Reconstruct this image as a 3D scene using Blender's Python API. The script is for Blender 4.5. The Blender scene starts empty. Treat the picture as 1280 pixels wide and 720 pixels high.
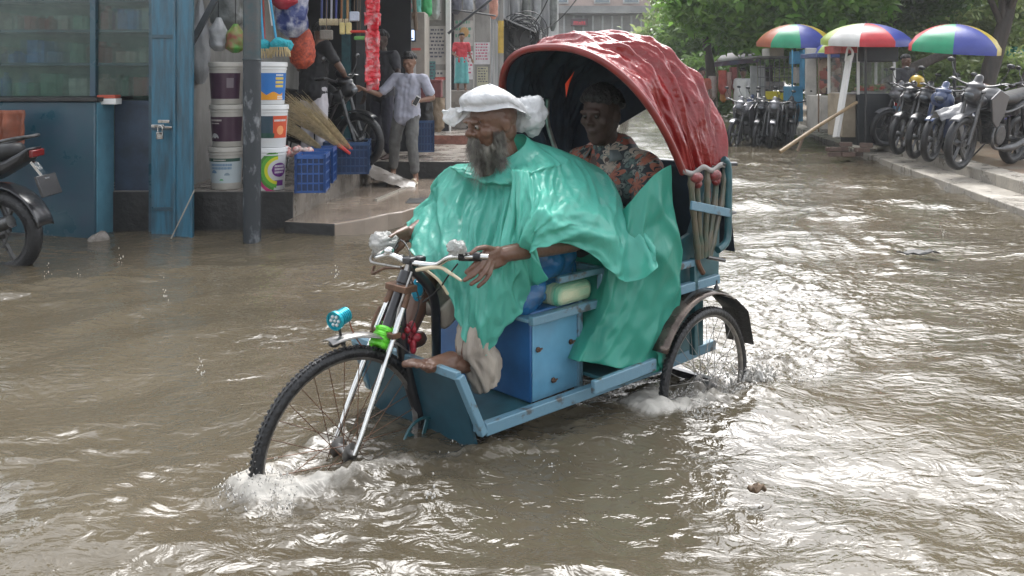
import bpy, math, random
import numpy as np
from mathutils import Vector, Matrix, noise
R_ = math.radians
sc = bpy.context.scene
COL = sc.collection
# ------------------------------------------------------------------ camera
F = 1100.0; YH = 98.0; HC = 1.4          # focal length in photo pixels, horizon row, eye height above the water
cd = bpy.data.cameras.new('camera'); cam = bpy.data.objects.new('camera', cd); COL.objects.link(cam)
cam.location = (0, 0, HC); cam.rotation_euler = (R_(90), 0, 0)
cd.sensor_width = 36; cd.lens = 36 * F / 1280; cd.shift_y = -(360 - YH) / 1280
cd.clip_start = .05; cd.clip_end = 3000
sc.camera = cam
# ------------------------------------------------------------------ sky and sun (overcast, wet)
SUN_EL, SUN_AZ = 56, 16                  # azimuth from +Y towards +X
w = bpy.data.worlds.new('World'); sc.world = w; w.use_nodes = True
nt = w.node_tree; nt.nodes.clear()
sky = nt.nodes.new('ShaderNodeTexSky'); sky.sky_type = 'NISHITA'; sky.sun_disc = False
sky.sun_elevation = R_(SUN_EL); sky.sun_rotation = R_(SUN_AZ); sky.air_density = 1.0; sky.dust_density = 3; sky.ozone_density = .6
hs = nt.nodes.new('ShaderNodeHueSaturation'); hs.inputs['Saturation'].default_value = .22
bg = nt.nodes.new('ShaderNodeBackground'); bg.inputs[1].default_value = .15
wo = nt.nodes.new('ShaderNodeOutputWorld')
nt.links.new(sky.outputs[0], hs.inputs['Color']); nt.links.new(hs.outputs[0], bg.inputs[0]); nt.links.new(bg.outputs[0], wo.inputs[0])
sl = bpy.data.lights.new('sun', 'SUN'); sl.energy = .85; sl.angle = R_(38); sl.color = (1, .99, .975)
sun = bpy.data.objects.new('sun', sl); COL.objects.link(sun)
sun.rotation_euler = (R_(SUN_EL - 90), 0, R_(-SUN_AZ))
sun.location = (0, 0, 20)
vs = sc.view_settings; vs.view_transform = 'Standard'; vs.look = 'None'; vs.gamma = 1; vs.exposure = 1.72; vs.use_curve_mapping = False
sc.cycles.max_bounces = 6; sc.cycles.diffuse_bounces = 3; sc.cycles.glossy_bounces = 3; sc.cycles.transmission_bounces = 6
sc.cycles.transparent_max_bounces = 16; sc.cycles.volume_bounces = 0
sc.cycles.volume_step_rate = 4
sc.cycles.use_denoising = True

def W(px, py, Y):                          # the point at depth Y metres that stands at a photo pixel
    return Vector(((px - 640) / F * Y, Y, HC - (py - YH) * Y / F))
def G(px, py, z=0.0):                      # the same for a known height
    Y = (HC - z) * F / (py - YH); return Vector(((px - 640) / F * Y, Y, z))

# ------------------------------------------------------------------ materials
MATS = {}
def mat(name, col, rough=.6, metal=0, var=.18, vscale=6, bump=0, bscale=30, col2=None, mixs=None, dist=None, coat=0, trans=0, alpha=1, spec=.5, thin=0, stretch=None, sharp=.5, sub=0, rvar=0):
    """Principled material; base colour broken up by noise, optional second colour in patches."""
    if name in MATS: return MATS[name]
    m = bpy.data.materials.new(name); m.use_nodes = True; n = m.node_tree; b = n.nodes['Principled BSDF']
    b.inputs['Roughness'].default_value = rough; b.inputs['Metallic'].default_value = metal
    b.inputs['Coat Weight'].default_value = coat; b.inputs['Coat Roughness'].default_value = .12
    b.inputs['Transmission Weight'].default_value = trans; b.inputs['Alpha'].default_value = alpha
    b.inputs['Specular IOR Level'].default_value = spec
    if sub: b.inputs['Subsurface Weight'].default_value = sub; b.inputs['Subsurface Radius'].default_value = (.03, .012, .006); b.inputs['Subsurface Scale'].default_value = .3
    tc = n.nodes.new('ShaderNodeTexCoord'); mp = n.nodes.new('ShaderNodeMapping')
    n.links.new(tc.outputs['Object'], mp.inputs[0])
    if stretch: mp.inputs['Scale'].default_value = stretch
    nz = n.nodes.new('ShaderNodeTexNoise'); nz.inputs['Scale'].default_value = vscale; nz.inputs['Detail'].default_value = 6
    nz.inputs['Roughness'].default_value = .6
    n.links.new(mp.outputs[0], nz.inputs['Vector'])
    rp = n.nodes.new('ShaderNodeValToRGB'); n.links.new(nz.outputs[0], rp.inputs[0])
    c = Vector(col)
    if col2 is None:
        a, d = c * (1 - var), c * (1 + var)
        rp.color_ramp.elements[0].position = .3; rp.color_ramp.elements[1].position = .7
    else:
        a, d = c, Vector(col2); t = mixs or .5; wd = .04 if sharp > .5 else .15
        rp.color_ramp.elements[0].position = max(0, t - wd); rp.color_ramp.elements[1].position = t + wd
    rp.color_ramp.elements[0].color = (*a, 1); rp.color_ramp.elements[1].color = (*d, 1)
    n.links.new(rp.outputs[0], b.inputs['Base Color'])
    if rvar:
        mr = n.nodes.new('ShaderNodeMapRange'); mr.inputs[1].default_value = .35; mr.inputs[2].default_value = .65
        mr.inputs[3].default_value = max(.02, rough - rvar); mr.inputs[4].default_value = min(1, rough + rvar)
        n.links.new(nz.outputs[0], mr.inputs[0]); n.links.new(mr.outputs[0], b.inputs['Roughness'])
    if bump:
        nb = n.nodes.new('ShaderNodeTexNoise'); nb.inputs['Scale'].default_value = bscale; nb.inputs['Detail'].default_value = 5
        n.links.new(mp.outputs[0], nb.inputs['Vector'])
        bp = n.nodes.new('ShaderNodeBump'); bp.inputs['Strength'].default_value = bump; bp.inputs['Distance'].default_value = .02
        n.links.new(nb.outputs[0], bp.inputs['Height']); n.links.new(bp.outputs[0], b.inputs['Normal'])
    if thin:                                # light comes through: thin plastic, cloth, leaves
        tr = n.nodes.new('ShaderNodeBsdfTranslucent'); mx = n.nodes.new('ShaderNodeMixShader'); mx.inputs[0].default_value = thin
        n.links.new(rp.outputs[0], tr.inputs[0]); n.links.new(b.outputs[0], mx.inputs[1]); n.links.new(tr.outputs[0], mx.inputs[2])
        n.links.new(mx.outputs[0], n.nodes['Material Output'].inputs[0])
    MATS[name] = m
    return m

def film(name, col, rough=.22, thin=.4, clear=.1, crease=.6, scale=7, stretch=(1, 1, .5), fine=40, var=.12):
    """thin wet plastic sheet with sharp creases"""
    m = bpy.data.materials.new(name); m.use_nodes = True; n = m.node_tree; b = n.nodes['Principled BSDF']; Lk = n.links.new; o = n.nodes['Material Output']
    tc = n.nodes.new('ShaderNodeTexCoord'); mp = n.nodes.new('ShaderNodeMapping'); mp.inputs['Scale'].default_value = stretch; Lk(tc.outputs['Object'], mp.inputs[0])
    w0 = n.nodes.new('ShaderNodeTexNoise'); w0.inputs['Scale'].default_value = 3; Lk(mp.outputs[0], w0.inputs[0])
    cr = n.nodes.new('ShaderNodeValToRGB'); cr.color_ramp.elements[0].position = .3; cr.color_ramp.elements[1].position = .7
    cr.color_ramp.elements[0].color = (*[c * (1 - var) for c in col], 1); cr.color_ramp.elements[1].color = (*[min(1, c * (1 + var) + .03) for c in col], 1); Lk(w0.outputs[0], cr.inputs[0]); Lk(cr.outputs[0], b.inputs['Base Color'])
    last = None
    for sc_, st, dist in ((scale, crease, .03), (scale * 2.7, crease * .8, .012), (fine, crease * .5, .004)):
        t = n.nodes.new('ShaderNodeTexNoise'); t.inputs['Scale'].default_value = sc_; t.inputs['Detail'].default_value = 2; t.inputs['Distortion'].default_value = .5; Lk(mp.outputs[0], t.inputs[0])
        a = n.nodes.new('ShaderNodeMath'); a.operation = 'SUBTRACT'; a.inputs[1].default_value = .5; Lk(t.outputs[0], a.inputs[0]); ab = n.nodes.new('ShaderNodeMath'); ab.operation = 'ABSOLUTE'; Lk(a.outputs[0], ab.inputs[0])
        bp = n.nodes.new('ShaderNodeBump'); bp.invert = True; bp.inputs['Strength'].default_value = min(1, st); bp.inputs['Distance'].default_value = dist; Lk(ab.outputs[0], bp.inputs['Height'])
        if last: Lk(last.outputs[0], bp.inputs['Normal'])
        last = bp
    Lk(last.outputs[0], b.inputs['Normal']); b.inputs['Roughness'].default_value = rough; b.inputs['Specular IOR Level'].default_value = .6
    tr = n.nodes.new('ShaderNodeBsdfTranslucent'); Lk(cr.outputs[0], tr.inputs[0]); Lk(last.outputs[0], tr.inputs['Normal']); mx = n.nodes.new('ShaderNodeMixShader'); mx.inputs[0].default_value = thin; Lk(b.outputs[0], mx.inputs[1]); Lk(tr.outputs[0], mx.inputs[2])
    tp = n.nodes.new('ShaderNodeBsdfTransparent'); tp.inputs[0].default_value = (*[.5 + .5 * c for c in col], 1); m2 = n.nodes.new('ShaderNodeMixShader'); m2.inputs[0].default_value = clear; Lk(mx.outputs[0], m2.inputs[1]); Lk(tp.outputs[0], m2.inputs[2]); Lk(m2.outputs[0], o.inputs[0])
    return m

# ------------------------------------------------------------------ mesh builder
def frame_of(d):
    d = Vector(d).normalized(); u = Vector((0, 0, 1)) if abs(d.z) < .9 else Vector((1, 0, 0))
    x = u.cross(d).normalized(); y = d.cross(x)
    return x, y, d
def rotz(a): return Matrix.Rotation(a, 3, 'Z')
class MB:
    def __init__(s): s.v = []; s.f = []; s.m = []
    def add(s, vs, fs, mi=0):
        o = len(s.v); s.v += [tuple(p) for p in vs]; s.f += [tuple(o + i for i in f) for f in fs]; s.m += [mi] * len(fs); return s
    def bx(s, x0, x1, y0, y1, z0, z1, mi=0, M=None):
        vs = [Vector((x, y, z)) for z in (z0, z1) for y in (y0, y1) for x in (x0, x1)]
        if M is not None: vs = [M @ p for p in vs]
        return s.add(vs, [(0, 2, 3, 1), (4, 5, 7, 6), (0, 1, 5, 4), (2, 6, 7, 3), (0, 4, 6, 2), (1, 3, 7, 5)], mi)
    def box(s, c, size, R=None, mi=0):
        c = Vector(c); h = Vector(size) / 2
        M = Matrix.Translation(c) @ (R.to_4x4() if R is not None else Matrix())
        return s.bx(-h.x, h.x, -h.y, h.y, -h.z, h.z, mi, M)
    def beam(s, p, q, a, b, mi=0):          # rectangular bar from p to q, a wide, b high
        p, q = Vector(p), Vector(q); x, y, d = frame_of(q - p)
        vs = [e + x * sx * a / 2 + y * sy * b / 2 for e in (p, q) for sx, sy in ((-1, -1), (1, -1), (1, 1), (-1, 1))]
        return s.add(vs, [(3, 2, 1, 0), (4, 5, 6, 7), (0, 1, 5, 4), (1, 2, 6, 5), (2, 3, 7, 6), (3, 0, 4, 7)], mi)
    def tube(s, path, r, n=8, mi=0, cap=True, closed=False, flat=1):
        P = [Vector(p) for p in path]; k = len(P)
        rs = list(r) if hasattr(r, '__len__') else [r] * k
        vs = []; x = None
        for i, p in enumerate(P):
            a = P[(i - 1) % k] if (i > 0 or closed) else P[i]; b = P[(i + 1) % k] if (i < k - 1 or closed) else P[i]
            d = (b - a).normalized() if (b - a).length > 1e-9 else Vector((0, 0, 1))
            if x is None: x, y, _ = frame_of(d)
            else:
                x = (x - d * x.dot(d))
                x = x.normalized() if x.length > 1e-6 else frame_of(d)[0]
                y = d.cross(x)
            for j in range(n):
                t = 2 * math.pi * j / n
                vs.append(p + x * (math.cos(t) * rs[i]) + y * (math.sin(t) * rs[i] * flat))
        fs = []
        for i in range(k if closed else k - 1):
            for j in range(n):
                a = i * n + j; b = i * n + (j + 1) % n; i2 = (i + 1) % k
                fs.append((a, b, i2 * n + (j + 1) % n, i2 * n + j))
        if cap and not closed:
            fs.append(tuple(range(n - 1, -1, -1))); fs.append(tuple((k - 1) * n + j for j in range(n)))
        return s.add(vs, fs, mi)
    def lathe(s, prof, n=24, c=(0, 0, 0), axis=(0, 0, 1), mi=0, closed=False):
        x, y, d = frame_of(axis); c = Vector(c); vs = []; k = len(prof)
        for r, z in prof:
            for j in range(n):
                t = 2 * math.pi * j / n; vs.append(c + d * z + x * (r * math.cos(t)) + y * (r * math.sin(t)))
        fs = []
        for i in range(k if closed else k - 1):
            i2 = (i + 1) % k
            for j in range(n):
                fs.append((i * n + j, i * n + (j + 1) % n, i2 * n + (j + 1) % n, i2 * n + j))
        if not closed:
            if prof[0][0] > 1e-6: fs.append(tuple(range(n - 1, -1, -1)))
            if prof[-1][0] > 1e-6: fs.append(tuple((k - 1) * n + j for j in range(n)))
        return s.add(vs, fs, mi)
    def ring(s, Rr, r, c=(0, 0, 0), axis=(0, 1, 0), n=48, m=10, mi=0, flat=1):
        return s.lathe([(Rr + r * math.cos(2 * math.pi * k / m), r * flat * math.sin(2 * math.pi * k / m)) for k in range(m)], n, c, axis, mi, True)
    def ell(s, c, rad, R=None, n=16, m=10, mi=0):
        c = Vector(c); vs = []
        for i in range(m + 1):
            a = math.pi * i / m
            for j in range(n):
                t = 2 * math.pi * j / n
                p = Vector((rad[0] * math.sin(a) * math.cos(t), rad[1] * math.sin(a) * math.sin(t), -rad[2] * math.cos(a)))
                vs.append(c + (R @ p if R is not None else p))
        fs = [(i * n + j, i * n + (j + 1) % n, (i + 1) * n + (j + 1) % n, (i + 1) * n + j) for i in range(m) for j in range(n)]
        return s.add(vs, fs, mi)
    def cap(s, p, q, r1, r2, n=12, mi=0):   # tapered capsule
        p, q = Vector(p), Vector(q); d = (q - p); Lh = d.length; prof = []
        for k in range(5): a = -math.pi / 2 + k * math.pi / 8; prof.append((max(1e-4, r1 * math.cos(a)), r1 * math.sin(a)))
        for k in range(5): a = k * math.pi / 8; prof.append((max(1e-4, r2 * math.cos(a)), Lh + r2 * math.sin(a)))
        return s.lathe(prof, n, p, d if Lh > 1e-6 else (0, 0, 1), mi)
    def chain(s, pts, rs):
        for i in range(len(pts) - 1): s.cap(pts[i], pts[i + 1], rs[i], rs[i + 1])
        return s
    def grid(s, P, mi=0, cu=False, cv=False):   # P[i][j] points
        nu, nv = len(P), len(P[0]); vs = [p for row in P for p in row]; fs = []
        for i in range(nu if cu else nu - 1):
            for j in range(nv if cv else nv - 1):
                a = i * nv + j; b = i * nv + (j + 1) % nv; i2 = ((i + 1) % nu) * nv
                fs.append((a, b, i2 + (j + 1) % nv, i2 + j))
        return s.add(vs, fs, mi)
    def prism(s, poly, z0, z1, M=None, mi=0):   # polygon (x,y) extruded z0..z1
        n = len(poly)
        area = sum(poly[i][0] * poly[(i + 1) % n][1] - poly[(i + 1) % n][0] * poly[i][1] for i in range(n))
        if area < 0: poly = poly[::-1]
        vs = [Vector((x, y, z)) for z in (z0, z1) for x, y in poly]
        if M is not None: vs = [M @ p for p in vs]
        return s.add(vs, [tuple(range(n - 1, -1, -1)), tuple(range(n, 2 * n))] + [(i, (i + 1) % n, n + (i + 1) % n, n + i) for i in range(n)], mi)
    def build(s, name, mats, parent=None, smooth=40, bevel=0, solid=0, sub=0):
        me = bpy.data.meshes.new(name); me.from_pydata(s.v, [], s.f)
        if not isinstance(mats, (list, tuple)): mats = [mats]
        for m in mats: me.materials.append(m)
        me.polygons.foreach_set('material_index', s.m)
        if smooth:
            me.polygons.foreach_set('use_smooth', [True] * len(s.f))
            if smooth < 180: me.set_sharp_from_angle(angle=R_(smooth))
        me.update()
        o = bpy.data.objects.new(name, me); COL.objects.link(o)
        if parent is not None: o.parent = parent
        if solid: md = o.modifiers.new('solid', 'SOLIDIFY'); md.thickness = solid; md.offset = 0
        if bevel: md = o.modifiers.new('bevel', 'BEVEL'); md.width = bevel; md.segments = 2; md.limit_method = 'ANGLE'
        if sub: md = o.modifiers.new('sub', 'SUBSURF'); md.levels = sub; md.render_levels = sub
        return o
def tag(o, label=None, cat=None, group=None, kind=None):
    if label: o['label'] = label
    if cat: o['category'] = cat
    if group: o['group'] = group
    if kind: o['kind'] = kind
    return o
def thing(name, label, cat, loc=(0, 0, 0), rz=0, group=None):
    o = bpy.data.objects.new(name, None); COL.objects.link(o); o.location = loc; o.rotation_euler = (0, 0, rz); o.empty_display_size = .1
    return tag(o, label, cat, group)
KIDS = {}
def kids(o): return [c for c in bpy.data.objects if c.parent == o]
def dup(o, loc=None, rz=None, label=None, parent=None, scale=None):
    c = o.copy(); COL.objects.link(c); c.parent = parent
    if parent is None:
        if loc is not None: c.location = loc
        if rz is not None: c.rotation_euler.z = rz
        if scale: c.scale = (scale,) * 3
        if label: c['label'] = label
    for k in kids(o): dup(k, parent=c)
    return c
def fused(prims, voxel, it=4, noise_amp=0, noise_s=12, fac=.6):
    """one continuous surface out of overlapping rounded volumes; returns a builder"""
    o = prims.build('tmp', mat('tmp', (.5, .5, .5)), smooth=0)
    md = o.modifiers.new('r', 'REMESH'); md.mode = 'VOXEL'; md.voxel_size = voxel; md.adaptivity = 0
    sm = o.modifiers.new('s', 'SMOOTH'); sm.iterations = it; sm.factor = fac
    dg = bpy.context.evaluated_depsgraph_get(); e = o.evaluated_get(dg); me = e.to_mesh()
    b = MB(); nv = len(me.vertices)
    co = np.empty(nv * 3); me.vertices.foreach_get('co', co); co = co.reshape(-1, 3)
    if noise_amp:
        no = np.empty(nv * 3); me.vertices.foreach_get('normal', no); no = no.reshape(-1, 3)
        d = np.array([noise.noise(Vector(p) * noise_s) + .5 * noise.noise(Vector(p) * noise_s * 2.3) for p in co])
        co = co + no * (d * noise_amp)[:, None]
    b.v = [tuple(p) for p in co]; b.f = [tuple(p.vertices) for p in me.polygons]; b.m = [0] * len(b.f)
    e.to_mesh_clear(); bpy.data.objects.remove(o)
    return b
def spline(P, n):                          # Catmull-Rom through numpy rows -> n samples
    P = np.asarray(P, float); k = len(P); out = []
    for t in np.linspace(0, k - 1 - 1e-9, n):
        i = int(t); f = t - i
        p0, p1, p2, p3 = P[max(i - 1, 0)], P[i], P[min(i + 1, k - 1)], P[min(i + 2, k - 1)]
        out.append(.5 * ((2 * p1) + (-p0 + p2) * f + (2 * p0 - 5 * p1 + 4 * p2 - p3) * f * f + (-p0 + 3 * p1 - 3 * p2 + p3) * f ** 3))
    return np.array(out)
def splinec(P, n):                         # closed
    P = np.asarray(P, float); k = len(P); out = []
    for t in np.linspace(0, k, n, endpoint=False):
        i = int(t); f = t - i
        p0, p1, p2, p3 = P[(i - 1) % k], P[i % k], P[(i + 1) % k], P[(i + 2) % k]
        out.append(.5 * ((2 * p1) + (-p0 + p2) * f + (2 * p0 - 5 * p1 + 4 * p2 - p3) * f * f + (-p0 + 3 * p1 - 3 * p2 + p3) * f ** 3))
    return np.array(out)
def curve(pts, n=20): return [Vector(p) for p in spline([tuple(p) for p in pts], n)]
def nz(x, y=0., z=0.): return noise.noise(Vector((x, y, z)))
rnd = random.Random(7)
# ================================================================== THE SETTING
RK = Vector((-.588, 3.08, 0)); RTH = R_(44.7)          # rickshaw: ground point under the front hub, heading
cR, sR = math.cos(RTH), math.sin(RTH)
def lw(x, y, z=0): return Vector((RK.x + cR * x - sR * y, RK.y + sR * x + cR * y, z))   # rickshaw-local to world
M_mud = mat('mud_bed', (.1, .08, .055), .8)
b = MB(); b.bx(-400, 400, -60, 900, -.6, -.27); tag(b.build('ground', M_mud, smooth=0), kind='structure')

# ---- flood water: one sheet, finer near the rickshaw
def water_mat():
    m = bpy.data.materials.new('flood_water'); m.use_nodes = True; n = m.node_tree; b = n.nodes['Principled BSDF']; L = n.links.new
    tc = n.nodes.new('ShaderNodeTexCoord')
    n1 = n.nodes.new('ShaderNodeTexNoise'); n1.inputs['Scale'].default_value = .9; n1.inputs['Detail'].default_value = 5; L(tc.outputs['Object'], n1.inputs[0])
    r1 = n.nodes.new('ShaderNodeValToRGB'); L(n1.outputs[0], r1.inputs[0])
    r1.color_ramp.elements[0].position = .35; r1.color_ramp.elements[0].color = (.068, .056, .036, 1)
    r1.color_ramp.elements[1].position = .68; r1.color_ramp.elements[1].color = (.102, .085, .058, 1)
    at = n.nodes.new('ShaderNodeAttribute'); at.attribute_name = 'foam'
    n2 = n.nodes.new('ShaderNodeTexNoise'); n2.inputs['Scale'].default_value = 16; n2.inputs['Detail'].default_value = 8; n2.inputs['Roughness'].default_value = .7
    n2.inputs['Distortion'].default_value = .8; L(tc.outputs['Object'], n2.inputs[0])
    ad = n.nodes.new('ShaderNodeMath'); ad.operation = 'ADD'; L(at.outputs['Fac'], ad.inputs[0]); L(n2.outputs[0], ad.inputs[1])
    r2 = n.nodes.new('ShaderNodeMapRange'); L(ad.outputs[0], r2.inputs[0]); r2.inputs[1].default_value = 1.02; r2.inputs[2].default_value = 1.5
    mx = n.nodes.new('ShaderNodeMix'); mx.data_type = 'RGBA'; L(r2.outputs[0], mx.inputs[0]); L(r1.outputs[0], mx.inputs[6]); mx.inputs[7].default_value = (.40, .38, .34, 1)
    L(mx.outputs[2], b.inputs['Base Color'])
    mr = n.nodes.new('ShaderNodeMapRange'); L(r2.outputs[0], mr.inputs[0]); mr.inputs[3].default_value = .035; mr.inputs[4].default_value = .45; L(mr.outputs[0], b.inputs['Roughness'])
    b.inputs['IOR'].default_value = 1.45
    # small ripples, too fine for the mesh
    mp = n.nodes.new('ShaderNodeMapping'); mp.inputs['Scale'].default_value = (1, 1.5, 1); mp.inputs['Rotation'].default_value = (0, 0, .3); L(tc.outputs['Object'], mp.inputs[0])
    n3 = n.nodes.new('ShaderNodeTexNoise'); n3.inputs['Scale'].default_value = 9; n3.inputs['Detail'].default_value = 3; n3.inputs['Distortion'].default_value = 1.2; L(mp.outputs[0], n3.inputs[0])
    n4 = n.nodes.new('ShaderNodeTexNoise'); n4.inputs['Scale'].default_value = 34; n4.inputs['Detail'].default_value = 2; n4.inputs['Distortion'].default_value = .6; L(mp.outputs[0], n4.inputs[0])
    b3 = n.nodes.new('ShaderNodeBump'); b3.inputs['Strength'].default_value = .5; b3.inputs['Distance'].default_value = .022; L(n3.outputs[0], b3.inputs['Height'])
    b4 = n.nodes.new('ShaderNodeBump'); b4.inputs['Strength'].default_value = .35; b4.inputs['Distance'].default_value = .004; L(n4.outputs[0], b4.inputs['Height']); L(b3.outputs[0], b4.inputs['Normal'])
    L(b4.outputs[0], b.inputs['Normal'])
    return m
M_water = water_mat()
rw = np.random.RandomState(3)
def sstep(a, b, x): t = np.clip((x - a) / (b - a), 0, 1); return t * t * (3 - 2 * t)
def patches(X, Y, f, seed):
    r = np.random.RandomState(seed); Q = np.zeros_like(X)
    for k in range(7):
        a = r.uniform(0, 6.28); q = f * r.uniform(.5, 1.9); Q += np.sin(q * (X * math.cos(a) + Y * math.sin(a)) + r.uniform(0, 6.28) + 1.1 * np.sin(q * .7 * (Y * math.cos(a) - X * math.sin(a)) + r.uniform(0, 6)))
    return Q / 2.6
def fbm_waves(X, Y):
    """wind chop: smooth low undulation everywhere, short crests only in patches"""
    E1 = sstep(-.55, .6, patches(X, Y, 1.5, 5) + .22 * np.clip(X - .2, -1.5, 2)); E2 = sstep(-.1, .8, patches(X, Y, 3.1, 8)); Z = np.zeros_like(X)
    Xw = X + .05 * patches(X, Y, 3, 21) + .012 * patches(X, Y, 11, 23); Yw = Y + .05 * patches(X, Y, 3, 22) + .012 * patches(X, Y, 12, 24)
    for k in range(40):
        lam = .085 * (1.088 ** k); a = rw.normal(1.5, .62); kk = 6.283 / lam; ph = rw.uniform(0, 6.28)
        mod = sstep(-.6, .8, patches(X, Y, 1.1 / lam ** .5, 100 + k)); short = 1 if lam > .55 else (.22 + .9 * E1 * (.35 + .65 * E2))
        s = np.sin(kk * (math.cos(a) * Xw + math.sin(a) * Yw) + ph); crest = np.exp(1.3 * (s - 1)) * 1.35
        Z += lam / 6.283 * (.070 if lam > .3 else .125) * mod * short * crest * (1.12 if .25 < lam < .9 else .92)
    return Z - Z.mean()
drops = [(rw.uniform(-2.5, 3.5), rw.uniform(2.5, 9), rw.uniform(.03, .10)) for _ in range(90)]
def local(X, Y): dx, dy = X - RK.x, Y - RK.y; return cR * dx + sR * dy, -sR * dx + cR * dy
def water_h(X, Y):
    Z = fbm_waves(X, Y); foam = np.zeros_like(X)
    x, y = local(X, Y)
    for (ox, oy, amp, wd) in ((-.34, 0, .030, .40), (1.15, -.45, .024, .34), (1.15, .45, .018, .34)):   # V wake thrown by each wheel
        dx = x - ox; r = np.abs(y - oy)
        arm = np.exp(-((r - .04 - wd * np.clip(dx, 0, 9)) / (.05 + .035 * np.clip(dx, 0, 9))) ** 2) * (dx > -.06) * np.exp(-np.clip(dx, 0, 9) / 1.5)
        Z += amp * arm; foam += .50 * arm * np.exp(-np.clip(dx, 0, 9) / .9)
        d = np.hypot(dx - .02, y - oy); Z += amp * 1.2 * np.exp(-(d / .10) ** 2); foam += .85 * np.exp(-(d / .13) ** 2)
    # churned water round the wheels and behind the body
    for (ox, oy, rx, ry, a) in ((-.08, -.12, .42, .15, .50), (.45, -.34, .6, .14, .38), (1.5, -.5, .36, .16, .58), (2.1, -.45, .7, .22, .33), (1.6, .45, .4, .2, .4), (2.6, .1, 1.1, .6, .26), (.1, .15, .3, .1, .4), (3.6, .2, 1.2, .8, .12)):
        g = np.exp(-(((x - ox) / rx) ** 2 + ((y - oy) / ry) ** 2)); foam += a * g
        Z += g * a * (.028 * patches(x, y, 26, 61) + .018 * np.abs(patches(x, y, 55, 62)) + .010 * patches(x, y, 100, 63))
    g = np.exp(-(((x - .5) / 1.1) ** 2 + ((y + .15) / .5) ** 2)); Z += .03 + .028 * g
    for (cx, cy, rr) in drops:                                                     # rings where rain drops fell
        d = np.hypot(X - cx, Y - cy); Z += .0022 * np.cos((d - rr) * 6.283 / .035) * np.exp(-((d - rr) / .03) ** 2)
    return Z, foam
def sheet(x0, x1, y0, y1, d):
    xs = np.arange(x0, x1 + d / 2, d); ys = np.arange(y0, y1 + d / 2, d); X, Y = np.meshgrid(xs, ys); return X, Y
def spacing(a, b, d0, k):                                                          # rows further from the rickshaw lie further apart
    out = [a]; d = d0
    while out[-1] < b: out.append(out[-1] + d); d *= k
    return np.array(out)
ysn = np.concatenate([np.arange(1.8, 6.5, .012), spacing(6.5, 420, .014, 1.012)])
xr = np.concatenate([np.arange(0, 3.2, .016), spacing(3.2, 300, .018, 1.022)]); xsn = np.concatenate([-xr[::-1][:-1], xr])
X, Y = np.meshgrid(xsn, ysn); Z, FO = water_h(X, Y)
far = np.clip((Y - 14) / 30, 0, 1); Z *= (1 - far * .8)
me = bpy.data.meshes.new('flood_water'); nyy, nxx = X.shape
idx = np.arange(nyy * nxx).reshape(nyy, nxx); q = np.stack([idx[:-1, :-1], idx[:-1, 1:], idx[1:, 1:], idx[1:, :-1]], -1).reshape(-1)
me.vertices.add(nyy * nxx); me.vertices.foreach_set('co', np.stack([X, Y, Z], -1).reshape(-1))
nf = len(q) // 4; me.loops.add(len(q)); me.loops.foreach_set('vertex_index', q.astype(np.int32))
me.polygons.add(nf); me.polygons.foreach_set('loop_start', np.arange(0, len(q), 4, dtype=np.int32)); me.polygons.foreach_set('loop_total', np.full(nf, 4, dtype=np.int32))
me.polygons.foreach_set('use_smooth', np.ones(nf, bool)); me.update(calc_edges=True)
at = me.attributes.new('foam', 'FLOAT', 'POINT'); at.data.foreach_set('value', FO.reshape(-1).astype(np.float32))
me.materials.append(M_water); ow = bpy.data.objects.new('flood_water', me); COL.objects.link(ow); tag(ow, kind='structure')

# ---- raised paving on the left (shop ledges) and the stepped kerb on the right
M_conc = mat('wet_concrete', (.20, .175, .15), .28, var=.35, vscale=3.5, bump=.35, bscale=22, rvar=.15)
M_concd = mat('dark_concrete', (.016, .0155, .015), .5, var=.5, vscale=5, bump=.5, bscale=18)  # dark copy of the concrete, shade of the ledge fronts put into it
M_slab = mat('puddled_slab', (.23, .185, .145), .16, var=.25, vscale=2.2, bump=.05, bscale=8, rvar=.08)
M_brick = mat('old_brick', (.24, .10, .07), .6, var=.35, vscale=9, bump=.5, bscale=30)
M_kerb = mat('kerb_concrete', (.30, .275, .235), .35, var=.3, vscale=4, bump=.4, bscale=25, rvar=.15)
SD = Vector((.163, .987, 0)).normalized(); SN = Vector((-SD.y, SD.x, 0))           # along the street, and to the left of it
def rough_prism(poly, z0, z1, jitter=.012, seg=.16):
    """a slab with broken, uneven rim"""
    P = [];
    for i, a in enumerate(poly):
        a, c = Vector((*a, 0)), Vector((*poly[(i + 1) % len(poly)], 0)); k = max(1, int((c - a).length / seg)) if (c - a).length < 6 else 12
        for j in range(k):
            p = a.lerp(c, j / k); P.append((p.x + nz(p.x * 5, p.y * 5, 1) * jitter * 2, p.y + nz(p.x * 5, p.y * 5, 9) * jitter * 2))
    return MB().prism(P, z0, z1)
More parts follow.
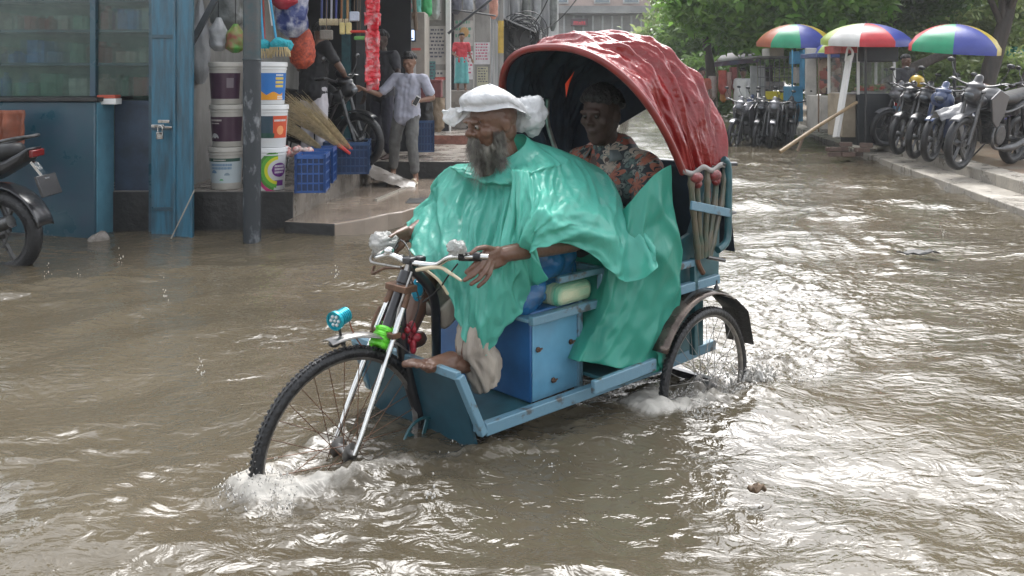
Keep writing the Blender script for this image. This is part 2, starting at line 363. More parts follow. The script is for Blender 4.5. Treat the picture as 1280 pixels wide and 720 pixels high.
# bucket ledge: front shade put into a dark colour, pale side wall running back
def A2(px, py, z): g = G(px, py, z); return (g.x, g.y)
ledgeA = [(-2.95, 7.93), (-1.97, 7.90), (-1.72, 10.6), (-2.1, 24), (-9, 24), (-9, 7.93)]
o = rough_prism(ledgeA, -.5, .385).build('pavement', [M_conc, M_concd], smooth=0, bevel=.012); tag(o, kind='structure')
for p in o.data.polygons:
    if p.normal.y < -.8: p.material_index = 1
slabB = [(-1.965, 7.72), (-1.51, 7.55), (-.86, 8.56), (.2, 8.9), (.6, 11.0), (-1.72, 11.0), (-1.96, 8.0)]
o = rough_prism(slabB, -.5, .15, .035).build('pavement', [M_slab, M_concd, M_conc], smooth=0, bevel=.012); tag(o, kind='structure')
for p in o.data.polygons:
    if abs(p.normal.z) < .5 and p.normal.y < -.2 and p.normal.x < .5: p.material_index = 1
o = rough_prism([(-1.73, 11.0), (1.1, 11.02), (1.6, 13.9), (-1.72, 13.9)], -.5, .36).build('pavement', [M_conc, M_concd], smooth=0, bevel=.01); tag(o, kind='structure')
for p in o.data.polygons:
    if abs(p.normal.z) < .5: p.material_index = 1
o = rough_prism([(-1.72, 13.9), (1.62, 13.92), (5.2, 38), (-4, 38)], -.5, .50).build('pavement', [M_conc, M_brick], smooth=0, bevel=.01); tag(o, kind='structure')
for p in o.data.polygons:
    if abs(p.normal.z) < .5 and p.normal.y < -.5: p.material_index = 1
# drain mouth: dark plate on the slab, the hole's shade put in its colour
b = MB(); g0 = G(508, 252, .155); b.bx(g0.x, g0.x + .9, g0.y - .1, g0.y + .25, .14, .156); tag(b.build('drain_shade_plate', M_concd, smooth=0), kind='structure')
b = MB(); b.beam(G(470, 250, .16), G(506, 235, .16), .03, .02); tag(b.build('drain_rim', M_kerb, smooth=0), kind='structure')
# sloping concrete lump beside the crates
b = MB(); rr = []
for i in range(14):
    u = i / 13; row = []
    for j in range(12):
        v = j / 11; p = G(455, 208, .36).lerp(G(520, 232, .15), u) + Vector((0, (v - .5) * .5, 0))
        row.append((p.x, p.y, p.z + .06 * math.sin(math.pi * v) * (1 - u * .6) + nz(u * 5, v * 5) * .03 - .05 * (2 * v - 1) ** 2))
    rr.append(row)
b.grid(rr); tag(b.build('concrete_ramp', M_conc, smooth=60), kind='structure')

kb = [(4.98, 8.56), (6.5, 17.8)]; kd = Vector((1.52, 9.24, 0)).normalized(); kn = Vector((kd.y, -kd.x, 0))
k0 = Vector((4.98, 8.56, 0)) - kd * 6
def kerb(off, z, wd, name, m, L0=0, L1=60, seg=1.15, gap=.012):
    b = MB(); s = L0
    while s < L1:
        a = k0 + kd * (s + gap) + kn * (off + .008 * rnd.uniform(-1, 1)); c = k0 + kd * (s + seg) + kn * off
        dz = rnd.uniform(-.006, .006)
        vs = [a, c, c + kn * wd, a + kn * wd]
        b.add([Vector((p.x, p.y, zz)) for zz in (-.5, z + dz) for p in vs], [(0, 1, 2, 3), (7, 6, 5, 4), (4, 5, 1, 0), (5, 6, 2, 1), (6, 7, 3, 2), (7, 4, 0, 3)]); s += seg
    return tag(b.build(name, m, smooth=0, bevel=.012), kind='structure')
kerb(0, .125, .46, 'kerb', M_kerb, seg=2.3)
kerb(.45, .265, .34, 'kerb', M_kerb, seg=1.6)
M_earth = mat('wet_earth', (.19, .12, .07), .35, var=.4, vscale=2.5, bump=.3, bscale=12, col2=(.22, .20, .17), mixs=.55, sharp=0)
a = k0 + kn * .78; c = k0 + kd * 60 + kn * .78
b = MB(); b.add([Vector((p.x, p.y, zz)) for zz in (-.5, .225) for p in (a, c, c + kn * 60, a + kn * 60)], [(0, 1, 2, 3), (7, 6, 5, 4), (4, 5, 1, 0), (5, 6, 2, 1), (6, 7, 3, 2), (7, 4, 0, 3)])
tag(b.build('pavement', M_earth, smooth=0), kind='structure')
# crown of the road at the far end, out of the water
M_far = mat('far_road', (.24, .22, .2), .25, var=.2)
# ================================================================== PEOPLE: helpers
M_skin = mat('wet_brown_skin', (.125, .064, .041), .38, var=.12, vscale=14, sub=.1, bump=.12, bscale=70)
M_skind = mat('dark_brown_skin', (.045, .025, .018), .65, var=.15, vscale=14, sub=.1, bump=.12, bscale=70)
M_hair = mat('black_hair', (.008, .007, .007), .45, var=.4, vscale=30, bump=.8, bscale=120)
M_eye = mat('eye_white', (.22, .20, .18), .15, var=.05)
M_iris = mat('dark_iris', (.01, .006, .004), .1)
def head_prims(mb, c, Rm, s=1.0, detail=True, nose=1.0):
    """head looking along local -Y; c = centre of the skull, Rm = orientation"""
    def e(p, r, tilt=None):
        Q = Rm @ (tilt if tilt is not None else Matrix.Identity(3)); mb.ell(Vector(c) + Rm @ (Vector(p) * s), [a * s for a in r], Q, 20, 14)
    e((0, .012, .028), (.074, .092, .085)); e((0, -.012, -.02), (.064, .076, .085)); e((0, -.03, -.075), (.046, .05, .042))
    e((0, -.055, -.098), (.024, .022, .018)); e((0, .03, -.03), (.062, .06, .06))
    if detail:
        e((0, -.084, .030), (.05, .014, .012)); e((.026, -.088, .028), (.024, .012, .008)); e((-.026, -.088, .028), (.024, .012, .008))   # brow
        e((0, -.092, .012), (.010, .012, .026)); e((0, -.104 * 1, -.012), (.0125, .016 * nose, .016)); e((.012, -.093, -.018), (.009, .010, .009)); e((-.012, -.093, -.018), (.009, .010, .009))
        e((.036, -.056, -.014), (.028, .024, .026)); e((-.036, -.056, -.014), (.028, .024, .026))                                            # cheekbones
        e((0, -.083, -.048), (.024, .010, .007)); e((0, -.080, -.059), (.021, .010, .008))                                                 # lips
        e((.028, -.080, .010), (.015, .008, .010)); e((-.028, -.080, .010), (.015, .008, .010))                                           # lids
    for sd in (-1, 1):
        e((sd * .076, .008, -.002), (.008, .018, .030), Matrix.Rotation(-sd * .35, 3, 'Z')); e((sd * .080, .014, .006), (.007, .013, .016))
def eyes(c, Rm, s, parent, m=None):
    for sd in (-1, 1):
        b = MB(); b.ell(Vector(c) + Rm @ (Vector((sd * .028, -.0815, .010)) * s), (.0105 * s,) * 3, n=12, m=8); o = b.build('eye', m or M_eye, parent, 180)
        b = MB(); b.ell(Vector(c) + Rm @ (Vector((sd * .028, -.0895, .008)) * s), (.0052 * s, .0038 * s, .0052 * s), Rm, n=12, m=8); b.build('iris', M_iris, o, 180)
def hair_cap(c, Rm, s, parent, m=None, vol=1.06, back=0, fr=-.055, seed=0, name='hair'):
    """scalp hair: a shell over the top and back with short strands"""
    b = MB(); rg = random.Random(seed); c = Vector(c)
    for i in range(9):
        for j in range(12):
            a = 2 * math.pi * j / 12; el = R_(8 + i * 11)
            p = Vector((math.sin(a) * math.cos(el), math.cos(a) * math.cos(el), math.sin(el)))
            if p.y < -.45 and el < R_(38): continue
            if el < R_(20) and abs(p.x) > .7 and p.y < .15: continue
            q = Vector((p.x * .074, p.y * .094 + .012, p.z * .088 + .028)) * s * vol
            b.ell(c + Rm @ q, (.021 * s,) * 3, n=8, m=5)
    b.ell(c + Rm @ (Vector((0, .04, -.01)) * s), (.062 * s, .05 * s, .06 * s), Rm)
    b.ell(c + Rm @ (Vector((0, .015, .042)) * s), (.071 * s, .088 * s, .078 * s), Rm)
    f = fused(b, .007 * s, 2, .004 * s, 60)
    for k in range(420):
        a = rg.uniform(0, 6.28); el = R_(rg.uniform(5, 88)); p = Vector((math.sin(a) * math.cos(el), math.cos(a) * math.cos(el), math.sin(el)))
        if p.y < -.5 and el < R_(35): continue
        q = c + Rm @ (Vector((p.x * .079, p.y * .097 + .012, p.z * .092 + .03)) * s * vol); t = Vector((rg.uniform(-1, 1), rg.uniform(-1, 1), rg.uniform(-1, .2))).normalized() * .022 * s
        w_ = Vector((rg.uniform(-1, 1), rg.uniform(-1, 1), 0)).normalized() * .0016 * s
        f.add([q - w_, q + w_, q + t + Rm @ p * .008 * s], [(0, 1, 2)])
    return f.build(name, m or M_hair, parent, 180)
def lookR(d, up=(0, 0, 1)):
    """rotation whose -Y axis points along d"""
    y = -Vector(d).normalized(); x = y.cross(Vector(up)).normalized(); z = x.cross(y)
    return Matrix((x, y, z)).transposed()
def foot(mb, heel, toe, r=.033, toes=True, side=1):
    heel, toe = Vector(heel), Vector(toe); d = (toe - heel).normalized(); sdv = d.cross(Vector((0, 0, 1))).normalized() * side; L_ = (toe - heel).length
    mb.cap(heel, heel + d * L_ * .45, r * .95, r * .9); mb.cap(heel + d * L_ * .3 + Vector((0, 0, r * .5)), heel + d * L_ * .7, r * .9, r * .75)
    mb.cap(heel + d * L_ * .35 - sdv * r * .3, heel + d * L_ * .72 - sdv * r * .55, r * .7, r * .6); mb.cap(heel + d * L_ * .35 + sdv * r * .3, heel + d * L_ * .70 + sdv * r * .6, r * .7, r * .55)
    if toes:
        for k in range(5):
            o = -sdv * r * (1.1 - .55 * k); ln = (1.0, .97, .93, .88, .82)[k]; rr = r * (.36, .27, .25, .24, .22)[k]
            a = heel + d * L_ * .68 + o * .8; z = heel + d * L_ * ln + o; mb.cap(a, a.lerp(z, .6) + Vector((0, 0, rr * .6)), rr * 1.1, rr); mb.cap(a.lerp(z, .6) + Vector((0, 0, rr * .6)), z, rr, rr * 1.05)
    else: mb.cap(heel + d * L_ * .6, toe - d * r * .4, r * .85, r * .6)
def finger(mb, pts, r0=.0095, r1=.007):
    n = len(pts)
    for i in range(n - 1): mb.cap(pts[i], pts[i + 1], r0 + (r1 - r0) * i / (n - 1), r0 + (r1 - r0) * (i + 1) / (n - 1), 10)
def simple_hand(mb, wrist, d, pn, s=1.0, curl=.5, side=1):
    """relaxed hand: palm plus five separate bent fingers; d = along the hand, pn = palm normal"""
    d = Vector(d).normalized(); pn = Vector(pn); pn = (pn - d * pn.dot(d)).normalized(); x = d.cross(pn) * side; w_ = Vector(wrist)
    for t in (-.024, -.008, .008, .024): mb.cap(w_ + x * t * .6 * s, w_ + d * .075 * s + x * t * s, .013 * s, .0115 * s)
    for k, (t, ln) in enumerate(((.03, .072), (.010, .08), (-.010, .074), (-.029, .058))):
        a = w_ + d * .078 * s + x * t * s; dd = d; p = [a]
        for sg in (.42, .32, .26):
            dd = (dd + pn * curl * .75).normalized(); p.append(p[-1] + dd * ln * sg * s)
        finger(mb, p, .0088 * s, .0068 * s)
    a = w_ + d * .02 * s + x * .026 * s; finger(mb, [a, a + (d * .6 + x * .7 + pn * .3).normalized() * .035 * s, a + (d * .6 + x * .7 + pn * .3).normalized() * .035 * s + (d + pn * .6).normalized() * .03 * s], .0115 * s, .008 * s)
# ================================================================== THE RICKSHAW (built along its own axes, then placed by its Empty)
def L(px, py, yl):                          # local point on the plane y = yl seen at a photo pixel
    a = (px - 640) / F; x = (a * (RK.y + cR * yl) - RK.x + sR * yl) / (cR - a * sR); Yd = RK.y + sR * x + cR * yl
    return Vector((x, yl, HC - (py - YH) * Yd / F))
M_tyre = mat('wet_rubber', (.008, .008, .009), .42, var=.4, vscale=20, bump=.4, bscale=60)
M_chrome = mat('worn_chrome', (.55, .55, .54), .18, 1, var=.25, vscale=18, rvar=.1)
M_steel = mat('dull_steel', (.30, .29, .28), .35, .9, var=.4, vscale=20)
M_blackm = mat('black_paint', (.015, .015, .017), .3, var=.4, vscale=14, coat=.3)
M_rust = mat('rusty_steel', (.12, .065, .04), .5, .4, var=.5, vscale=25)
M_blue = mat('light_blue_paint', (.10, .27, .40), .4, var=.2, vscale=5, coat=.25, bump=.08, bscale=25, rvar=.1)
M_blue2 = mat('scuffed_blue_paint', (.11, .22, .29), .35, col2=(.07, .075, .075), mixs=.60, vscale=14, bump=.1, sharp=1, coat=.2)
M_dblue = mat('blue_sheet', (.014, .09, .24), .3, var=.3, vscale=5, coat=.3)
M_teal = mat('teal_paint', (.02, .085, .10), .35, var=.4, vscale=10, coat=.2)
M_lime = mat('lime_ribbon', (.12, .55, .03), .4, var=.3, vscale=50)
M_red = mat('red_hood_vinyl', (.20, .008, .008), .15, var=.25, vscale=4, bump=.4, bscale=34, spec=.6)
M_inner = mat('dark_hood_lining', (.012, .02, .035), .7, var=.5, vscale=9)
M_cane = mat('painted_bamboo', (.11, .095, .065), .35, var=.4, vscale=12, col2=(.03, .07, .05), mixs=.55, coat=.3)
M_cream = mat('cream_lever', (.55, .47, .33), .35, var=.15)
rick = thing('cycle_rickshaw', 'cycle rickshaw with shiny red hood and blue body wading through flood water', 'rickshaw', RK, RTH)

def wheel(loc, name='wheel', steer=0, ns=32, lean=0):
    wh = bpy.data.objects.new(name, None); COL.objects.link(wh); wh.parent = rick; wh.location = loc; wh.rotation_euler = (lean, 0, steer); wh.empty_display_size = .05
    b = MB(); b.ring(.335, .021, n=64, m=12)
    for k in range(110):                    # tread blocks
        a = 2 * math.pi * k / 110
        for s in (-1, 1):
            c = Vector((math.cos(a) * .3545, s * .008, math.sin(a) * .3545)); Rm = Matrix.Rotation(-a, 3, 'Y')
            b.box(c, (.006, .009, .011), Rm)
    b.build('tyre', M_tyre, wh, 50)
    b = MB(); b.lathe([(.316, -.013), (.323, -.014), (.320, 0), (.323, .014), (.316, .013), (.309, .006), (.309, -.006)], 64, axis=(0, 1, 0), closed=True); b.build('rim', M_steel, wh, 50)
    b = MB(); b.lathe([(.008, -.062), (.012, -.06), (.014, -.042), (.034, -.04), (.034, -.036), (.017, -.032), (.015, 0), (.017, .032), (.034, .036), (.034, .04), (.014, .042), (.012, .06), (.008, .062)], 18, axis=(0, 1, 0)); b.build('hub', M_steel, wh, 40)
    sp = []
    for fl in (0, 1):
        for tw in (0, 1):
            y = -.037 if fl == 0 else .037; t = (-1 if tw else 1) * .95
            b = MB(); b.tube([(.032 * math.cos(t), y, .032 * math.sin(t)), (.311, y * .1, 0)], .0017, 5); sp.append(b)
    proto = [s.build('spoke', M_rust if loc[1] == 0 else M_steel, wh, 0) for s in sp]
    for k in range(ns):
        if k < 4: o = proto[k]
        else: o = proto[k % 4].copy(); COL.objects.link(o); o.parent = wh
        o.rotation_euler = (0, 2 * math.pi * k / ns, 0)
    return wh
HZ = .10
wf = wheel((0, 0, HZ), 'front_wheel', 0)
for s in (-1, 1): wheel((1.515, s * .49, .085), 'rear_wheel').scale = (.91, .91, .91)

# fork: two straight chromed blades from the crown, bent forward at the bottom, and their upper black sleeves
FT = Vector((.285, 0, .70)); FD = (FT - Vector((.05, 0, .20))).normalized()
def onf(t): return Vector((.07, 0, .25)).lerp(FT, t)
fk = bpy.data.objects.new('front_fork', None); COL.objects.link(fk); fk.parent = rick
for s in (-1, 1):
    b = MB(); b.tube(curve([(0, s * .062, HZ), (.03, s * .064, .16), (.07, s * .063, .25), tuple(onf(.5) + Vector((0, s * .055, 0))), tuple(onf(.8) + Vector((0, s * .042, 0)))], 16), [.0085 + .0045 * i / 15 for i in range(16)], 10)
    b.build('fork_blade', M_chrome, fk)
b = MB(); b.tube([onf(.44), onf(.52), onf(.53), onf(.86), onf(.87), onf(.96)], [.024, .024, .02, .021, .026, .024], 14); b.build('head_tube', M_blackm, fk)
b = MB()
for s in (-1, 1):
    b.tube([onf(.70) + Vector((0, s * .05, 0)), onf(.84) + Vector((0, s * .04, 0))], [.015, .017], 10)
b.bx(-.03, .03, -.06, .06, -.012, .012, 0, Matrix.Translation(onf(.84)))
b.bx(-.02, .02, -.07, .07, -.01, .01, 0, Matrix.Translation(onf(.50)))
b.build('fork_crown', M_rust, fk, bevel=.003)
b = MB(); b.tube([onf(.95), onf(1.03), onf(1.05)], [.013, .013, .02], 12); b.build('stem', M_steel, fk)
# brake rods and cables beside the head tube
for (pts, r, m) in (([onf(.35) + Vector((.03, -.03, 0)), onf(.7) + Vector((-.02, -.05, 0)), onf(.98) + Vector((-.02, -.05, 0))], .004, M_steel), ([onf(.45) + Vector((-.03, .03, .03)), onf(.62) + Vector((-.05, .03, .0)), onf(.7) + Vector((-.045, .03, 0))], .006, M_rust)):
    MB().tube(pts, r, 6).build('brake_rod', m, fk)
# handlebar
hb = bpy.data.objects.new('handlebar', None); COL.objects.link(hb); hb.parent = rick
ST = onf(1.03); GN = L(584, 321, -.285); GF = L(487, 308, .28)
bar = curve([GN + Vector((.05, -.055, .0)), GN, L(562, 322, -.2), L(545, 331, -.12), ST + Vector((0, -.03, .0)), ST + Vector((0, .03, .0)), ST + Vector((.0, .12, .01)), L(470, 322, .22), GF, GF + Vector((.05, .05, .005))], 50)
MB().tube(bar, .0115, 12).build('bar', M_chrome, hb)
MB().tube([GN + Vector((-.01, .03, -.002)), GN + Vector((.030, -.04, .002))], .0165, 12).build('grip', M_tyre, hb)
MB().tube([GF + Vector((-.01, -.03, 0)), GF + Vector((.055, .07, .005))], .0165, 12).build('grip', M_tyre, hb)
# brake levers: the cream coated one in front of the near hand
MB().tube(curve([ST + Vector((-.01, -.05, -.02)), L(548, 334, -.14), L(562, 341, -.2), L(577, 351, -.27)], 14), [.007] * 10 + [.006, .0055, .005, .004], 8).build('brake_lever', M_cream, hb)
MB().tube(curve([ST + Vector((-.02, .03, -.02)), L(475, 330, .2), L(463, 326, .28), L(468, 316, .33), L(480, 312, .33)], 14), .005, 8).build('brake_lever', M_steel, hb)
MB().tube(curve([ST + Vector((-.01, .03, -.025)), L(482, 335, .15), L(466, 342, .24), L(468, 333, .28)], 14), .006, 8).build('brake_lever', M_rust, hb)
MB().tube(curve([L(530, 336, -.05), L(548, 350, -.1), L(560, 368, -.12)], 12), .0055, 8).build('brake_cable', M_cream, hb)
MB().tube(curve([L(572, 330, -.25), L(560, 345, -.18), L(548, 362, -.08), L(528, 378, -.03)], 12), .003, 6).build('brake_cable', M_tyre, hb)
MB().tube(curve([L(490, 320, .15), L(500, 300, .1), L(512, 315, .0), L(513, 345, -.03), L(524, 378, -.05), L(510, 420, -.04)], 20), .0028, 6).build('brake_cable', M_tyre, hb)
b = MB(); b.ell(ST + Vector((.0, .13, .025)), (.020, .020, .015)); b.lathe([(.022, 0), (.022, .005), (.014, .008)], 16, ST + Vector((.0, .13, .012))); b.build('bell', M_chrome, hb)
b = MB(); b.box(ST + Vector((.03, -.02, .012)), (.035, .04, .022)); b.box(ST + Vector((.0, .0, .008)), (.04, .05, .026)); b.box(ST + Vector((.01, .08, .005)), (.03, .04, .022)); b.build('clamp', M_blackm, hb, bevel=.006)
b = MB(); b.ell(L(522, 362, .05), (.028, .010, .045)); b.build('mirror', mat('bright_blue_plastic', (.02, .35, .55), .3), hb)
b = MB(); b.ring(.03, .004, L(521, 362, .045), (1, .5, 0), n=20, m=6); b.build('mirror_rim', M_chrome, hb)

# stub mudguard, lamp on its bracket, green garland
md_ = []
for i in range(15):
    a = R_(100 - i * 4.6); row = []
    for j in range(7):
        t = (j - 3) / 3 * 1.2; row.append((-.02 + .385 * math.cos(a) + .02, .032 * math.sin(t) * 1.1, HZ + .385 * math.sin(a) + .018 * math.cos(t)))
    md_.append(row)
MB().grid(md_).build('front_mudguard', M_steel, rick, 60, solid=.003)
b = MB(); b.tube([L(430, 437, 0), L(430, 428, 0), L(418, 427, 0)], .007, 8); b.ell(L(418, 429, 0), (.022, .02, .014)); b.build('mudguard_tip', M_blackm, rick)
ld = Vector((-.85, -.28, -.12)).normalized(); lc = L(424, 398, 0)
lamp = MB(); prof = [(.010, -.045), (.02, -.04)]
for k in range(6): prof += [(.028, -.036 + k * .009), (.028, -.032 + k * .009), (.024, -.0315 + k * .009), (.024, -.0275 + k * .009)]
prof += [(.034, .016), (.034, .028), (.030, .028), (.028, .022), (.0, .022)]
hl = lamp.lathe(prof, 28, lc, ld).build('headlight', mat('cyan_anodised', (.015, .33, .42), .25, .5, var=.1), rick, 30)
b = MB(); x_, y_, _ = frame_of(ld)
for k in range(6):
    a = k * math.pi / 3; b.ell(lc + ld * .0235 + x_ * .016 * math.cos(a) + y_ * .016 * math.sin(a), (.007, .007, .007), n=10, m=6)
b.ell(lc + ld * .0235, (.006,) * 3, n=10, m=6)
b.build('lens', mat('lamp_lens', (.5, .55, .56), .1, .3), hl)
MB().tube([lc - Vector((0, 0, .03)), L(428, 432, 0)], .005, 8).build('lamp_bracket', M_blackm, rick)
MB().tube(curve([lc + Vector((.04, 0, -.005)), L(440, 412, 0), L(452, 432, 0), L(470, 440, 0)], 12), .0022, 6).build('lamp_wire', mat('brown_wire', (.2, .06, .03), .5), rick)
b = MB()
for k in range(4):
    c = onf(.46) + FD * (k * .018 - .03); b.ring(.034 - .002 * k, .011, c, FD + Vector((.3, .2, 0)), n=20, m=8)
for k in range(70):
    a = rnd.uniform(0, 6.28); c = onf(.46) + FD * rnd.uniform(-.045, .045) + Vector((math.cos(a), math.sin(a), 0)) * .042
    b.add([c, c + Vector((rnd.uniform(-1, 1), rnd.uniform(-1, 1), rnd.uniform(-1, 1))) * .014, c + Vector((rnd.uniform(-1, 1), rnd.uniform(-1, 1), rnd.uniform(-1, 1))) * .014], [(0, 1, 2)])
b.build('garland', M_lime, rick)
b = MB(); rg = random.Random(5)
for k in range(26):
    c = L(507, 420, .0) + Vector((rg.uniform(-.03, .03), rg.uniform(-.04, .04), rg.uniform(-.045, .045))); b.ell(c, (rg.uniform(.01, .02), .014, rg.uniform(.01, .02)), n=8, m=5)
b.build('garland', mat('maroon_ribbon', (.22, .01, .02), .4, var=.5, vscale=40), rick)
# chain wheel and crank behind the front wheel, partly sunk
b = MB(); b.ring(.085, .006, (.30, -.06, .06), n=32, m=6)
for k in range(5): a = k * 1.257; b.beam((.30, -.06, .06), (.30 + .085 * math.cos(a), -.06, .06 + .085 * math.sin(a)), .006, .014)
b.build('chainwheel', M_teal, rick)

# ---- frame: sloping tube from head to footboard, side rails
fr = bpy.data.objects.new('frame', None); COL.objects.link(fr); fr.parent = rick
MB().tube(curve([onf(.9), onf(.62) + Vector((.04, 0, 0)), (.27, 0, .34), (.33, 0, .16), (.42, 0, .02), (.62, 0, -.04)], 24), .024, 12).build('down_tube', M_blackm, fr)
MB().tube(curve([onf(1.0), (.40, 0, .58), (.46, .05, .40), (.5, .1, .25)], 16), .019, 12).build('down_tube', M_blackm, fr)
for s in (-1, 1):
    MB().beam((.36, s * .33, .165), (1.28, s * .36, .165), .035, .045).build('side_rail', M_blue2, fr, bevel=.004)
    MB().beam((1.28, s * .36, .165), (1.78, s * .36, .17), .035, .045).build('side_rail', M_blue2, fr, bevel=.004)
MB().beam((.36, -.33, .168), (.36, .33, .168), .045, .03).build('cross_rail', M_blue2, fr, bevel=.004)
MB().beam((1.57, -.50, .078), (1.57, .50, .078), .03, .03).build('axle', M_blackm, fr)
# front tub: blue panel in front of the feet with a bright corner bar
tub = bpy.data.objects.new('foot_tub', None); COL.objects.link(tub); tub.parent = rick
b = MB(); Pt = [(.275, -.30, .36), (.275, .30, .36), (.36, .30, .05), (.36, -.30, .05)]
b.add(Pt + [(x + .014, y, z) for x, y, z in Pt], [(0, 1, 2, 3), (7, 6, 5, 4), (0, 4, 5, 1), (1, 5, 6, 2), (2, 6, 7, 3), (3, 7, 4, 0)]); b.build('front_panel', mat('dark_teal_sheet', (.015, .06, .085), .35, var=.3, vscale=8), tub)
MB().bx(.37, .70, -.31, .31, .13, .145).build('floor_board', M_teal, tub)
for s in (-1, 1): MB().beam((.262, s * .31, .37), (.352, s * .335, .15), .03, .03).build('corner_bar', M_blue2, tub, bevel=.004)
MB().beam((.262, -.31, .37), (.262, .31, .37), .025, .03).build('foot_bar', M_blue2, tub, bevel=.004)
# battery box under the saddle
bb = bpy.data.objects.new('battery_box', None); COL.objects.link(bb); bb.parent = rick
MB().bx(.68, .955, -.25, .32, .15, .50).build('box_shell', M_dblue, bb, bevel=.006)
MB().bx(.686, .95, -.256, -.2505, .155, .49).build('side_door', M_blue, bb, bevel=.002)
MB().bx(.942, .968, -.268, -.240, .14, .50).build('corner_post', M_blue2, bb, bevel=.003)
for (px, py) in ((672, 437), (713, 427), (691, 475)):
    c = L(px, py, -.258); b = MB(); b.lathe([(.011, 0), (.011, .006), (.005, .008), (.005, .016)], 6, c, (0, -1, 0)); b.beam(c + Vector((-.012, -.012, .0)), c + Vector((.014, -.012, .004)), .005, .005); b.build('bolt', M_rust, bb)
# saddle bench: framed tray with woven cushion and plastic wrapped pad
sd = bpy.data.objects.new('saddle', None); COL.objects.link(sd); sd.parent = rick
MB().bx(.62, 1.03, -.29, .29, .478, .492).build('tray', M_blue2, sd, bevel=.003)
b = MB()
for s in (-1, 1): b.beam((.63, s * .30, .485), (1.045, s * .30, .485), .028, .034); b.beam((1.045, s * .30, .47), (1.045, s * .30, .625), .028, .028); b.beam((.78, s * .30, .617), (1.045, s * .30, .617), .026, .026)
b.beam((1.045, -.30, .617), (1.045, .30, .617), .026, .026); b.build('seat_rail', M_blue2, sd, bevel=.004)
mw = mat('striped_weave', (.10, .40, .25), .7, col2=(.62, .62, .42), mixs=.5, vscale=16, stretch=(.15, 3, .15), bump=.5, bscale=90)
b = MB(); b.bx(.80, 1.02, -.285, .27, .495, .585); b.build('cushion', mw, sd, 180, bevel=.035)
M_blueplastic = mat('blue_plastic_film', (.012, .10, .24), .22, var=.5, vscale=10, bump=.6, bscale=14)
pr = MB(); rg = random.Random(2)
for k in range(14): pr.ell((rg.uniform(.66, .86), rg.uniform(-.24, .26), .535 + rg.uniform(-.02, .03)), (rg.uniform(.06, .1), rg.uniform(.05, .09), rg.uniform(.035, .06)))
fused(pr, .012, 2, .008, 14).build('plastic_wrap', M_blueplastic, sd, 180)
# passenger compartment
M_seat = mat('dark_seat_vinyl', (.02, .035, .05), .35, var=.4, vscale=8)
cp = bpy.data.objects.new('passenger_seat', None); COL.objects.link(cp); cp.parent = rick; cp.scale = (.94, 1, 1)
MB().bx(1.36, 1.80, -.36, .36, .42, .52).build('seat_cushion', M_seat, cp, bevel=.03)
b = MB(); b.bx(1.78, 1.86, -.40, .40, .50, 1.02); b.build('backrest', M_seat, cp, bevel=.03)
MB().bx(1.33, 1.80, -.37, .37, .17, .42).build('seat_box', M_teal, cp, bevel=.01)
for s in (-1, 1):
    b = MB(); b.prism([(1.36, .50), (1.86, .50), (1.88, .98), (1.78, .98), (1.62, .72), (1.36, .66)], -.012, .012, Matrix.Translation((0, s * .40, 0)) @ Matrix.Rotation(R_(90), 4, 'X')); b.build('side_panel', M_teal, cp, bevel=.004)
MB().beam((1.34, -.44, .50), (1.80, -.44, .50), .03, .04).build('seat_beam', M_blue2, cp, bevel=.004)
MB().beam((1.38, -.44, .60), (1.62, -.44, .60), .025, .03).build('seat_beam', M_blue2, cp, bevel=.004)
MB().beam((1.60, -.44, .20), (1.60, -.44, .62), .03, .03).build('seat_post', M_teal, cp, bevel=.004)
MB().beam((1.60, .44, .20), (1.60, .44, .62), .03, .03).build('seat_post', M_teal, cp, bevel=.004)
# footboard with bright edge
MB().bx(.97, 1.34, -.45, .40, .195, .21).build('footboard', M_teal, rick, bevel=.003)
MB().beam((.80, -.46, .235), (1.19, -.46, .235), .022, .05).build('footboard_edge', M_blue2, rick, bevel=.004)

# ---- folding hood
PV = Vector((1.55, 0, .52))
def hoop(B, T, n=40, ex=2.5, wid=.47):
    """points of one bamboo hoop: side legs up to B, then a rounded arch through T"""
    out = []; B = Vector((B[0], 0, B[1])); T = Vector((T[0], 0, T[1]))
    for i in range(n + 1):
        t = math.pi * i / n; c, s_ = math.cos(t), math.sin(t)
        y = -wid * math.copysign(abs(c) ** (2 / ex), c); k = abs(s_) ** (2 / ex)
        out.append(B + (T - B) * k + Vector((0, y, 0)))
    return out
HB = [((1.38, 1.0), (1.035, 1.535)), ((1.45, 1.005), (1.21, 1.60)), ((1.52, 1.01), (1.37, 1.625)), ((1.58, 1.01), (1.52, 1.61)), ((1.65, 1.01), (1.68, 1.54)), ((1.72, 1.0), (1.80, 1.38))]
hoops = [hoop(*h, n=120) for h in HB]
rows = []; NS = 110
for j in range(121):                         # skin sags between hoops and is puckered
    line = spline([tuple(h[j]) for h in hoops], NS); t = j / 120
    for i, p in enumerate(line):
        u = i / (NS - 1); f = (u * 5) % 1
        cen = Vector((1.5, 0, 1.15)); out = (Vector(p) - cen).normalized()
        sag = -.016 * math.sin(math.pi * f) ** 2
        q_ = .5 * nz(t * 3.2, u * 2.2, 11); wr = .060 * (.15 - abs(nz(t * 3.2 + u * 1.5, u * 6.5 - t * 2.5 + q_ * 2, 1))) + .040 * (.15 - abs(nz(t * 6.5 - u * 2, u * 15 + t * 4 + q_ * 4, 5))) + .016 * (.15 - abs(nz(t * 12 + u * 5, u * 26 - t * 8 + q_ * 6, 7))) + .010 * (.15 - abs(nz(t * 24 - u * 12, u * 44 + q_ * 9, 8)))
        edge = min(1, 8 * min(u, 1 - u) + .15)
        line[i] = np.array(Vector(p) + out * (sag + wr) * edge)
    rows.append([tuple(p) for p in line])
hd = bpy.data.objects.new('hood', None); COL.objects.link(hd); hd.parent = rick
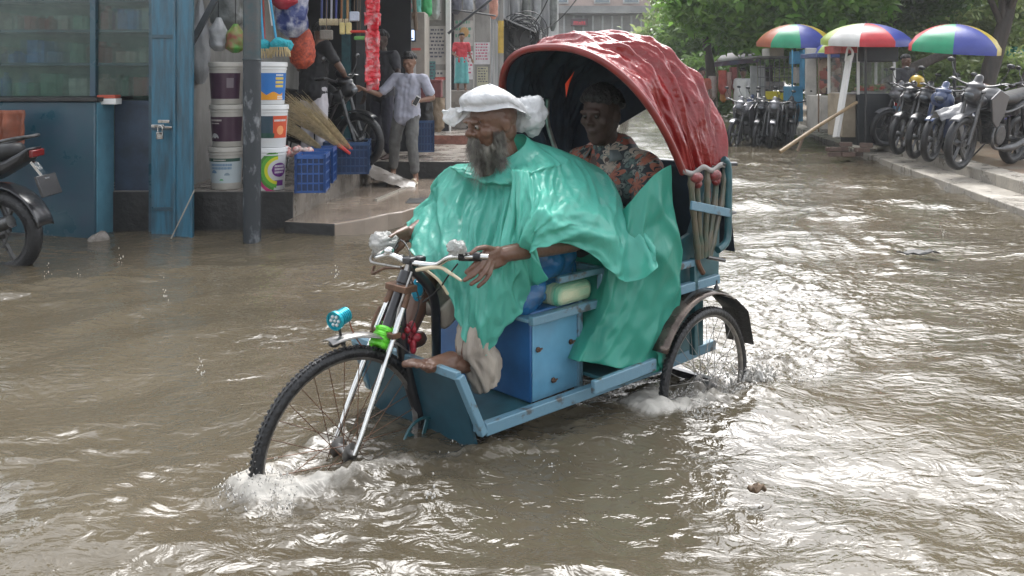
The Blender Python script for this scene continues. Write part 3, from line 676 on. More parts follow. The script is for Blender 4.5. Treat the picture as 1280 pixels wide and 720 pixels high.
b = MB(); b.grid(rows); o = b.build('hood_cover', [M_red], hd, 180)
md = o.modifiers.new('sub', 'SUBSURF'); md.levels = 1; md.render_levels = 1
lin = []
for r in rows: lin.append([tuple(Vector((1.5, 0, 1.1)) + (Vector(p) - Vector((1.5, 0, 1.1))) * .965) for p in r])
MB().grid(lin).build('lining', M_inner, hd, 180)
# rolled front hem
MB().tube([Vector(p) * 1.0 for p in hoops[0][::3]], .016, 10, cap=True).build('front_hem', mat('hood_hem', (.16, .015, .012), .3, var=.3, vscale=10), hd)
bk = hoops[-1]; c0 = sum((Vector(p) for p in bk), Vector()) / len(bk)
b = MB(); b.grid([[tuple(Vector(p).lerp(c0, k / 6)) for k in range(7)] for p in bk]); b.add([bk[0], bk[-1], (1.84, .44, .6), (1.84, -.44, .6)], [(0, 1, 2, 3)]); b.build('back_panel', M_inner, hd, 60)
# pale panel at the near rear quarter, painted as light through a gap
b = MB(); q0, q1, q2, q3 = Vector((1.60, -.405, 1.08)), Vector((1.66, -.405, 1.06)), Vector((1.66, -.33, 1.36)), Vector((1.58, -.30, 1.42))
b.add([q0, q1, q2, q3], [(0, 1, 2, 3)]); b.build('gap_light_panel', mat('pale_gap_light', (.6, .66, .7), .3, trans=.3), hd, solid=.003)
b = MB(); b.tube(curve([(1.47, .33, 1.02), (1.43, .36, 1.18), (1.40, .33, 1.30)], 10), .012, 8); b.build('strut', M_steel, hd)
b = MB(); z0 = L(712, 105, .15); b.add([z0 + Vector((0, -.03, .06)), z0 + Vector((0, .0, .02)), z0 + Vector((0, .022, -.065)), z0 + Vector((0, .028, -.0)), z0 + Vector((.012, .012, 0))], [(0, 1, 4), (1, 2, 4), (2, 3, 4), (3, 0, 4)])
b.build('ribbon', mat('orange_ribbon', (.8, .07, .02), .4), hd)
# pale piping strip and wrapped knobs where the skin ends, near and far side, then the bare bamboo below
for s in (-1, 1):
    y = s * .475
    a = curve([(1.36, y, 1.012), (1.43, y * 1.01, .995), (1.50, y * 1.02, 1.018), (1.57, y * 1.02, .998), (1.65, y * 1.01, 1.018), (1.73, y, 1.0)], 30)
    MB().grid([[tuple(p + Vector((0, s * .006, .012))), tuple(p + Vector((0, s * .008, -.012)))] for p in a]).build('trim_strip', mat('grey_trim', (.20, .19, .18), .5, var=.3, vscale=30), hd, 60, solid=.004)
    for k, x in enumerate((1.455, 1.60)):
        b = MB(); b.ell((x, y * 1.02, .975), (.040, .024, .026)); b.ell((x + .01, y * 1.02, .95), (.024, .018, .022)); b.build('knob', mat('red_cloth', (.15, .022, .022), .4, var=.5, vscale=30, bump=.5), hd, 180)
    for k, (x, xb) in enumerate(((1.425, 1.50), (1.47, 1.52), (1.555, 1.545), (1.63, 1.565), (1.70, 1.59))):
        P_ = curve([(x, y * 1.0, 1.0), (x + (xb - x) * .25, y * 1.0, .86), (xb, y * .98, .62)], 14)
        rr_ = [.0125 + (.004 if i in (3, 7, 11) else 0) for i in range(14)]
        MB().tube(P_, rr_, 10).build('bamboo_rib', M_cane, hd)
    MB().beam((1.40, s * .495, .865), (1.70, s * .50, .80), .012, .038).build('folding_arm', M_blue2, hd, bevel=.003)
    MB().tube([(1.69, s * .49, .80), (1.76, s * .49, .795)], [.014, .006], 10).build('arm_end', M_blackm, hd)
    MB().tube(curve([(1.675, s * .48, 1.04), (1.70, s * .49, 1.0), (1.70, s * .49, .80), (1.69, s * .49, .68), (1.62, s * .485, .645)], 16), .017, 10).build('side_pad', M_teal, hd)
    MB().tube([(1.66, s * .48, 1.02), (1.75, s * .5, 1.015)], .010, 8).build('arm_bolt', M_blackm, hd)
    MB().tube([(1.56, s * .47, .62), (1.70, s * .47, .585)], .009, 8).build('pivot_bolt', M_blackm, hd)
    MB().tube(curve([(1.52, s * .46, .75), (1.5, s * .46, .62), (1.545, s * .46, .55)], 8), .012, 8).build('hood_bracket', M_rust, hd)
b = MB(); p = L(895, 245, -.47); b.box(p, (.012, .012, .05)); b.box(p + Vector((-.06, .0, .02)), (.01, .012, .045)); b.build('reflector', mat('red_reflector', (.6, .03, .01), .3), hd)
# rear mudguards
for s in (-1, 1):
    g = []
    for i in range(22):
        a = R_(150 - i * 4.7); row = []
        for j in range(9):
            t = (j - 4) / 4 * 1.25; rr = .362 + .026 * math.cos(t)
            row.append((1.525 + rr * math.cos(a), s * .455 + .062 * math.sin(t), .095 + rr * math.sin(a)))
        g.append(row)
    mg = MB().grid(g).build('rear_mudguard', mat('tarnished_guard', (.13, .105, .09), .28, .8, var=.7, vscale=7, rvar=.15), rick, 60, solid=.004)
    b = MB(); b.add([(1.72, s * .455 - .066, .415), (1.72, s * .455 + .066, .415), (1.86, s * .455 + .07, .185), (1.86, s * .455 - .07, .185), (1.815, s * .455 - .068, .345), (1.815, s * .455 + .068, .345)], [(0, 1, 5, 4), (4, 5, 2, 3)]); b.build('mud_flap', M_tyre, mg, solid=.005)
    MB().lathe([(.012, 0), (.012, .02), (.005, .03), (.005, .05)], 8, (1.66, s * .455, .45)).build('mudguard_bolt', M_blackm, mg)
# ================================================================== THE RIDER
rider = thing('person', 'bearded old rider in sea green plastic poncho and white plastic cap gripping the rickshaw handlebar', 'person', RK, RTH)
HD = Vector((.715, .0, 1.215)); HS = 1.12
# face turned a little away from straight ahead, looking down the road
lk = Vector((-.985, .17, -.20)); HR = lookR(lk)
body = MB()
head_prims(body, HD, HR, HS, nose=1.05)
NK = Vector((.80, .0, 1.045)); SH = {-1: Vector((.87, -.16, .945)), 1: Vector((.82, .185, .985))}
body.cap(HD + Vector((.03, 0, -.05)), NK, .058, .062); body.cap(NK, (.90, 0, .96), .065, .10)
body.chain([(.88, 0, .96), (.93, 0, .82), (.96, 0, .68), (.94, 0, .60)], [.115, .135, .145, .15])
for s in (-1, 1):
    body.cap((.86, s * .06, .97), SH[s], .075, .062); body.cap((.94, s * .07, .66), (.93, s * .10, .61), .12, .12)
# near arm and hand over the grip
EL, WR = Vector((.83, -.335, .765)), L(628, 318, -.29)
body.chain([SH[-1], SH[-1].lerp(EL, .5), EL], [.056, .046, .040]); body.chain([EL, EL.lerp(WR, .35), WR], [.041, .039, .030])
def Lp(*a): return [L(*q) for q in a]
for (a, z) in (((622, 314), (606, 318)), ((623, 318), (606, 324)), ((626, 323), (609, 330)), ((628, 326), (614, 333))): body.cap(L(*a, -.288), L(*z, -.292), .0195, .0155)
finger(body, Lp((606, 318, -.292), (598, 326, -.305), (590, 334, -.305), (583, 340, -.292)), .0115, .0085)   # index, along the grip
finger(body, Lp((607, 324, -.300), (600, 335, -.312), (591, 344, -.312), (581, 350, -.30)), .0118, .0088)
finger(body, Lp((611, 329, -.302), (606, 340, -.315), (598, 349, -.315), (589, 355, -.305)), .0115, .0085)
finger(body, Lp((615, 331, -.302), (612, 342, -.315), (606, 351, -.315), (598, 358, -.305)), .0105, .0078)
finger(body, Lp((618, 312, -.29), (606, 309, -.30), (596, 311, -.30), (589, 317, -.30)), .0115, .0085)   # thumb
# far arm and hand over the far grip
EL2, WR2 = Vector((.65, .31, .79)), L(512, 292, .30)
body.chain([SH[1], SH[1].lerp(EL2, .5), EL2], [.056, .046, .040]); body.chain([EL2, EL2.lerp(WR2, .4), WR2], [.040, .038, .027])
for (a, z) in (((508, 288), (496, 293)), ((509, 292), (497, 298)), ((511, 297), (500, 303))): body.cap(L(*a, .30), L(*z, .29), .019, .016)
for k, (x, y) in enumerate(((495, 292), (496, 296), (498, 300), (501, 304))):
    finger(body, Lp((x, y, .285), (x - 8, y + 5, .27), (x - 9, y + 13, .265), (x - 3, y + 17, .275)), .0098, .0075)
finger(body, Lp((507, 297, .30), (503, 308, .275), (496, 314, .27)), .0115, .0085)
# legs: near thigh out over the box, shin hanging to the front tub; far leg beside the head tube
KN, AN = Vector((.53, -.14, .615)), L(580, 437, -.15)
body.chain([(.90, -.10, .63), (.70, -.13, .66), KN], [.085, .074, .052]); body.chain([KN, KN.lerp(AN, .35), AN], [.056, .056, .033])
foot(body, L(583, 455, -.15), L(516, 458, -.17), .036, side=-1)
KF, AF = Vector((.50, .16, .615)), Vector((.40, .145, .41))
body.chain([(.90, .10, .63), (.68, .14, .67), KF], [.088, .078, .06]); body.chain([KF, KF.lerp(AF, .4), AF], [.058, .057, .034])
foot(body, AF + Vector((.05, 0, -.045)), AF + Vector((-.17, .0, -.06)), .034)
fb = fused(body, .0046, 2, .0006, 60)
ob = fb.build('body', M_skin, rider, 180)
eyes(HD, HR, HS, rider)
# beard, moustache and brows: strands over a soft core
M_beard = mat('grey_beard', (.06, .054, .046), .6, col2=(.25, .235, .20), mixs=.52, vscale=22, sharp=0)
M_brow = mat('grey_brow', (.06, .05, .045), .7)
rg = random.Random(11)
def hp(p): return HD + HR @ (Vector(p) * HS)
core = MB(); core.ell(hp((0, -.052, -.10)), (.055, .042, .055), HR); core.ell(hp((0, -.05, -.16)), (.05, .040, .055), HR); core.ell(hp((.050, -.03, -.075)), (.016, .030, .035), HR); core.ell(hp((-.050, -.03, -.075)), (.016, .030, .035), HR); core.ell(hp((.0, -.082, -.036)), (.032, .012, .010), HR); core.ell(hp((.0, -.068, -.075)), (.045, .022, .032), HR)
bd = fused(core, .008, 3, .010, 28)
for k in range(3600):
    a = rg.uniform(-1.75, 1.75); h = rg.random() ** .8
    root = Vector((math.sin(a) * (.062 - .012 * h), -.02 - math.cos(a) * (.055 - .006 * h), -.045 - .085 * h))
    if rg.random() < .14: root = Vector((rg.uniform(-.035, .035), -.090, -.034 + rg.uniform(-.006, .004)))
    elif rg.random() < .25: root = Vector((rg.uniform(-.04, .04), -.082, -.065 + rg.uniform(-.03, .01)))
    elif rg.random() < .22: sg = rg.choice((-1, 1)); root = Vector((sg * rg.uniform(.055, .068), rg.uniform(-.045, .0), rg.uniform(-.065, -.015))); a = sg * rg.uniform(.9, 1.5)
    ln = rg.uniform(.04, .105) * (.55 + .55 * h) * (1 - .25 * abs(a) / 1.75)
    d = Vector((math.sin(a) * .42 + rg.gauss(0, .16), -.34 * math.cos(a) + rg.gauss(0, .16), -1)).normalized(); side = Vector((math.cos(a), -math.sin(a), 0)) * .00095
    cv = Vector((rg.gauss(0, .35), rg.gauss(0, .35), rg.gauss(0, .1))); p = []
    for i in range(5):
        t = i / 4; q = root + d * ln * t + cv * ln * (t * (t - .5)) * .8; wd = side * (1 - t * .85); p += [hp(q - wd), hp(q + wd)]
    bd.add(p, [(2 * i, 2 * i + 1, 2 * i + 3, 2 * i + 2) for i in range(4)])
bd.build('beard', M_beard, rider, 180)
bw = MB()
for s in (-1, 1):
    for k in range(70):
        x = s * rg.uniform(.012, .05); q = Vector((x, -.098 + abs(x) * .35, .030 - (abs(x) - .03) ** 2 * 9)); t = Vector((s * .012, -.004, .004 * rg.uniform(-1, 1))); bw.add([hp(q), hp(q + Vector((0, 0, .0025))), hp(q + t)], [(0, 1, 2)])
bw.build('eyebrows', M_brow, rider, 180)

# ---- white plastic cap: puffed dome, elastic brim, flap left of it and a loose bag behind
M_wplast = film('white_plastic', (.66, .67, .68), .25, .35, .06, .7, 11, (1, 1, 1), 60, .04)
cap = []; NA = 72
up = (HR @ Vector((0, .12, 1))).normalized()
for i in range(20):
    t = i / 19; row = []
    for j in range(NA):
        a = 2 * math.pi * j / NA; fr = math.cos(a)        # 1 at the face
        if t < .78:
            u = t / .78; r = math.sin(u * math.pi * .56) / math.sin(math.pi * .56); z = .060 * math.cos(u * math.pi * .53) + .012
            pk = 1 + .10 * (.2 - abs(nz(math.cos(a) * 6, math.sin(a) * 6, t * 1.2))) * u + .05 * nz(math.cos(a) * 1.6 + 3, math.sin(a) * 1.6, t * 2)
            rad = r * pk; z += .014 * nz(math.cos(a) * 2, math.sin(a) * 2, 5 + t * 2)
        else:
            u = (t - .78) / .22; r = 1; rad = 1.0 + .13 * u - .07 * math.sin(u * math.pi) + .05 * nz(math.cos(a) * 7, math.sin(a) * 7, u) ; z = .012 - .022 * u + .012 * nz(math.cos(a) * 3, math.sin(a) * 3, 4)
        row.append(hp((math.sin(a) * .106 * rad, -math.cos(a) * .122 * rad + .016, z + .070 + (.012 * max(0, fr) - .075 * max(0, -fr)) * min(1, r))))
    cap.append([tuple(p) for p in row])
hat = MB().grid(cap, cv=True).build('plastic_cap', M_wplast, rider, 180, solid=.0015, sub=1)
def puff(cx, rad, Rm, seed, flat=1.0, n=40, m=20):
    P = []
    for i in range(m + 1):
        e_ = math.pi * i / m; row = []
        for j in range(n):
            t = 2 * math.pi * j / n; d = Vector((math.sin(e_) * math.cos(t), math.sin(e_) * math.sin(t), -math.cos(e_)))
            k = 1 + .30 * nz(d.x * 1.8 + seed, d.y * 1.8, d.z * 1.8) + .30 * (.2 - abs(nz(d.x * 3 + seed, d.y * 3, d.z * 4))) + .16 * (.2 - abs(nz(d.x * 8 + seed, d.y * 7, d.z * 8)))
            p = Vector((d.x * rad[0], d.y * rad[1], d.z * rad[2])) * k; row.append(tuple(Vector(cx) + Rm @ p))
        P.append(row)
    return MB().grid(P, cv=True)
puff(L(655, 143, .0) + Vector((.03, 0, .0)), (.085, .07, .082), Matrix.Rotation(.5, 3, 'Y'), 3).build('cap_bag', M_wplast, hat, 180)
b = MB(); fl = []
for i in range(16):
    u = i / 15; row = []
    for j in range(8):
        v = j / 7; p = L(586 - 34 * u, 119 + 10 * v + 4 * u, .08 + .03 * u) if False else Vector((.630 - .01 * u, .03 + .16 * u, 1.290 - .02 * u)) + Vector((-.01 * math.sin(u * 5), .02 * u, -(.012 + .065 * math.sin(u * 2.6)) * v)) + Vector((.02 * nz(u * 4, v * 3), 0, .012 * nz(u * 5, v * 4, 3)))
        row.append(tuple(p))
    fl.append(row)
b.grid(fl); b.build('cap_flap', M_wplast, hat, 180, solid=.001)

# ---- the poncho: rings from neck to hem, each a list of 16 points round the body
M_poncho = film('sea_green_plastic_film', (.13, .58, .47), .30, .45, .12, .75, 5.5, (1, 1, .55), 34)
ang = [205, 190, 178, 192, 206, 222, 236, 250, 268, 290, 318, 340, 0, 40, 85, 150]
def ringpt(c, r, a, tilt=0): return Vector((c[0] + r * math.cos(R_(a)), c[1] + r * math.sin(R_(a)), c[2] + tilt * math.cos(R_(a))))
ang[0] = 160; ang[1] = 168; ang[2] = 180
neck = [ringpt((.80, 0, 1.115), .080, a, .05) for a in ang]
neck2 = [ringpt((.81, 0, 1.075), .130, a, .055) for a in ang]
V_ = Vector
S_px = [(564, 210, .24), (576, 208, .13), (592, 209, .03), (604, 212, -.05), (616, 217, -.11), (628, 220, -.155), (641, 219, -.20), (655, 218, -.24), (672, 216, -.258), (692, 214, -.255), (712, 208, -.24), (727, 204, -.16), (730, 203, -.03)]
shld = [L(*p) for p in S_px]; shld[1] = V_((.665, .15, .99)); shld[2] = V_((.675, .05, .965)); shld[3] = V_((.68, -.03, .955)); shld[4] = V_((.69, -.10, .955)); shld[5] = V_((.705, -.155, .965))
shld = shld + [V_((1.04, .12, 1.0)), V_((.92, .25, 1.02)), V_((.74, .30, 1.01))]
M_px = [(541, 254, .33), (548, 278, .16), (566, 300, -.02), (588, 318, -.14), (600, 338, -.20), (617, 345, -.25), (636, 325, -.28), (652, 300, -.31), (664, 280, -.37), (692, 268, -.42), (732, 272, -.43), (768, 280, -.42), (784, 258, -.33)]
midr = [L(*p) for p in M_px] + [V_((1.17, .10, .86)), V_((1.02, .36, .82)), V_((.71, .38, .86))]
H_px = [(512, 294, .33), (517, 318, .15), (545, 346, -.04), (572, 388, -.12), (583, 424, -.17), (604, 446, -.21), (638, 408, -.25), (664, 368, -.27), (658, 322, -.35), (691, 304, -.42), (737, 316, -.45), (788, 352, -.50), (822, 316, -.52)]
hem = [L(*p) for p in H_px] + [V_((1.30, .06, .72)), V_((1.05, .36, .68)), V_((.65, .40, .77))]
def mixr(a, c, t, push=0):
    out = []
    for k in range(16):
        p = a[k].lerp(c[k], t); o = V_((p.x - .86, p.y, 0)); o = o.normalized() if o.length > 1e-6 else o; out.append(p + o * push)
    return out
rings = [neck, neck2, mixr(neck2, shld, .55, .03), shld, mixr(shld, midr, .5, .025), midr, mixr(midr, hem, .5, .012), hem]
NU, NV = 300, 110
RR = [splinec([tuple(p) for p in r], NU) for r in rings]
PP = np.zeros((NV, NU, 3))
for j in range(NU): PP[:, j] = spline([RR[k][j] for k in range(len(rings))], NV)
# folds hang from the neck and shoulders: ridged displacement that runs mostly downwards
nrm = np.cross(np.roll(PP, -1, 1) - np.roll(PP, 1, 1), np.gradient(PP, axis=0)); nrm /= np.linalg.norm(nrm, axis=2, keepdims=True) + 1e-9
cenp = np.array([.86, 0, .8]); flip = np.sign(((PP - cenp) * nrm).sum(2)).mean(); nrm *= (1 if flip > 0 else -1)
for i in range(NV):
    v = i / (NV - 1)
    for j in range(NU):
        u = j / NU * 2 * math.pi; cu, su = math.cos(u), math.sin(u)
        w1 = nz(cu * 1.9 + v * 1.6, su * 1.9 - v * .7, v * 1.3 + 2); w2 = nz(cu * 4.2 + v * 2.2, su * 4.2, v * 2.6 + 9); w3 = nz(cu * 3 + v * 7, su * 3, v * 8); w4 = nz(cu * 9 + v * 9, su * 9, v * 11)
        wk = .5 - abs(nz(cu * 6 + v * 5, su * 6 - v * 4, v * 6 + 4)) * 3; ridge = wk * .007 + (.5 - abs(w1) * 3.0) * .024 + (.5 - abs(w2) * 3) * .012 * (.3 + abs(w1) * 2) + w3 * .014 + (.2 - abs(w4)) * .010
        # light billow between neck and hem on the near back
        PP[i, j] += nrm[i, j] * ridge * min(1, max(.02, v * 1.7 - .18))
        if v > .93: PP[i, j] += nrm[i, j] * .012 * (w2 * 3 + w4 * 2) * (v - .93) / .07
pon = MB().grid([[tuple(p) for p in r] for r in PP], cv=True).build('poncho', M_poncho, rider, 180)
pon.modifiers.new('solid', 'SOLIDIFY').thickness = .0015
# loose trousers / lungi showing below the poncho
M_lungi = mat('pale_lungi', (.40, .35, .29), .6, col2=(.20, .17, .15), mixs=.62, vscale=7, stretch=(1, 1, .3), bump=.3, bscale=30, thin=.1)
cl = MB(); A1 = AN + Vector((.03, 0, .0))
lp = []
cents = [KN + Vector((.03, 0, -.10)), KN.lerp(AN, .5) + Vector((.03, -.01, 0)), L(592, 432, -.16), L(604, 455, -.17), L(608, 482, -.18)]
rads = [(.085, .07), (.085, .065), (.078, .06), (.078, .055), (.05, .04)]
cs = spline([tuple(c) for c in cents], 30); rs_ = spline(rads, 30)
for i in range(30):
    row = []; v = i / 29
    for j in range(48):
        a = 2 * math.pi * j / 48; k = 1 + .16 * nz(math.cos(a) * 2.2, math.sin(a) * 2.2, v * 2) + .5 * (.15 - abs(nz(math.cos(a) * 3 + v, math.sin(a) * 3, v * 2.5))) + .25 * (.15 - abs(nz(math.cos(a) * 7, math.sin(a) * 7, v * 6)))
        row.append((cs[i][0] + rs_[i][0] * k * math.cos(a), cs[i][1] + rs_[i][1] * k * math.sin(a), cs[i][2] + .02 * math.cos(a) * v))
    lp.append(row)
MB().grid(lp, cv=True).build('lungi', M_lungi, rider, 180, solid=.002)
cents = [KF + Vector((.05, 0, -.02)), KF + Vector((.035, -.01, -.12)), L(553, 372, .06), L(560, 395, .05)]
cs = spline([tuple(c) for c in cents], 16)
MB().grid([[(c[0] + .07 * math.cos(a) * (1 - .3 * i / 15), c[1] + .06 * math.sin(a), c[2] + .03 * math.cos(a) + .01 * math.sin(a * 3)) for a in [2 * math.pi * j / 32 for j in range(32)]] for i, c in enumerate(cs)], cv=True).build('lungi', M_lungi, rider, 180, solid=.002)
# blue plastic wrapped round the hips, between poncho and box
hp_ = MB(); hp_.ell((.88, -.10, .60), (.17, .14, .10)); hp_.ell((.72, -.16, .60), (.11, .10, .085)); hp_.ell((.95, .08, .60), (.15, .14, .10)); hp_.ell((.80, -.20, .68), (.10, .08, .09)); hp_.ell((.70, -.17, .54), (.08, .09, .06)); hp_.ell((.90, -.19, .70), (.10, .07, .10))
fused(hp_, .009, 3, .022, 9).build('waterproof_wrap', M_blueplastic, rider, 180)

# plastic bags tied over the two grips
M_clear = film('cloudy_plastic_bag', (.50, .50, .48), .2, .3, .25, .8, 20, (1, 1, 1), 70, .06)
def crumple(c, rad, seed, name, label):
    t = thing(name, label, 'plastic bag', RK, RTH)
    puff(c, rad, Matrix.Identity(3), seed, n=40, m=24).build('bag_film', M_clear, t, 180)
    b = MB()
    for k in range(5): a = k * 1.3; b.tube(curve([c, Vector(c) + Vector((math.cos(a) * rad[0] * .6, math.sin(a) * rad[1] * .6, -rad[2] * .5)), Vector(c) + Vector((math.cos(a) * rad[0] * .8, math.sin(a) * rad[1] * .8, -rad[2] * 1.0))], 6), .004, 6)
    b.build('bag_knot', M_clear, t)
crumple(L(479, 303, .30), (.058, .055, .042), 5, 'plastic_bag', 'cloudy white plastic bag tied over the far handlebar grip')
crumple(L(571, 309, -.265), (.032, .038, .026), 9, 'plastic_bag', 'small crumpled plastic bag on the near handlebar grip under the thumb')

# ================================================================== THE PASSENGER
pas = thing('person', 'passenger in flowered shirt sitting in the shade under the red hood', 'person', RK, RTH)
M_flower = None
def flower_mat():
    m = bpy.data.materials.new('flowered_shirt'); m.use_nodes = True; n = m.node_tree; b = n.nodes['Principled BSDF']; Lk = n.links.new
    def M_(op, a, c=None):
        x = n.nodes.new('ShaderNodeMath'); x.operation = op
        for i, v in enumerate((a, c)):
            if v is None: continue
            if isinstance(v, (int, float)): x.inputs[i].default_value = v
            else: Lk(v, x.inputs[i])
        return x.outputs[0]
    tc = n.nodes.new('ShaderNodeTexCoord'); fl = n.nodes.new('ShaderNodeVectorMath'); fl.operation = 'MULTIPLY'; fl.inputs[1].default_value = (.35, 1, 1); Lk(tc.outputs['Object'], fl.inputs[0])
    def layer(sc_, off, r0, amp, pet):
        ad = n.nodes.new('ShaderNodeVectorMath'); ad.operation = 'ADD'; ad.inputs[1].default_value = off; Lk(fl.outputs[0], ad.inputs[0])
        v = n.nodes.new('ShaderNodeTexVoronoi'); v.inputs['Scale'].default_value = sc_; v.inputs['Randomness'].default_value = .8; Lk(ad.outputs[0], v.inputs['Vector'])
        sb = n.nodes.new('ShaderNodeVectorMath'); sb.operation = 'SUBTRACT'; Lk(ad.outputs[0], sb.inputs[0]); Lk(v.outputs['Position'], sb.inputs[1]); sx = n.nodes.new('ShaderNodeSeparateXYZ'); Lk(sb.outputs[0], sx.inputs[0])
        sc2 = n.nodes.new('ShaderNodeSeparateColor'); Lk(v.outputs['Color'], sc2.inputs[0])
        an = M_('ADD', M_('MULTIPLY', M_('ARCTAN2', sx.outputs[1], sx.outputs[2]), pet), M_('MULTIPLY', sc2.outputs[0], 6.28)); r = M_('SQRT', M_('ADD', M_('MULTIPLY', sx.outputs[1], sx.outputs[1]), M_('MULTIPLY', sx.outputs[2], sx.outputs[2])))
        lim = M_('MULTIPLY', M_('ADD', M_('MULTIPLY', M_('ABSOLUTE', M_('COSINE', M_('MULTIPLY', an, .5))), amp), r0), 1.0); q = M_('DIVIDE', r, lim)
        return M_('MULTIPLY', M_('LESS_THAN', q, 1.0), M_('GREATER_THAN', M_('ABSOLUTE', M_('SUBTRACT', q, .55)), .06)), v.outputs['Color'], q
    m1, c1, q1 = layer(9.5, (0, 0, 0), .012, .046, 6); m2, c2, q2 = layer(13, (3.1, 1.7, 5.3), .006, .036, 4)
    def ramp(col, stops):
        cr = n.nodes.new('ShaderNodeValToRGB'); cr.color_ramp.interpolation = 'CONSTANT'; Lk(col, cr.inputs[0]); e = cr.color_ramp.elements; e[0].color = stops[0][1]; e[1].position = stops[1][0]; e[1].color = stops[1][1]
        for p, c in stops[2:]: x = e.new(p); x.color = c
        return cr.outputs[0]
    f1 = ramp(c1, [(0, (.26, .085, .05, 1)), (.45, (.30, .25, .20, 1)), (.7, (.20, .05, .03, 1))]); f2 = ramp(c2, [(0, (.06, .10, .09, 1)), (.5, (.14, .16, .14, 1))])
    mx = n.nodes.new('ShaderNodeMix'); mx.data_type = 'RGBA'; Lk(m2, mx.inputs[0]); mx.inputs[6].default_value = (.014, .020, .024, 1); Lk(f2, mx.inputs[7])
    my = n.nodes.new('ShaderNodeMix'); my.data_type = 'RGBA'; Lk(m1, my.inputs[0]); Lk(mx.outputs[2], my.inputs[6]); Lk(f1, my.inputs[7]); Lk(my.outputs[2], b.inputs['Base Color'])
    b.inputs['Roughness'].default_value = .7
    return m
PH = Vector((1.43, .02, 1.225)); PR = lookR((-.93, -.15, -.10)); PS = 1.1
b = MB(); head_prims(b, PH, PR, PS)
b.cap(PH + Vector((.03, 0, -.08)), (1.50, .02, 1.06), .055, .06)
b.chain([(1.52, .02, 1.0), (1.56, .02, .85), (1.60, .01, .66), (1.58, .01, .60)], [.115, .13, .145, .15])
for s in (-1, 1):
    S0 = V_((1.52, .02 + s * .20, .985)); E0 = V_((1.40, s * .29 + .02, .76)); W0 = V_((1.20, s * .13, .72))
    b.cap((1.53, .02 + s * .05, 1.0), S0, .075, .065); b.chain([S0, S0.lerp(E0, .5), E0], [.058, .048, .042]); b.chain([E0, W0], [.042, .027])
    simple_hand(b, W0, (-.8, -s * .5, -.15), (0, 0, -1), 1.0, .6, s)
    K0 = V_((1.16, s * .13, .63)); b.chain([(1.55, s * .10, .60), K0], [.09, .062]); b.chain([K0, (1.12, s * .13, .30)], [.06, .036]); foot(b, (1.16, s * .13, .255), (.98, s * .13, .245), .032)
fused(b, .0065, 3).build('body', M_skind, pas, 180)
eyes(PH, PR, PS, pas, M_iris); hair_cap(PH, PR, PS, pas, seed=3)  # hood's shade put into the eyes: whites take the dark iris colour
b = MB(); b.chain([(1.53, .02, 1.02), (1.555, .02, .85), (1.60, .01, .66), (1.58, .01, .58)], [.128, .148, .165, .165])
for s in (-1, 1):
    S0 = V_((1.52, .02 + s * .20, .985)); E0 = V_((1.40, s * .29 + .02, .76))
    b.cap((1.53, .02 + s * .05, 1.0), S0, .092, .082); b.chain([S0, S0.lerp(E0, .5), S0.lerp(E0, .85)], [.078, .072, .070]); b.ell((1.46, s * .07, .88), (.08, .10, .12))
fused(b, .010, 3, .012, 12).build('flowered_shirt', flower_mat(), pas, 180)
b = MB(); col = []
for i in range(11):
    a = R_(-55 + 105 * i / 10); col.append([(1.485 - .078 * math.sin(a), .02 + .085 * math.cos(a), 1.07 + .03 * math.cos(a) * 0), (1.48 - .105 * math.sin(a), .02 + .118 * math.cos(a), 1.035 - .02 * abs(math.sin(a)))])
b.grid(col); col = []
for i in range(11):
    a = R_(130 + 105 * i / 10); col.append([(1.485 - .078 * math.sin(a), .02 + .085 * math.cos(a), 1.07), (1.48 - .105 * math.sin(a), .02 + .118 * math.cos(a), 1.035 - .02 * abs(math.sin(a)))])
b.grid(col); b.build('collar', mat('muted_collar', (.10, .12, .12), .6), pas, 180, solid=.004)
b = MB()
for s in (-1, 1): b.chain([(1.56, s * .10, .60), (1.16, s * .13, .63)], [.105, .078]); b.chain([(1.16, s * .13, .63), (1.12, s * .13, .33)], [.078, .062])
b.ell((1.58, 0, .60), (.17, .19, .13)); fused(b, .011, 3, .008, 12).build('trousers', mat('dark_trousers', (.03, .03, .035), .8, var=.3), pas, 180)

# rain sheet over the passenger's legs
M_sheet = film('green_plastic_sheet', (.035, .36, .265), .32, .38, .08, .6, 4.5, (1, 1, .4), 30)
cg = [[L(838, 206, -.44), L(846, 262, -.46), L(851, 320, -.46), L(850, 380, -.47), L(838, 440, -.46)],
      [L(822, 216, -.44), L(828, 270, -.47), L(834, 330, -.47), L(833, 395, -.46), L(828, 462, -.45)],
      [L(803, 234, -.42), L(805, 290, -.45), L(810, 345, -.45), L(806, 410, -.45), L(796, 463, -.44)],
      [L(785, 256, -.39), L(783, 310, -.42), L(783, 360, -.42), L(780, 410, -.42), L(766, 458, -.42)],
      [L(768, 272, -.30), L(762, 320, -.35), L(758, 365, -.36), L(752, 410, -.36), L(742, 455, -.37)],
      [L(755, 280, -.16), L(745, 325, -.22), L(738, 370, -.26), L(730, 412, -.28), L(716, 450, -.30)],
      [V_((1.12, .0, .72)), V_((1.04, .0, .64)), V_((1.02, -.02, .52)), V_((1.01, -.04, .38)), V_((1.0, -.06, .24))],
      [V_((1.14, .22, .71)), V_((1.05, .22, .63)), V_((1.03, .2, .5)), V_((1.02, .2, .38)), V_((1.0, .2, .24))],
      [V_((1.22, .42, .76)), V_((1.18, .43, .62)), V_((1.16, .43, .5)), V_((1.15, .43, .38)), V_((1.14, .43, .24))]]
NU, NV = 120, 70
cols_ = [spline([tuple(p) for p in c], NV) for c in cg]; SP = np.zeros((NU, NV, 3))
for i in range(NV): SP[:, i] = spline([c[i] for c in cols_], NU)
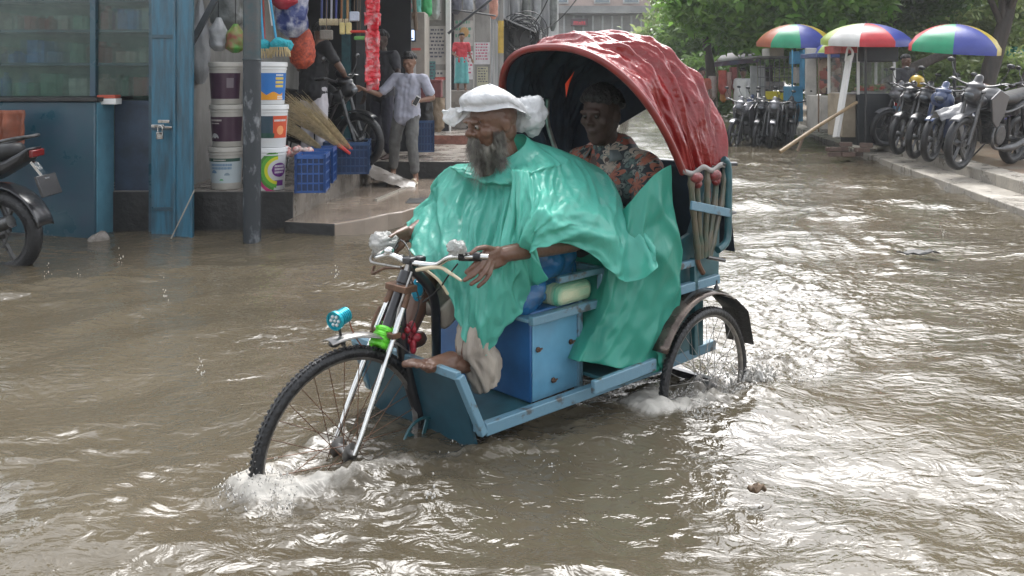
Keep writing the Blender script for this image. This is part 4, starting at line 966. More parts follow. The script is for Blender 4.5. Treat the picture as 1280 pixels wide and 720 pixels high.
for i in range(NU):
    u = i / NU
    for j in range(NV):
        v = j / NV; r_ = (.5 - abs(nz(u * 4 + v * 1.5, v * 1.3, 3)) * 3) * .026 + (.5 - abs(nz(u * 9 - v * 2.4, v * 2.2, 6)) * 3) * .010 + .008 * nz(u * 16, v * 13, 4) + .008 * nz(u * 5, v * 9, 8)
        SP[i, j] += np.array([-.35, -.9, 0]) * r_ * min(1, v * 4 + .2)
t = thing('plastic_sheet', 'green plastic rain sheet hung from the hood over the passenger legs', 'plastic sheet', RK, RTH)
MB().grid([[tuple(p) for p in r] for r in SP]).build('sheet_film', M_sheet, t, 180, solid=.0015)
b = MB(); sc_ = []
for i in range(18):
    u = i / 17; sc_.append([tuple(L(820 + 12 * u, 440 + 42 * u, -.47) + V_((.012 * nz(u * 5, 1), 0, .01 * nz(u * 4, 3)))), tuple(L(834 + 5 * u, 440 + 36 * u, -.475) + V_((.01 * nz(u * 6, 5), .01, 0)))])
b.grid(sc_); b.build('sheet_end', M_sheet, t, 180, solid=.0015)
# ================================================================== LEFT: corner shop, ledges, goods
M_glass = mat('dusty_glass', (.5, .55, .5), .08, trans=.9, alpha=.35, var=.05)
M_dglass = mat('streaked_shop_glass', (.32, .46, .42), .12, trans=.9, alpha=.5, var=.3, vscale=4)
M_shopblue = mat('corner_blue_paint', (.012, .06, .085), .35, var=.35, vscale=3, coat=.2, rvar=.15, col2=(.03, .055, .085), mixs=.55, sharp=0)
M_doorblue = mat('streaked_blue_paint', (.02, .12, .19), .35, col2=(.02, .05, .07), mixs=.56, sharp=0, vscale=7, stretch=(3, 3, .35), coat=.2, bump=.2, bscale=30)
M_bright = mat('lit_counter_blue', (.09, .24, .32), .3, var=.25, vscale=4, coat=.2)
M_plaster = mat('grimy_plaster', (.28, .27, .25), .7, col2=(.13, .125, .115), mixs=.55, sharp=0, vscale=2.5, bump=.3, bscale=18, stretch=(1, 1, .5))
M_wht = mat('white_enamel', (.62, .62, .60), .35, var=.08)
M_wood = mat('weathered_wood', (.16, .11, .07), .6, var=.4, vscale=6, stretch=(6, 6, .6), bump=.4)
M_dark = mat('dark_interior', (.012, .012, .014), .8, var=.4)  # near black colour carries the shade inside shops and doorways
def facing(px0, px1, py0, py1, Y, th, name, m, parent=None, bevel=.0):
    a, c = W(px0, py1, Y), W(px1, py0, Y); return MB().bx(a.x, c.x, Y, Y + th, a.z, c.z).build(name, m, parent, bevel=bevel)
# ---- corner shop with glazed display above a blue counter
shop = thing('corner_shop', 'corner shop with dusty glazed display above a blue metal counter', 'shop', (0, 0, 0))
MB().bx(-5.2, -3.6, 7.60, 7.95, -.1, 1.20).build('counter', M_shopblue, shop, bevel=.012)
MB().bx(-3.606, -3.592, 7.625, 7.94, -.06, 1.19).build('counter_side', M_bright, shop)  # side face lighter than the front, its light put into the colour
MB().bx(-5.3, -3.57, 7.57, 8.3, 1.20, 1.235).build('counter_top', M_concd, shop, bevel=.006)
MB().bx(-3.6, -3.18, 7.97, 8.02, -.1, 1.20).build('recessed_panel', mat('dark_violet_blue', (.022, .04, .07), .45, var=.45, vscale=5), shop, bevel=.004)
MB().bx(-5.4, -3.2, 8.6, 8.66, -.3, 4.5).build('back_wall', mat('green_back_wall', (.16, .24, .20), .8, var=.4, vscale=3), shop)
MB().bx(-3.20, -3.12, 7.75, 8.66, -.3, 4.5).build('side_wall', M_shopblue, shop)
MB().bx(-5.4, -3.12, 7.5, 8.66, 3.2, 3.4).build('ceiling_slab', M_plaster, shop)
for z in (1.52, 1.83, 2.12, 2.4): MB().bx(-5.4, -3.22, 8.2, 8.58, z, z + .025).build('shelf', M_shopblue, shop)
MB().bx(-5.4, -3.22, 7.94, 7.952, 1.24, 3.2).build('pane', M_dglass, shop)
MB().bx(-3.79, -3.74, 7.9, 7.96, 1.24, 3.2).build('mullion', M_shopblue, shop); MB().bx(-4.7, -4.65, 7.9, 7.96, 1.24, 3.2).build('mullion', M_shopblue, shop)
gc = [(.03, .12, .28), (.22, .26, .22), (.05, .16, .10), (.20, .06, .05), (.30, .27, .22), (.06, .10, .14), (.10, .14, .12)]
gm = [mat('goods_%s' % n_, c_, .5, var=.3, vscale=20) for n_, c_ in zip(('blue', 'pale', 'green', 'red', 'cream', 'slate', 'sage'), gc)]
rg = random.Random(4)
for z in (1.235, 1.545, 1.855, 2.145, 2.425):
    x = -5.3
    while x < -3.35:
        w_ = rg.uniform(.10, .24); h_ = rg.uniform(.10, .23); gi = rg.randrange(7); m_ = gm[gi]; gn = ('blue', 'pale', 'green', 'red', 'cream', 'slate', 'sage')[gi]; sh_ = {1.235: 'counter', 1.545: 'lowest shelf', 1.855: 'second shelf', 2.145: 'third shelf', 2.425: 'top shelf'}[z]; where = ('at the left end', 'left of the middle', 'in the middle', 'right of the middle', 'near the right end')[min(4, int((x + 5.3) / .4))]
        if rg.random() < .6:
            o = MB().bx(x, x + w_ * .9, 8.24, 8.42, z, z + h_).build('carton', m_, bevel=.006); tag(o, gn + ' carton ' + where + ' of the glazed ' + sh_ + ', ' + ('wide' if w_ > .17 else 'narrow'), 'carton', 'cartons behind the shop glass')
        else:
            b = MB(); b.lathe([(w_ * .32, 0), (w_ * .36, .02), (w_ * .36, h_ * .7), (w_ * .15, h_ * .85), (w_ * .15, h_), (0, h_)], 14, (x + w_ / 2, 8.32, z)); o = b.build('jar', m_); tag(o, gn + ' jar ' + where + ' of the glazed ' + sh_ + ', ' + ('wide' if w_ > .17 else 'narrow') + (' and tall' if h_ > .16 else ' and low'), 'jar', 'jars behind the shop glass')
        SEEN = globals().setdefault('SEEN_', {}); k_l = o['label']; SEEN[k_l] = SEEN.get(k_l, 0) + 1
        if SEEN[k_l] > 1: o['label'] = k_l + ', right one'
        x += w_ + rg.uniform(0, .05)
t = thing('carton', 'small red and white carton lying on the corner shop counter', 'carton', W(133, 131, 7.75))
MB().box((0, 0, .03), (.22, .12, .05)).build('box_body', M_wht, t, bevel=.004); MB().box((.02, .005, .072), (.16, .11, .03)).build('lid', mat('rust_red_card', (.35, .06, .03), .6), t, bevel=.004)
# orange cloth hanging at the far left
b = MB(); P = []
for i in range(14):
    P.append([tuple(W(-30 + 62 * j / 13, 138 + 62 * i / 13, 7.3) + Vector((0, .04 * math.sin(j * 1.3) + .03 * nz(i * .4, j * .4), 0))) for j in range(14)])
b.grid(P); tag(b.build('sack', mat('orange_cloth', (.20, .06, .03), .7, var=.5, vscale=5), smooth=180, solid=.02), 'faded orange sack leaning on the counter behind the left motorbike', 'sack')
# stone blocks at the foot
for k, (px, py, s_, lab) in enumerate(((100, 293, .16, 'dark wet stone under the counter beside the left motorbike'), (122, 298, .11, 'pale small stone at the water line below the counter corner'))):
    g = G(px, py + 4, 0); b = MB(); b.ell((g.x, g.y, 0), (s_, s_ * .7, s_ * .75), n=12, m=8); f = fused(b, .03, 2, .03, 9); tag(f.build('stone', M_conc if k else M_concd, smooth=50), lab, 'stone')
# ---- blue folding door
door = thing('folding_door', 'streaked blue folding metal door with padlocked hasp beside the corner shop', 'door', (0, 0, 0))
x0, x1, xm = -3.14, -2.755, -2.93
b = MB(); b.bx(x0, xm, 7.66, 7.69, -.3, 3.2); b.build('door_leaf', M_doorblue, door, bevel=.003)
b = MB(); b.bx(xm + .004, x1, 7.60, 7.63, -.3, 3.2); b.bx(xm + .004, xm + .03, 7.585, 7.60, -.3, 3.2); b.bx(x1 - .03, x1, 7.585, 7.60, -.3, 3.2); b.build('door_leaf', M_doorblue, door, bevel=.003)
for z in (.25, .95, 1.75, 2.3): MB().bx(x0 + .01, xm - .005, 7.645, 7.659, z, z + .03).build('stiffener', M_shopblue, door)
h = W(200, 155, 7.55)
b = MB(); b.box(h + Vector((.02, .03, .02)), (.10, .012, .028)); b.box(h + Vector((-.03, .03, -.02)), (.11, .02, .028)); b.box(h + Vector((.05, .03, -.03)), (.08, .012, .02)); b.build('hasp', M_chrome, door, bevel=.003)
b = MB(); b.box(h + Vector((0, .0, -.10)), (.055, .03, .06)); b.tube(curve([h + Vector((-.018, 0, -.07)), h + Vector((-.018, 0, -.03)), h + Vector((0, 0, -.012)), h + Vector((.018, 0, -.03)), h + Vector((.018, 0, -.07))], 12), .005, 8); b.build('padlock', M_chrome, door, bevel=.004)
b = MB(); b.tube([W(243, 238, 7.5), W(214, 298, 7.5)], .006, 8); tag(b.build('rod', M_kerb), 'thin pale rod leaning against the foot of the blue door', 'rod')
# ---- steel pole
pole = thing('steel_pole', 'tall dark teal steel pole with splashed paint standing in front of the paint buckets', 'pole', G(315, 303))
M_pole = mat('pole_paint', (.014, .045, .055), .5, col2=(.05, .05, .05), mixs=.5, sharp=0, vscale=9, coat=.2, bump=.1)
M_pole2 = mat('pole_splash', (.02, .025, .03), .55, col2=(.38, .40, .42), mixs=.70, vscale=11, stretch=(1, 1, .5), bump=.2)
MB().lathe([(.074, 1.55), (.074, 4.2)], 28).build('shaft', M_pole, pole); MB().lathe([(.075, -.4), (.075, 1.55), (.0745, 1.56)], 28).build('painted_foot', M_pole2, pole)
b = MB(); b.ring(.077, .006, (0, 0, 1.56), (0, 0, 1), n=28, m=6); b.build('collar', M_pole, pole)
# ---- paint buckets
def bucket(loc, lab, kind, mud=False):
    t = thing('paint_bucket', lab, 'bucket', loc, 0, 'stacked paint buckets'); hh = .385
    mbod = mat('grubby_bucket_plastic', (.42, .40, .36), .35, var=.12, vscale=8) if mud else mat('white_bucket_plastic', (.66, .67, .67), .3, var=.05)
    MB().lathe([(.0, .0), (.128, .0), (.132, .006), (.150, hh - .07), (.156, hh - .068), (.156, hh - .060), (.151, hh - .058), (.152, hh - .035), (0, hh - .035)], 40).build('shell', mbod, t)
    l = MB(); l.lathe([(.0, hh - .02), (.135, hh - .02), (.14, hh), (.155, hh), (.160, hh - .004), (.162, hh - .04), (.156, hh - .042), (.155, hh - .034), (0, hh - .034)], 40); l.build('lid', mbod, t)
    def wrap(z0, z1, a0, a1, m, dr=.0012, name='label', pts=None):
        P = []; n = max(4, int(abs(a1 - a0) / 6))
        for i in range(9):
            z = z0 + (z1 - z0) * i / 8; r = .132 + (z - .006) / (hh - .076) * .018 + dr; P.append([(r * math.sin(R_(a0 + (a1 - a0) * j / n)), -r * math.cos(R_(a0 + (a1 - a0) * j / n)), z) for j in range(n + 1)])
        b = MB(); b.grid(P); return b.build(name, m, t, 180)
    def shape(poly, m, dr=.002, name='print'):     # flat print wrapped on the wall: (degrees, height)
        lo, hi = min(p[0] for p in poly), max(p[0] for p in poly); n = max(1, int((hi - lo) / 4)); b = MB(); rows = []
        for i in range(n + 1):
            a = lo + (hi - lo) * min(.999, max(.001, i / n)); zs = []
            for k in range(len(poly)):
                (a0, z0), (a1, z1) = poly[k], poly[(k + 1) % len(poly)]
                if (a0 - a) * (a1 - a) < 0: zs.append(z0 + (z1 - z0) * (a - a0) / (a1 - a0))
            if len(zs) < 2: continue
            rows.append([((.132 + (z - .006) / (hh - .076) * .018 + dr) * math.sin(R_(a)), -(.132 + (z - .006) / (hh - .076) * .018 + dr) * math.cos(R_(a)), z) for z in (min(zs), max(zs))])
        if len(rows) > 1: b.grid(rows); b.build(name, m, t, 0)
    def disc(a, z, ra, rz, m, dr=.002): shape([(a + ra * math.cos(i * .3927), z + rz * math.sin(i * .3927)) for i in range(16)], m, dr)
    def arcband(a, z, r0, r1, t0, t1, m, dr=.002):
        b = MB(); P = []
        for i in range(15):
            tt = R_(t0 + (t1 - t0) * i / 14); row = []
            for rr in (r0, r1):
                aa, zz = a + rr * math.cos(tt) * 180 / math.pi / .14 * 1, z + rr * math.sin(tt); q = .132 + (zz - .006) / (hh - .076) * .018 + dr; row.append((q * math.sin(R_(aa)), -q * math.cos(R_(aa)), zz))
            P.append(row)
        b.grid(P); b.build('print', m, t, 0)
    C_ = lambda n_, c_: mat('print_' + n_, c_, .35, var=.08)
    def bars(a0, z, n_, m, w=26, hgt=.010, gap=.018):     # rows of small lettering
        for r in range(n_):
            x = a0
            while x < a0 + w: ww = rg.uniform(2, 4); shape([(x, z - r * gap), (x + ww, z - r * gap), (x + ww, z - r * gap + hgt), (x, z - r * gap + hgt)], m, .0032, 'lettering'); x += ww + 1.3
    if kind == 'plum':
        wrap(.05, .275, -85, 85, C_('plum', (.045, .015, .035))); bars(-45, .235, 1, C_('pale', (.5, .45, .42)), 46, .016); bars(-45, .21, 1, C_('pale', (.5, .45, .42)), 38, .009)
        arcband(-28, .08, .0, .045, 0, 180, C_('greywhite', (.45, .45, .45)), .0025)
    if kind == 'plumtop':
        wrap(.05, .285, -85, 85, C_('plum', (.045, .015, .035))); shape([(30, .15), (55, .15), (55, .24), (30, .24)], C_('mauve', (.16, .13, .15)))
    if kind == 'pale':
        wrap(.06, .285, -85, 85, C_('ice', (.42, .48, .50))); wrap(.255, .285, -70, 70, C_('bottle', (.02, .07, .05)), .0022); bars(-30, .264, 1, C_('pale', (.5, .45, .42)), 44, .011)
        bars(-42, .215, 2, C_('steel', (.12, .22, .34)), 76, .022, .030); arcband(-30, .15, .0, .03, 0, 180, C_('steel', (.12, .22, .34))); arcband(20, .13, .0, .025, 0, 180, C_('greyb', (.2, .26, .3)))
        shape([(-8, .085), (8, .085), (0, .11)], C_('leaf', (.05, .3, .08)))
    if kind == 'blue':
        wrap(.0 + .04, .285, -85, 85, C_('azure', (.02, .15, .45))); shape([(-60, .042), (-60, .10), (-30, .13), (-5, .085), (20, .12), (48, .085), (60, .11), (60, .042)], C_('amber', (.65, .28, .02)), .002)
        for z in (.155, .19, .225): shape([(28, z), (62, z), (62, z + .022), (28, z + .022)], C_('lemon', (.6, .45, .1)), .0022)
        bars(30, .258, 1, C_('pale2', (.7, .7, .68)), 30, .016); bars(36, .065, 2, C_('pale2', (.7, .7, .68)), 24, .014)
    if kind == 'orange':
        wrap(.085, .285, -85, 20, C_('slate', (.03, .06, .085))); wrap(.085, .285, 20, 85, C_('vermil', (.55, .07, .02)), .0014); disc(48, .155, 15, .042, C_('apricot', (.75, .30, .12))); bars(24, .235, 1, C_('pale2', (.7, .7, .68)), 50, .018)
        shape([(-60, .09), (25, .09), (25, .13), (-60, .13)], C_('bottle', (.02, .07, .05)), .0024)
    if kind == 'swirl':
        wrap(.04, .09, -85, 75, C_('violet', (.14, .02, .20))); arcband(52, .18, .16, .185, 100, 255, C_('olive', (.06, .22, .03))); arcband(52, .18, .128, .16, 95, 262, C_('grass', (.10, .36, .04))); arcband(52, .18, .10, .128, 95, 262, C_('lemon2', (.62, .60, .03)))
        arcband(52, .18, .185, .215, 180, 280, C_('magenta', (.42, .02, .14))); disc(55, .185, 30, .065, C_('violet', (.14, .02, .20)), .003); bars(36, .21, 3, C_('pale2', (.7, .7, .68)), 36, .018, .028)
    return t
xl, xr_ = W(283, 240, 8.12), W(337, 240, 8.06)
for k, (kd_, lab) in enumerate((('pale', 'grubby pale paint bucket with blue lettering at the bottom of the left stack'), ('plum', 'plum labelled paint bucket in the middle of the left stack'), ('plumtop', 'plum labelled paint bucket on top of the left stack behind the pole'))):
    bucket((xl.x + .01 * (k % 2), xl.y, .388 + k * .388), lab, kd_, True).rotation_euler.z = -.1 * k
for k, (kd_, lab) in enumerate((('swirl', 'white paint bucket with violet and green swirl at the bottom of the right stack'), ('orange', 'white paint bucket with slate and orange label in the middle of the right stack'), ('blue', 'white paint bucket with blue and amber label on top of the right stack'))):
    bucket((xr_.x + .012 * (k % 2), xr_.y, .388 + k * .388), lab, kd_).rotation_euler.z = -.05 + .1 * k
# ---- plastic crates
M_crate = mat('blue_crate_plastic', (.015, .07, .25), .35, var=.12, vscale=6); M_crated = mat('dark_blue_crate_plastic', (.012, .05, .14), .35, var=.2)
M_crated2 = mat('crate_inner_shade', (.008, .03, .10), .6)  # darker copy of the blue; shade inside the crates put into its colour
def crate(loc, rz, size, lab, m, group='blue plastic crates'):
    t = thing('plastic_crate', lab, 'crate', loc, rz, group); a, d, h_ = size
    b = MB(); b.bx(-a / 2, a / 2, -d / 2, d / 2, 0, .012); b.build('bottom', m, t)
    for sd, (x0_, y0_, x1_, y1_) in enumerate(((-a / 2, -d / 2, a / 2, -d / 2), (a / 2, -d / 2, a / 2, d / 2), (a / 2, d / 2, -a / 2, d / 2), (-a / 2, d / 2, -a / 2, -d / 2))):
        b = MB(); p, q = Vector((x0_, y0_, 0)), Vector((x1_, y1_, 0)); n = max(5, int((q - p).length / .045))
        for z in (.012, h_ * .25, h_ * .5, h_ * .75, h_ - .02): b.beam(p + Vector((0, 0, z)), q + Vector((0, 0, z)), .012 if z < h_ * .9 else .022, .014 if z < h_ * .9 else .036)
        for i in range(n + 1): r = p.lerp(q, i / n); b.beam(r, r + Vector((0, 0, h_)), .010 if 0 < i < n else .022, .010 if 0 < i < n else .022)
        o_ = (p + q) / 2; dn = Vector((q.y - p.y, p.x - q.x, 0)).normalized()
        b.add([p * .95 + Vector((0, 0, h_ * .04)), q * .95 + Vector((0, 0, h_ * .04)), q * .95 + Vector((0, 0, h_ * .9)), p * .95 + Vector((0, 0, h_ * .9))], [(0, 1, 2, 3)], 1)
        b.build('side_wall', [m, M_crated2], t, 0)
    return t
ca = G(380, 243, .386); crate((ca.x + .02, ca.y + .25, .388), .10, (.25, .36, .34), 'blue plastic crate nearest the paint buckets', M_crate)
cb = G(398, 232, .386); crate((cb.x - .03, cb.y + .32, .388), .10, (.22, .34, .34), 'narrow blue plastic crate between the two larger crates', M_crate)
cc_ = G(437, 218, .386); crate((cc_.x - .07, cc_.y + .28, .388), .12, (.46, .6, .34), 'wide dark blue crate at the end of the ledge filled with plastic bags', M_crated)
puff((cc_.x - .1, cc_.y + .2, .60), (.17, .17, .12), Matrix.Identity(3), 13); tb = thing('plastic_bag', 'crumpled clear bag stuffed in the wide dark blue crate', 'plastic bag', (cc_.x - .09, cc_.y + .22, .60)); puff((0, 0, 0), (.16, .18, .13), Matrix.Identity(3), 13).build('bag_film', M_glass, tb, 180)
# ---- straw brooms
M_straw = mat('broom_straw', (.50, .42, .27), .7, var=.4, vscale=20)
def broom(a, c, sp, lab, seed):
    a, c = Vector(a), Vector(c); t = thing('straw_broom', lab, 'broom', a, 0, 'straw brooms'); rg_ = random.Random(seed); d = c - a; x_, y_, dd = frame_of(d); b = MB()
    for k in range(130):
        an = rg_.uniform(0, 6.28); r0 = rg_.random() ** .5; e1 = x_ * math.cos(an) * r0 + y_ * math.sin(an) * r0
        s0 = Vector(); s1 = d * rg_.uniform(.85, 1.05) + e1 * sp; md_2 = d * .5 + e1 * sp * .55 + Vector((0, 0, rg_.uniform(0, .03)))
        b.tube([e1 * .02 + s0, md_2, s1], [.0028, .0024, .0012], 3, cap=False)
    b.build('bristles', M_straw, t, 0); b = MB(); b.tube([-d * .14, d * .10], [.016, .026], 10); b.build('handle', mat('red_wrap', (.5, .03, .03), .4), t)
bz = W(425, 188, 9.0)
broom(bz + Vector((0, .1, .02)), W(352, 128, 8.3), .13, 'straw broom lying nearest the paint buckets', 1)
broom(bz + Vector((.05, .3, .0)), W(370, 128, 8.8), .14, 'straw broom lying in the middle of the bundle', 2)
broom(bz + Vector((-.12, -.1, -.02)), W(346, 150, 8.3), .08, 'straw broom lying lowest on the crates', 3)
t = thing('produce_bag', 'small bag of red and white goods beside the front crate', 'bag', W(372, 190, 8.2)); b = MB(); rg = random.Random(8)
for k in range(22): b.ell((rg.uniform(-.12, .12), rg.uniform(-.1, .1), rg.uniform(-.03, .04)), (.03, .03, .028), n=10, m=6)
b.build('goods', mat('red_white_goods', (.4, .06, .05), .4, col2=(.5, .45, .42), mixs=.5, vscale=14), t, 180)
# ---- goods hanging from the shop front beam
M_steelbeam = mat('beam_paint', (.05, .055, .06), .5, var=.4)
t = thing('awning_beam', 'dark beam running over the shop fronts from which goods hang', 'beam', (0, 0, 0)); MB().beam((-3.1, 8.1, 2.62), (-.9, 18, 2.9), .08, .10).build('beam', M_steelbeam, t); MB().beam((-3.1, 8.6, 2.7), (-.2, 8.6 + 11, 3.0), .05, .06).build('beam', M_steelbeam, t)
t = thing('diagonal_brace', 'dark diagonal steel brace between the blue door and the hanging bags', 'brace', (0, 0, 0)); MB().beam(W(232, 68, 7.9), W(275, -12, 7.9), .04, .05).build('bar', M_steelbeam, t)
def hang(name, lab, cat, px0, px1, py0, py1, Y, m, depth=.12, seed=0, knots=True, group=None):
    t = thing(name, lab, cat, W((px0 + px1) / 2, py1, Y), 0, group); h_ = (py1 - py0) * Y / F; w_ = (px1 - px0) * Y / F / 2; P = []
    for i in range(22):
        u = i / 21; row = []; pr_ = min(1, .25 + 1.15 * math.sin(min(1, u * 1.15) * math.pi / 2)) if knots else 1; pr_ *= (1 - max(0, u - .86) * 4.5)
        for j in range(28):
            a = 6.283 * j / 28; k = 1 + .22 * nz(math.cos(a) * 2 + seed, math.sin(a) * 2, u * 4) + .10 * nz(math.cos(a) * 6 + seed, math.sin(a) * 6, u * 7); row.append((w_ * pr_ * k * math.cos(a), depth * pr_ * k * math.sin(a), h_ * (1 - u)))
        P.append(row)
    MB().grid(P, cv=True).build('pouch', m, t, 180)
    if knots: MB().tube([(0, 0, h_ * .95), (0, 0, h_ + max(.1, 2.75 - (HC - (py0 - YH) * Y / F)))], .004, 5).build('string', M_dark, t)
    return t
M_bagw = mat('milky_bag', (.42, .43, .44), .25, var=.15, vscale=7, thin=.3, bump=.5, bscale=25); M_bagd = mat('grey_bag', (.20, .21, .20), .3, var=.4, vscale=6, thin=.2, bump=.5, bscale=25)
hang('hanging_bag', 'long pale hanging bag just right of the blue door', 'bag', 240, 262, 0, 105, 8.5, M_bagw, .1, 1)
hang('hanging_bag', 'grey bulging bag hanging above the left paint buckets', 'bag', 264, 304, -40, 40, 8.6, M_bagd, .15, 2)
hang('hanging_bag', 'clear bag with blue bottom standing on the left bucket stack', 'bag', 262, 284, 22, 64, 8.1, M_bagw, .08, 3)
t = hang('hanging_bag', 'red and green bag of toys on the left bucket stack behind the pole', 'bag', 283, 306, 30, 66, 8.1, mat('red_green_goods', (.30, .07, .06), .4, col2=(.05, .30, .04), mixs=.5, vscale=9), .08, 4)
hang('hanging_bag', 'blue white and red printed sack hanging over the orange net', 'bag', 345, 384, -30, 47, 8.3, mat('printed_sack', (.015, .03, .14), .3, col2=(.6, .6, .62), mixs=.6, vscale=7, bump=.3), .13, 5)
hang('hanging_bag', 'red cloth bundle hanging above the printed sack', 'bag', 338, 372, -50, 12, 8.2, mat('crimson_cloth', (.30, .015, .03), .5, var=.4), .12, 6)
hang('net_bag', 'orange net bag hanging beside the man in black', 'net bag', 361, 393, 28, 86, 8.5, mat('orange_net', (.50, .07, .02), .6, col2=(.16, .02, .01), mixs=.5, vscale=40), .10, 7)
for k, (pa, pb, lab) in enumerate(((( 324, -20), (329, 50), 'cyan mop with straight blue handle next to the pole'), ((335, -20), (345, 48), 'cyan mop with slanting blue handle above the right bucket stack'))):
    t = thing('mop', lab, 'mop', W(pb[0], pb[1], 8.0), 0, 'cyan mops'); o_ = W(pb[0], pb[1], 8.0); a_ = W(pa[0], pa[1], 8.0) - o_; MB().tube([a_, Vector((0, 0, 0))], .011, 8).build('handle', mat('cyan_handle', (.03, .28, .48), .3), t)
    c_ = Vector((-.02 if k == 0 else .03, .0, -.05)); b = MB(); b.ell(c_, (.085, .07, .06)); b.ell(c_ + Vector((.07, .03, -.01)), (.05, .05, .05)); fused(b, .009, 2, .014, 22).build('mop_head', mat('cyan_tuft', (.02, .30, .36), .8, bump=.8, bscale=70), t, 180)
    b = MB()
    for q in range(60): an = q * .5; p = c_ + Vector((math.cos(an) * .08, math.sin(an) * .06, -.03)); b.tube([p, p + Vector((math.cos(an) * .02, 0, -.045 - .02 * (q % 3)))], .005, 4)
    b.build('fringe', mat('tan_fringe', (.42, .33, .18), .8), t, 0)
MB_ = MB(); t = thing('broom_handle', 'thin red handle hanging between the two mops', 'handle', W(331, 50, 8.05)); MB().tube([(0, 0, 0), (-.02, 0, .55)], .008, 8).build('stick', mat('red_stick', (.4, .05, .04), .4), t)
t = thing('broom_handle', 'pale flat slat hanging beside the slanting mop handle', 'handle', W(335, 32, 8.05)); MB().beam((.04, 0, 0), (-.02, 0, .5), .03, .012).build('stick', M_wht, t)
# row of brushes
bc = [((.05, .07, .2), 402), ((.03, .04, .1), 408), ((.35, .35, .4), 414), ((.05, .06, .22), 420), ((.30, .12, .04), 427), ((.35, .2, .08), 434)]
for k, (c_, px) in enumerate(bc):
    t = thing('brush', ('navy', 'black', 'pale grey', 'blue', 'rust', 'tan')[k] + ' handled brush hanging between the net bag and the red packets', 'brush', W(px, 24, 9.2), 0, 'brushes hanging in a row'); MB().tube([(0, 0, 0), (.01, 0, .55)], .012, 8).build('handle', mat('brush_handle_%s' % 'abcdef'[k], c_, .4), t); MB().box((0, 0, -.03), (.05, .04, .07)).build('bristles', M_straw, t, bevel=.008)
for px, py, w_, h_, c_, nm, lab in ((428, 30, .055, .12, (.62, .52, .22), 'cream', 'cream brush hanging leftmost of the low pair'), (436, 30, .055, .12, (.62, .52, .22), 'cream', 'cream brush hanging rightmost of the low pair'), (447, 34, .17, .028, (.6, .05, .03), 'red', 'red cross bar of a hanging broom beside the red packets'), (450, 42, .12, .04, (.15, .4, .1), 'green', 'green scrubber hanging under the red bar'), (443, 15, .10, .10, (.5, .55, .65), 'pale', 'pale tufted brush hanging above the red bar'), (408, 38, .13, .10, (.22, .20, .17), 'grey', 'grey brush block left of the cream brushes')):
    t = thing('scrubbing_brush', lab, 'brush', W(px, py + 8, 9.0)); b = MB(); b.box((0, 0, .02), (w_, .05, h_)); b.build('block', mat('brushblock_' + nm, c_, .5, bump=.4, bscale=60), t, bevel=.012); MB().tube([(0, 0, h_ / 2), (.005, 0, 1.1)], .004, 6).build('cord', M_wood, t)
# red packets on a string
M_packet = mat('red_packet_film', (.62, .02, .035), .2, col2=(.62, .55, .55), mixs=.62, vscale=13, bump=.6, bscale=25)
t = thing('packet_strip', 'long strip of shiny red packets hanging in front of the shops', 'packet strip', W(466, 105, 8.9)); rg = random.Random(21); top = W(468, -14, 8.9) - W(466, 105, 8.9); k = 0; z = 0
while z < top.z:
    b = MB(); an = rg.uniform(-.7, .7); w_ = rg.uniform(.055, .085); P = []
    for i in range(7):
        for_ = []
        for j in range(7):
            u, v = i / 6 - .5, j / 6 - .5; for_.append(tuple(Vector((rg.uniform(-.006, .006), -.015, z)) + rotz(an) @ Vector((u * 2 * w_, .022 * math.cos(u * 3) * math.cos(v * 3) * rg.uniform(.5, 1.2), v * .12 + .01 * rg.uniform(-1, 1)))))
        P.append(for_)
    b.grid(P); b.build('packet', M_packet, t, 180, solid=.012); z += rg.uniform(.03, .055)
MB().tube([(0, 0, 0), (top.x, 0, top.z + .4)], .004, 5).build('string', M_dark, t)

# ================================================================== shops along the left side of the street
def post(px0, px1, py0, py1, Y, dep, name, m, lab, cat, parts=None):
    """a pier or panel seen end on"""
    t = thing(name, lab, cat, W((px0 + px1) / 2, py1, Y)); w_ = (px1 - px0) * Y / F; h_ = (py1 - py0) * Y / F
    MB().bx(-w_ / 2, w_ / 2, 0, dep, 0, h_).build('shaft', m, t, bevel=.008); return t, w_, h_
M_paper = mat('aged_poster_paper', (.45, .43, .40), .7, col2=(.30, .29, .28), mixs=.6, vscale=6, sharp=0)
def poster(t, x0, x1, z0, z1, m, seed=0, accent=None, lines=6, y=-.004):
    o = MB().bx(x0, x1, y - .003, y, z0, z1).build('poster', m, t); rg_ = random.Random(seed); b = MB(); h_ = z1 - z0
    for r in range(lines):
        z = z1 - h_ * (.12 + .8 * r / lines); x = x0 + (x1 - x0) * .1
        while x < x1 - (x1 - x0) * .15: w_ = rg_.uniform(.02, .06); b.bx(x, min(x + w_, x1 - .01), y - .0055, y - .0035, z, z + h_ / lines * .35); x += w_ + .02
    b.build('print', accent or mat('faded_ink', (.10, .10, .13), .7), o, 0)
# dark shop interior behind the man in black and the motorbike
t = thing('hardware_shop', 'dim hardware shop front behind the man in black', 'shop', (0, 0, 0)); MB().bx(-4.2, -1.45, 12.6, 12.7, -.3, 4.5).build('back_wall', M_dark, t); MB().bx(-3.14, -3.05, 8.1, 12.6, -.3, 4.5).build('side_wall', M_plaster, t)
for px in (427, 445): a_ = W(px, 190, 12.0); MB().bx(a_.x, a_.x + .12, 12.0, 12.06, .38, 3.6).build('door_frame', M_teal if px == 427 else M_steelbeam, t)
MB().bx(-4.2, -.6, 8.8, 14.0, 3.35, 3.5).build('awning', M_dark, t)
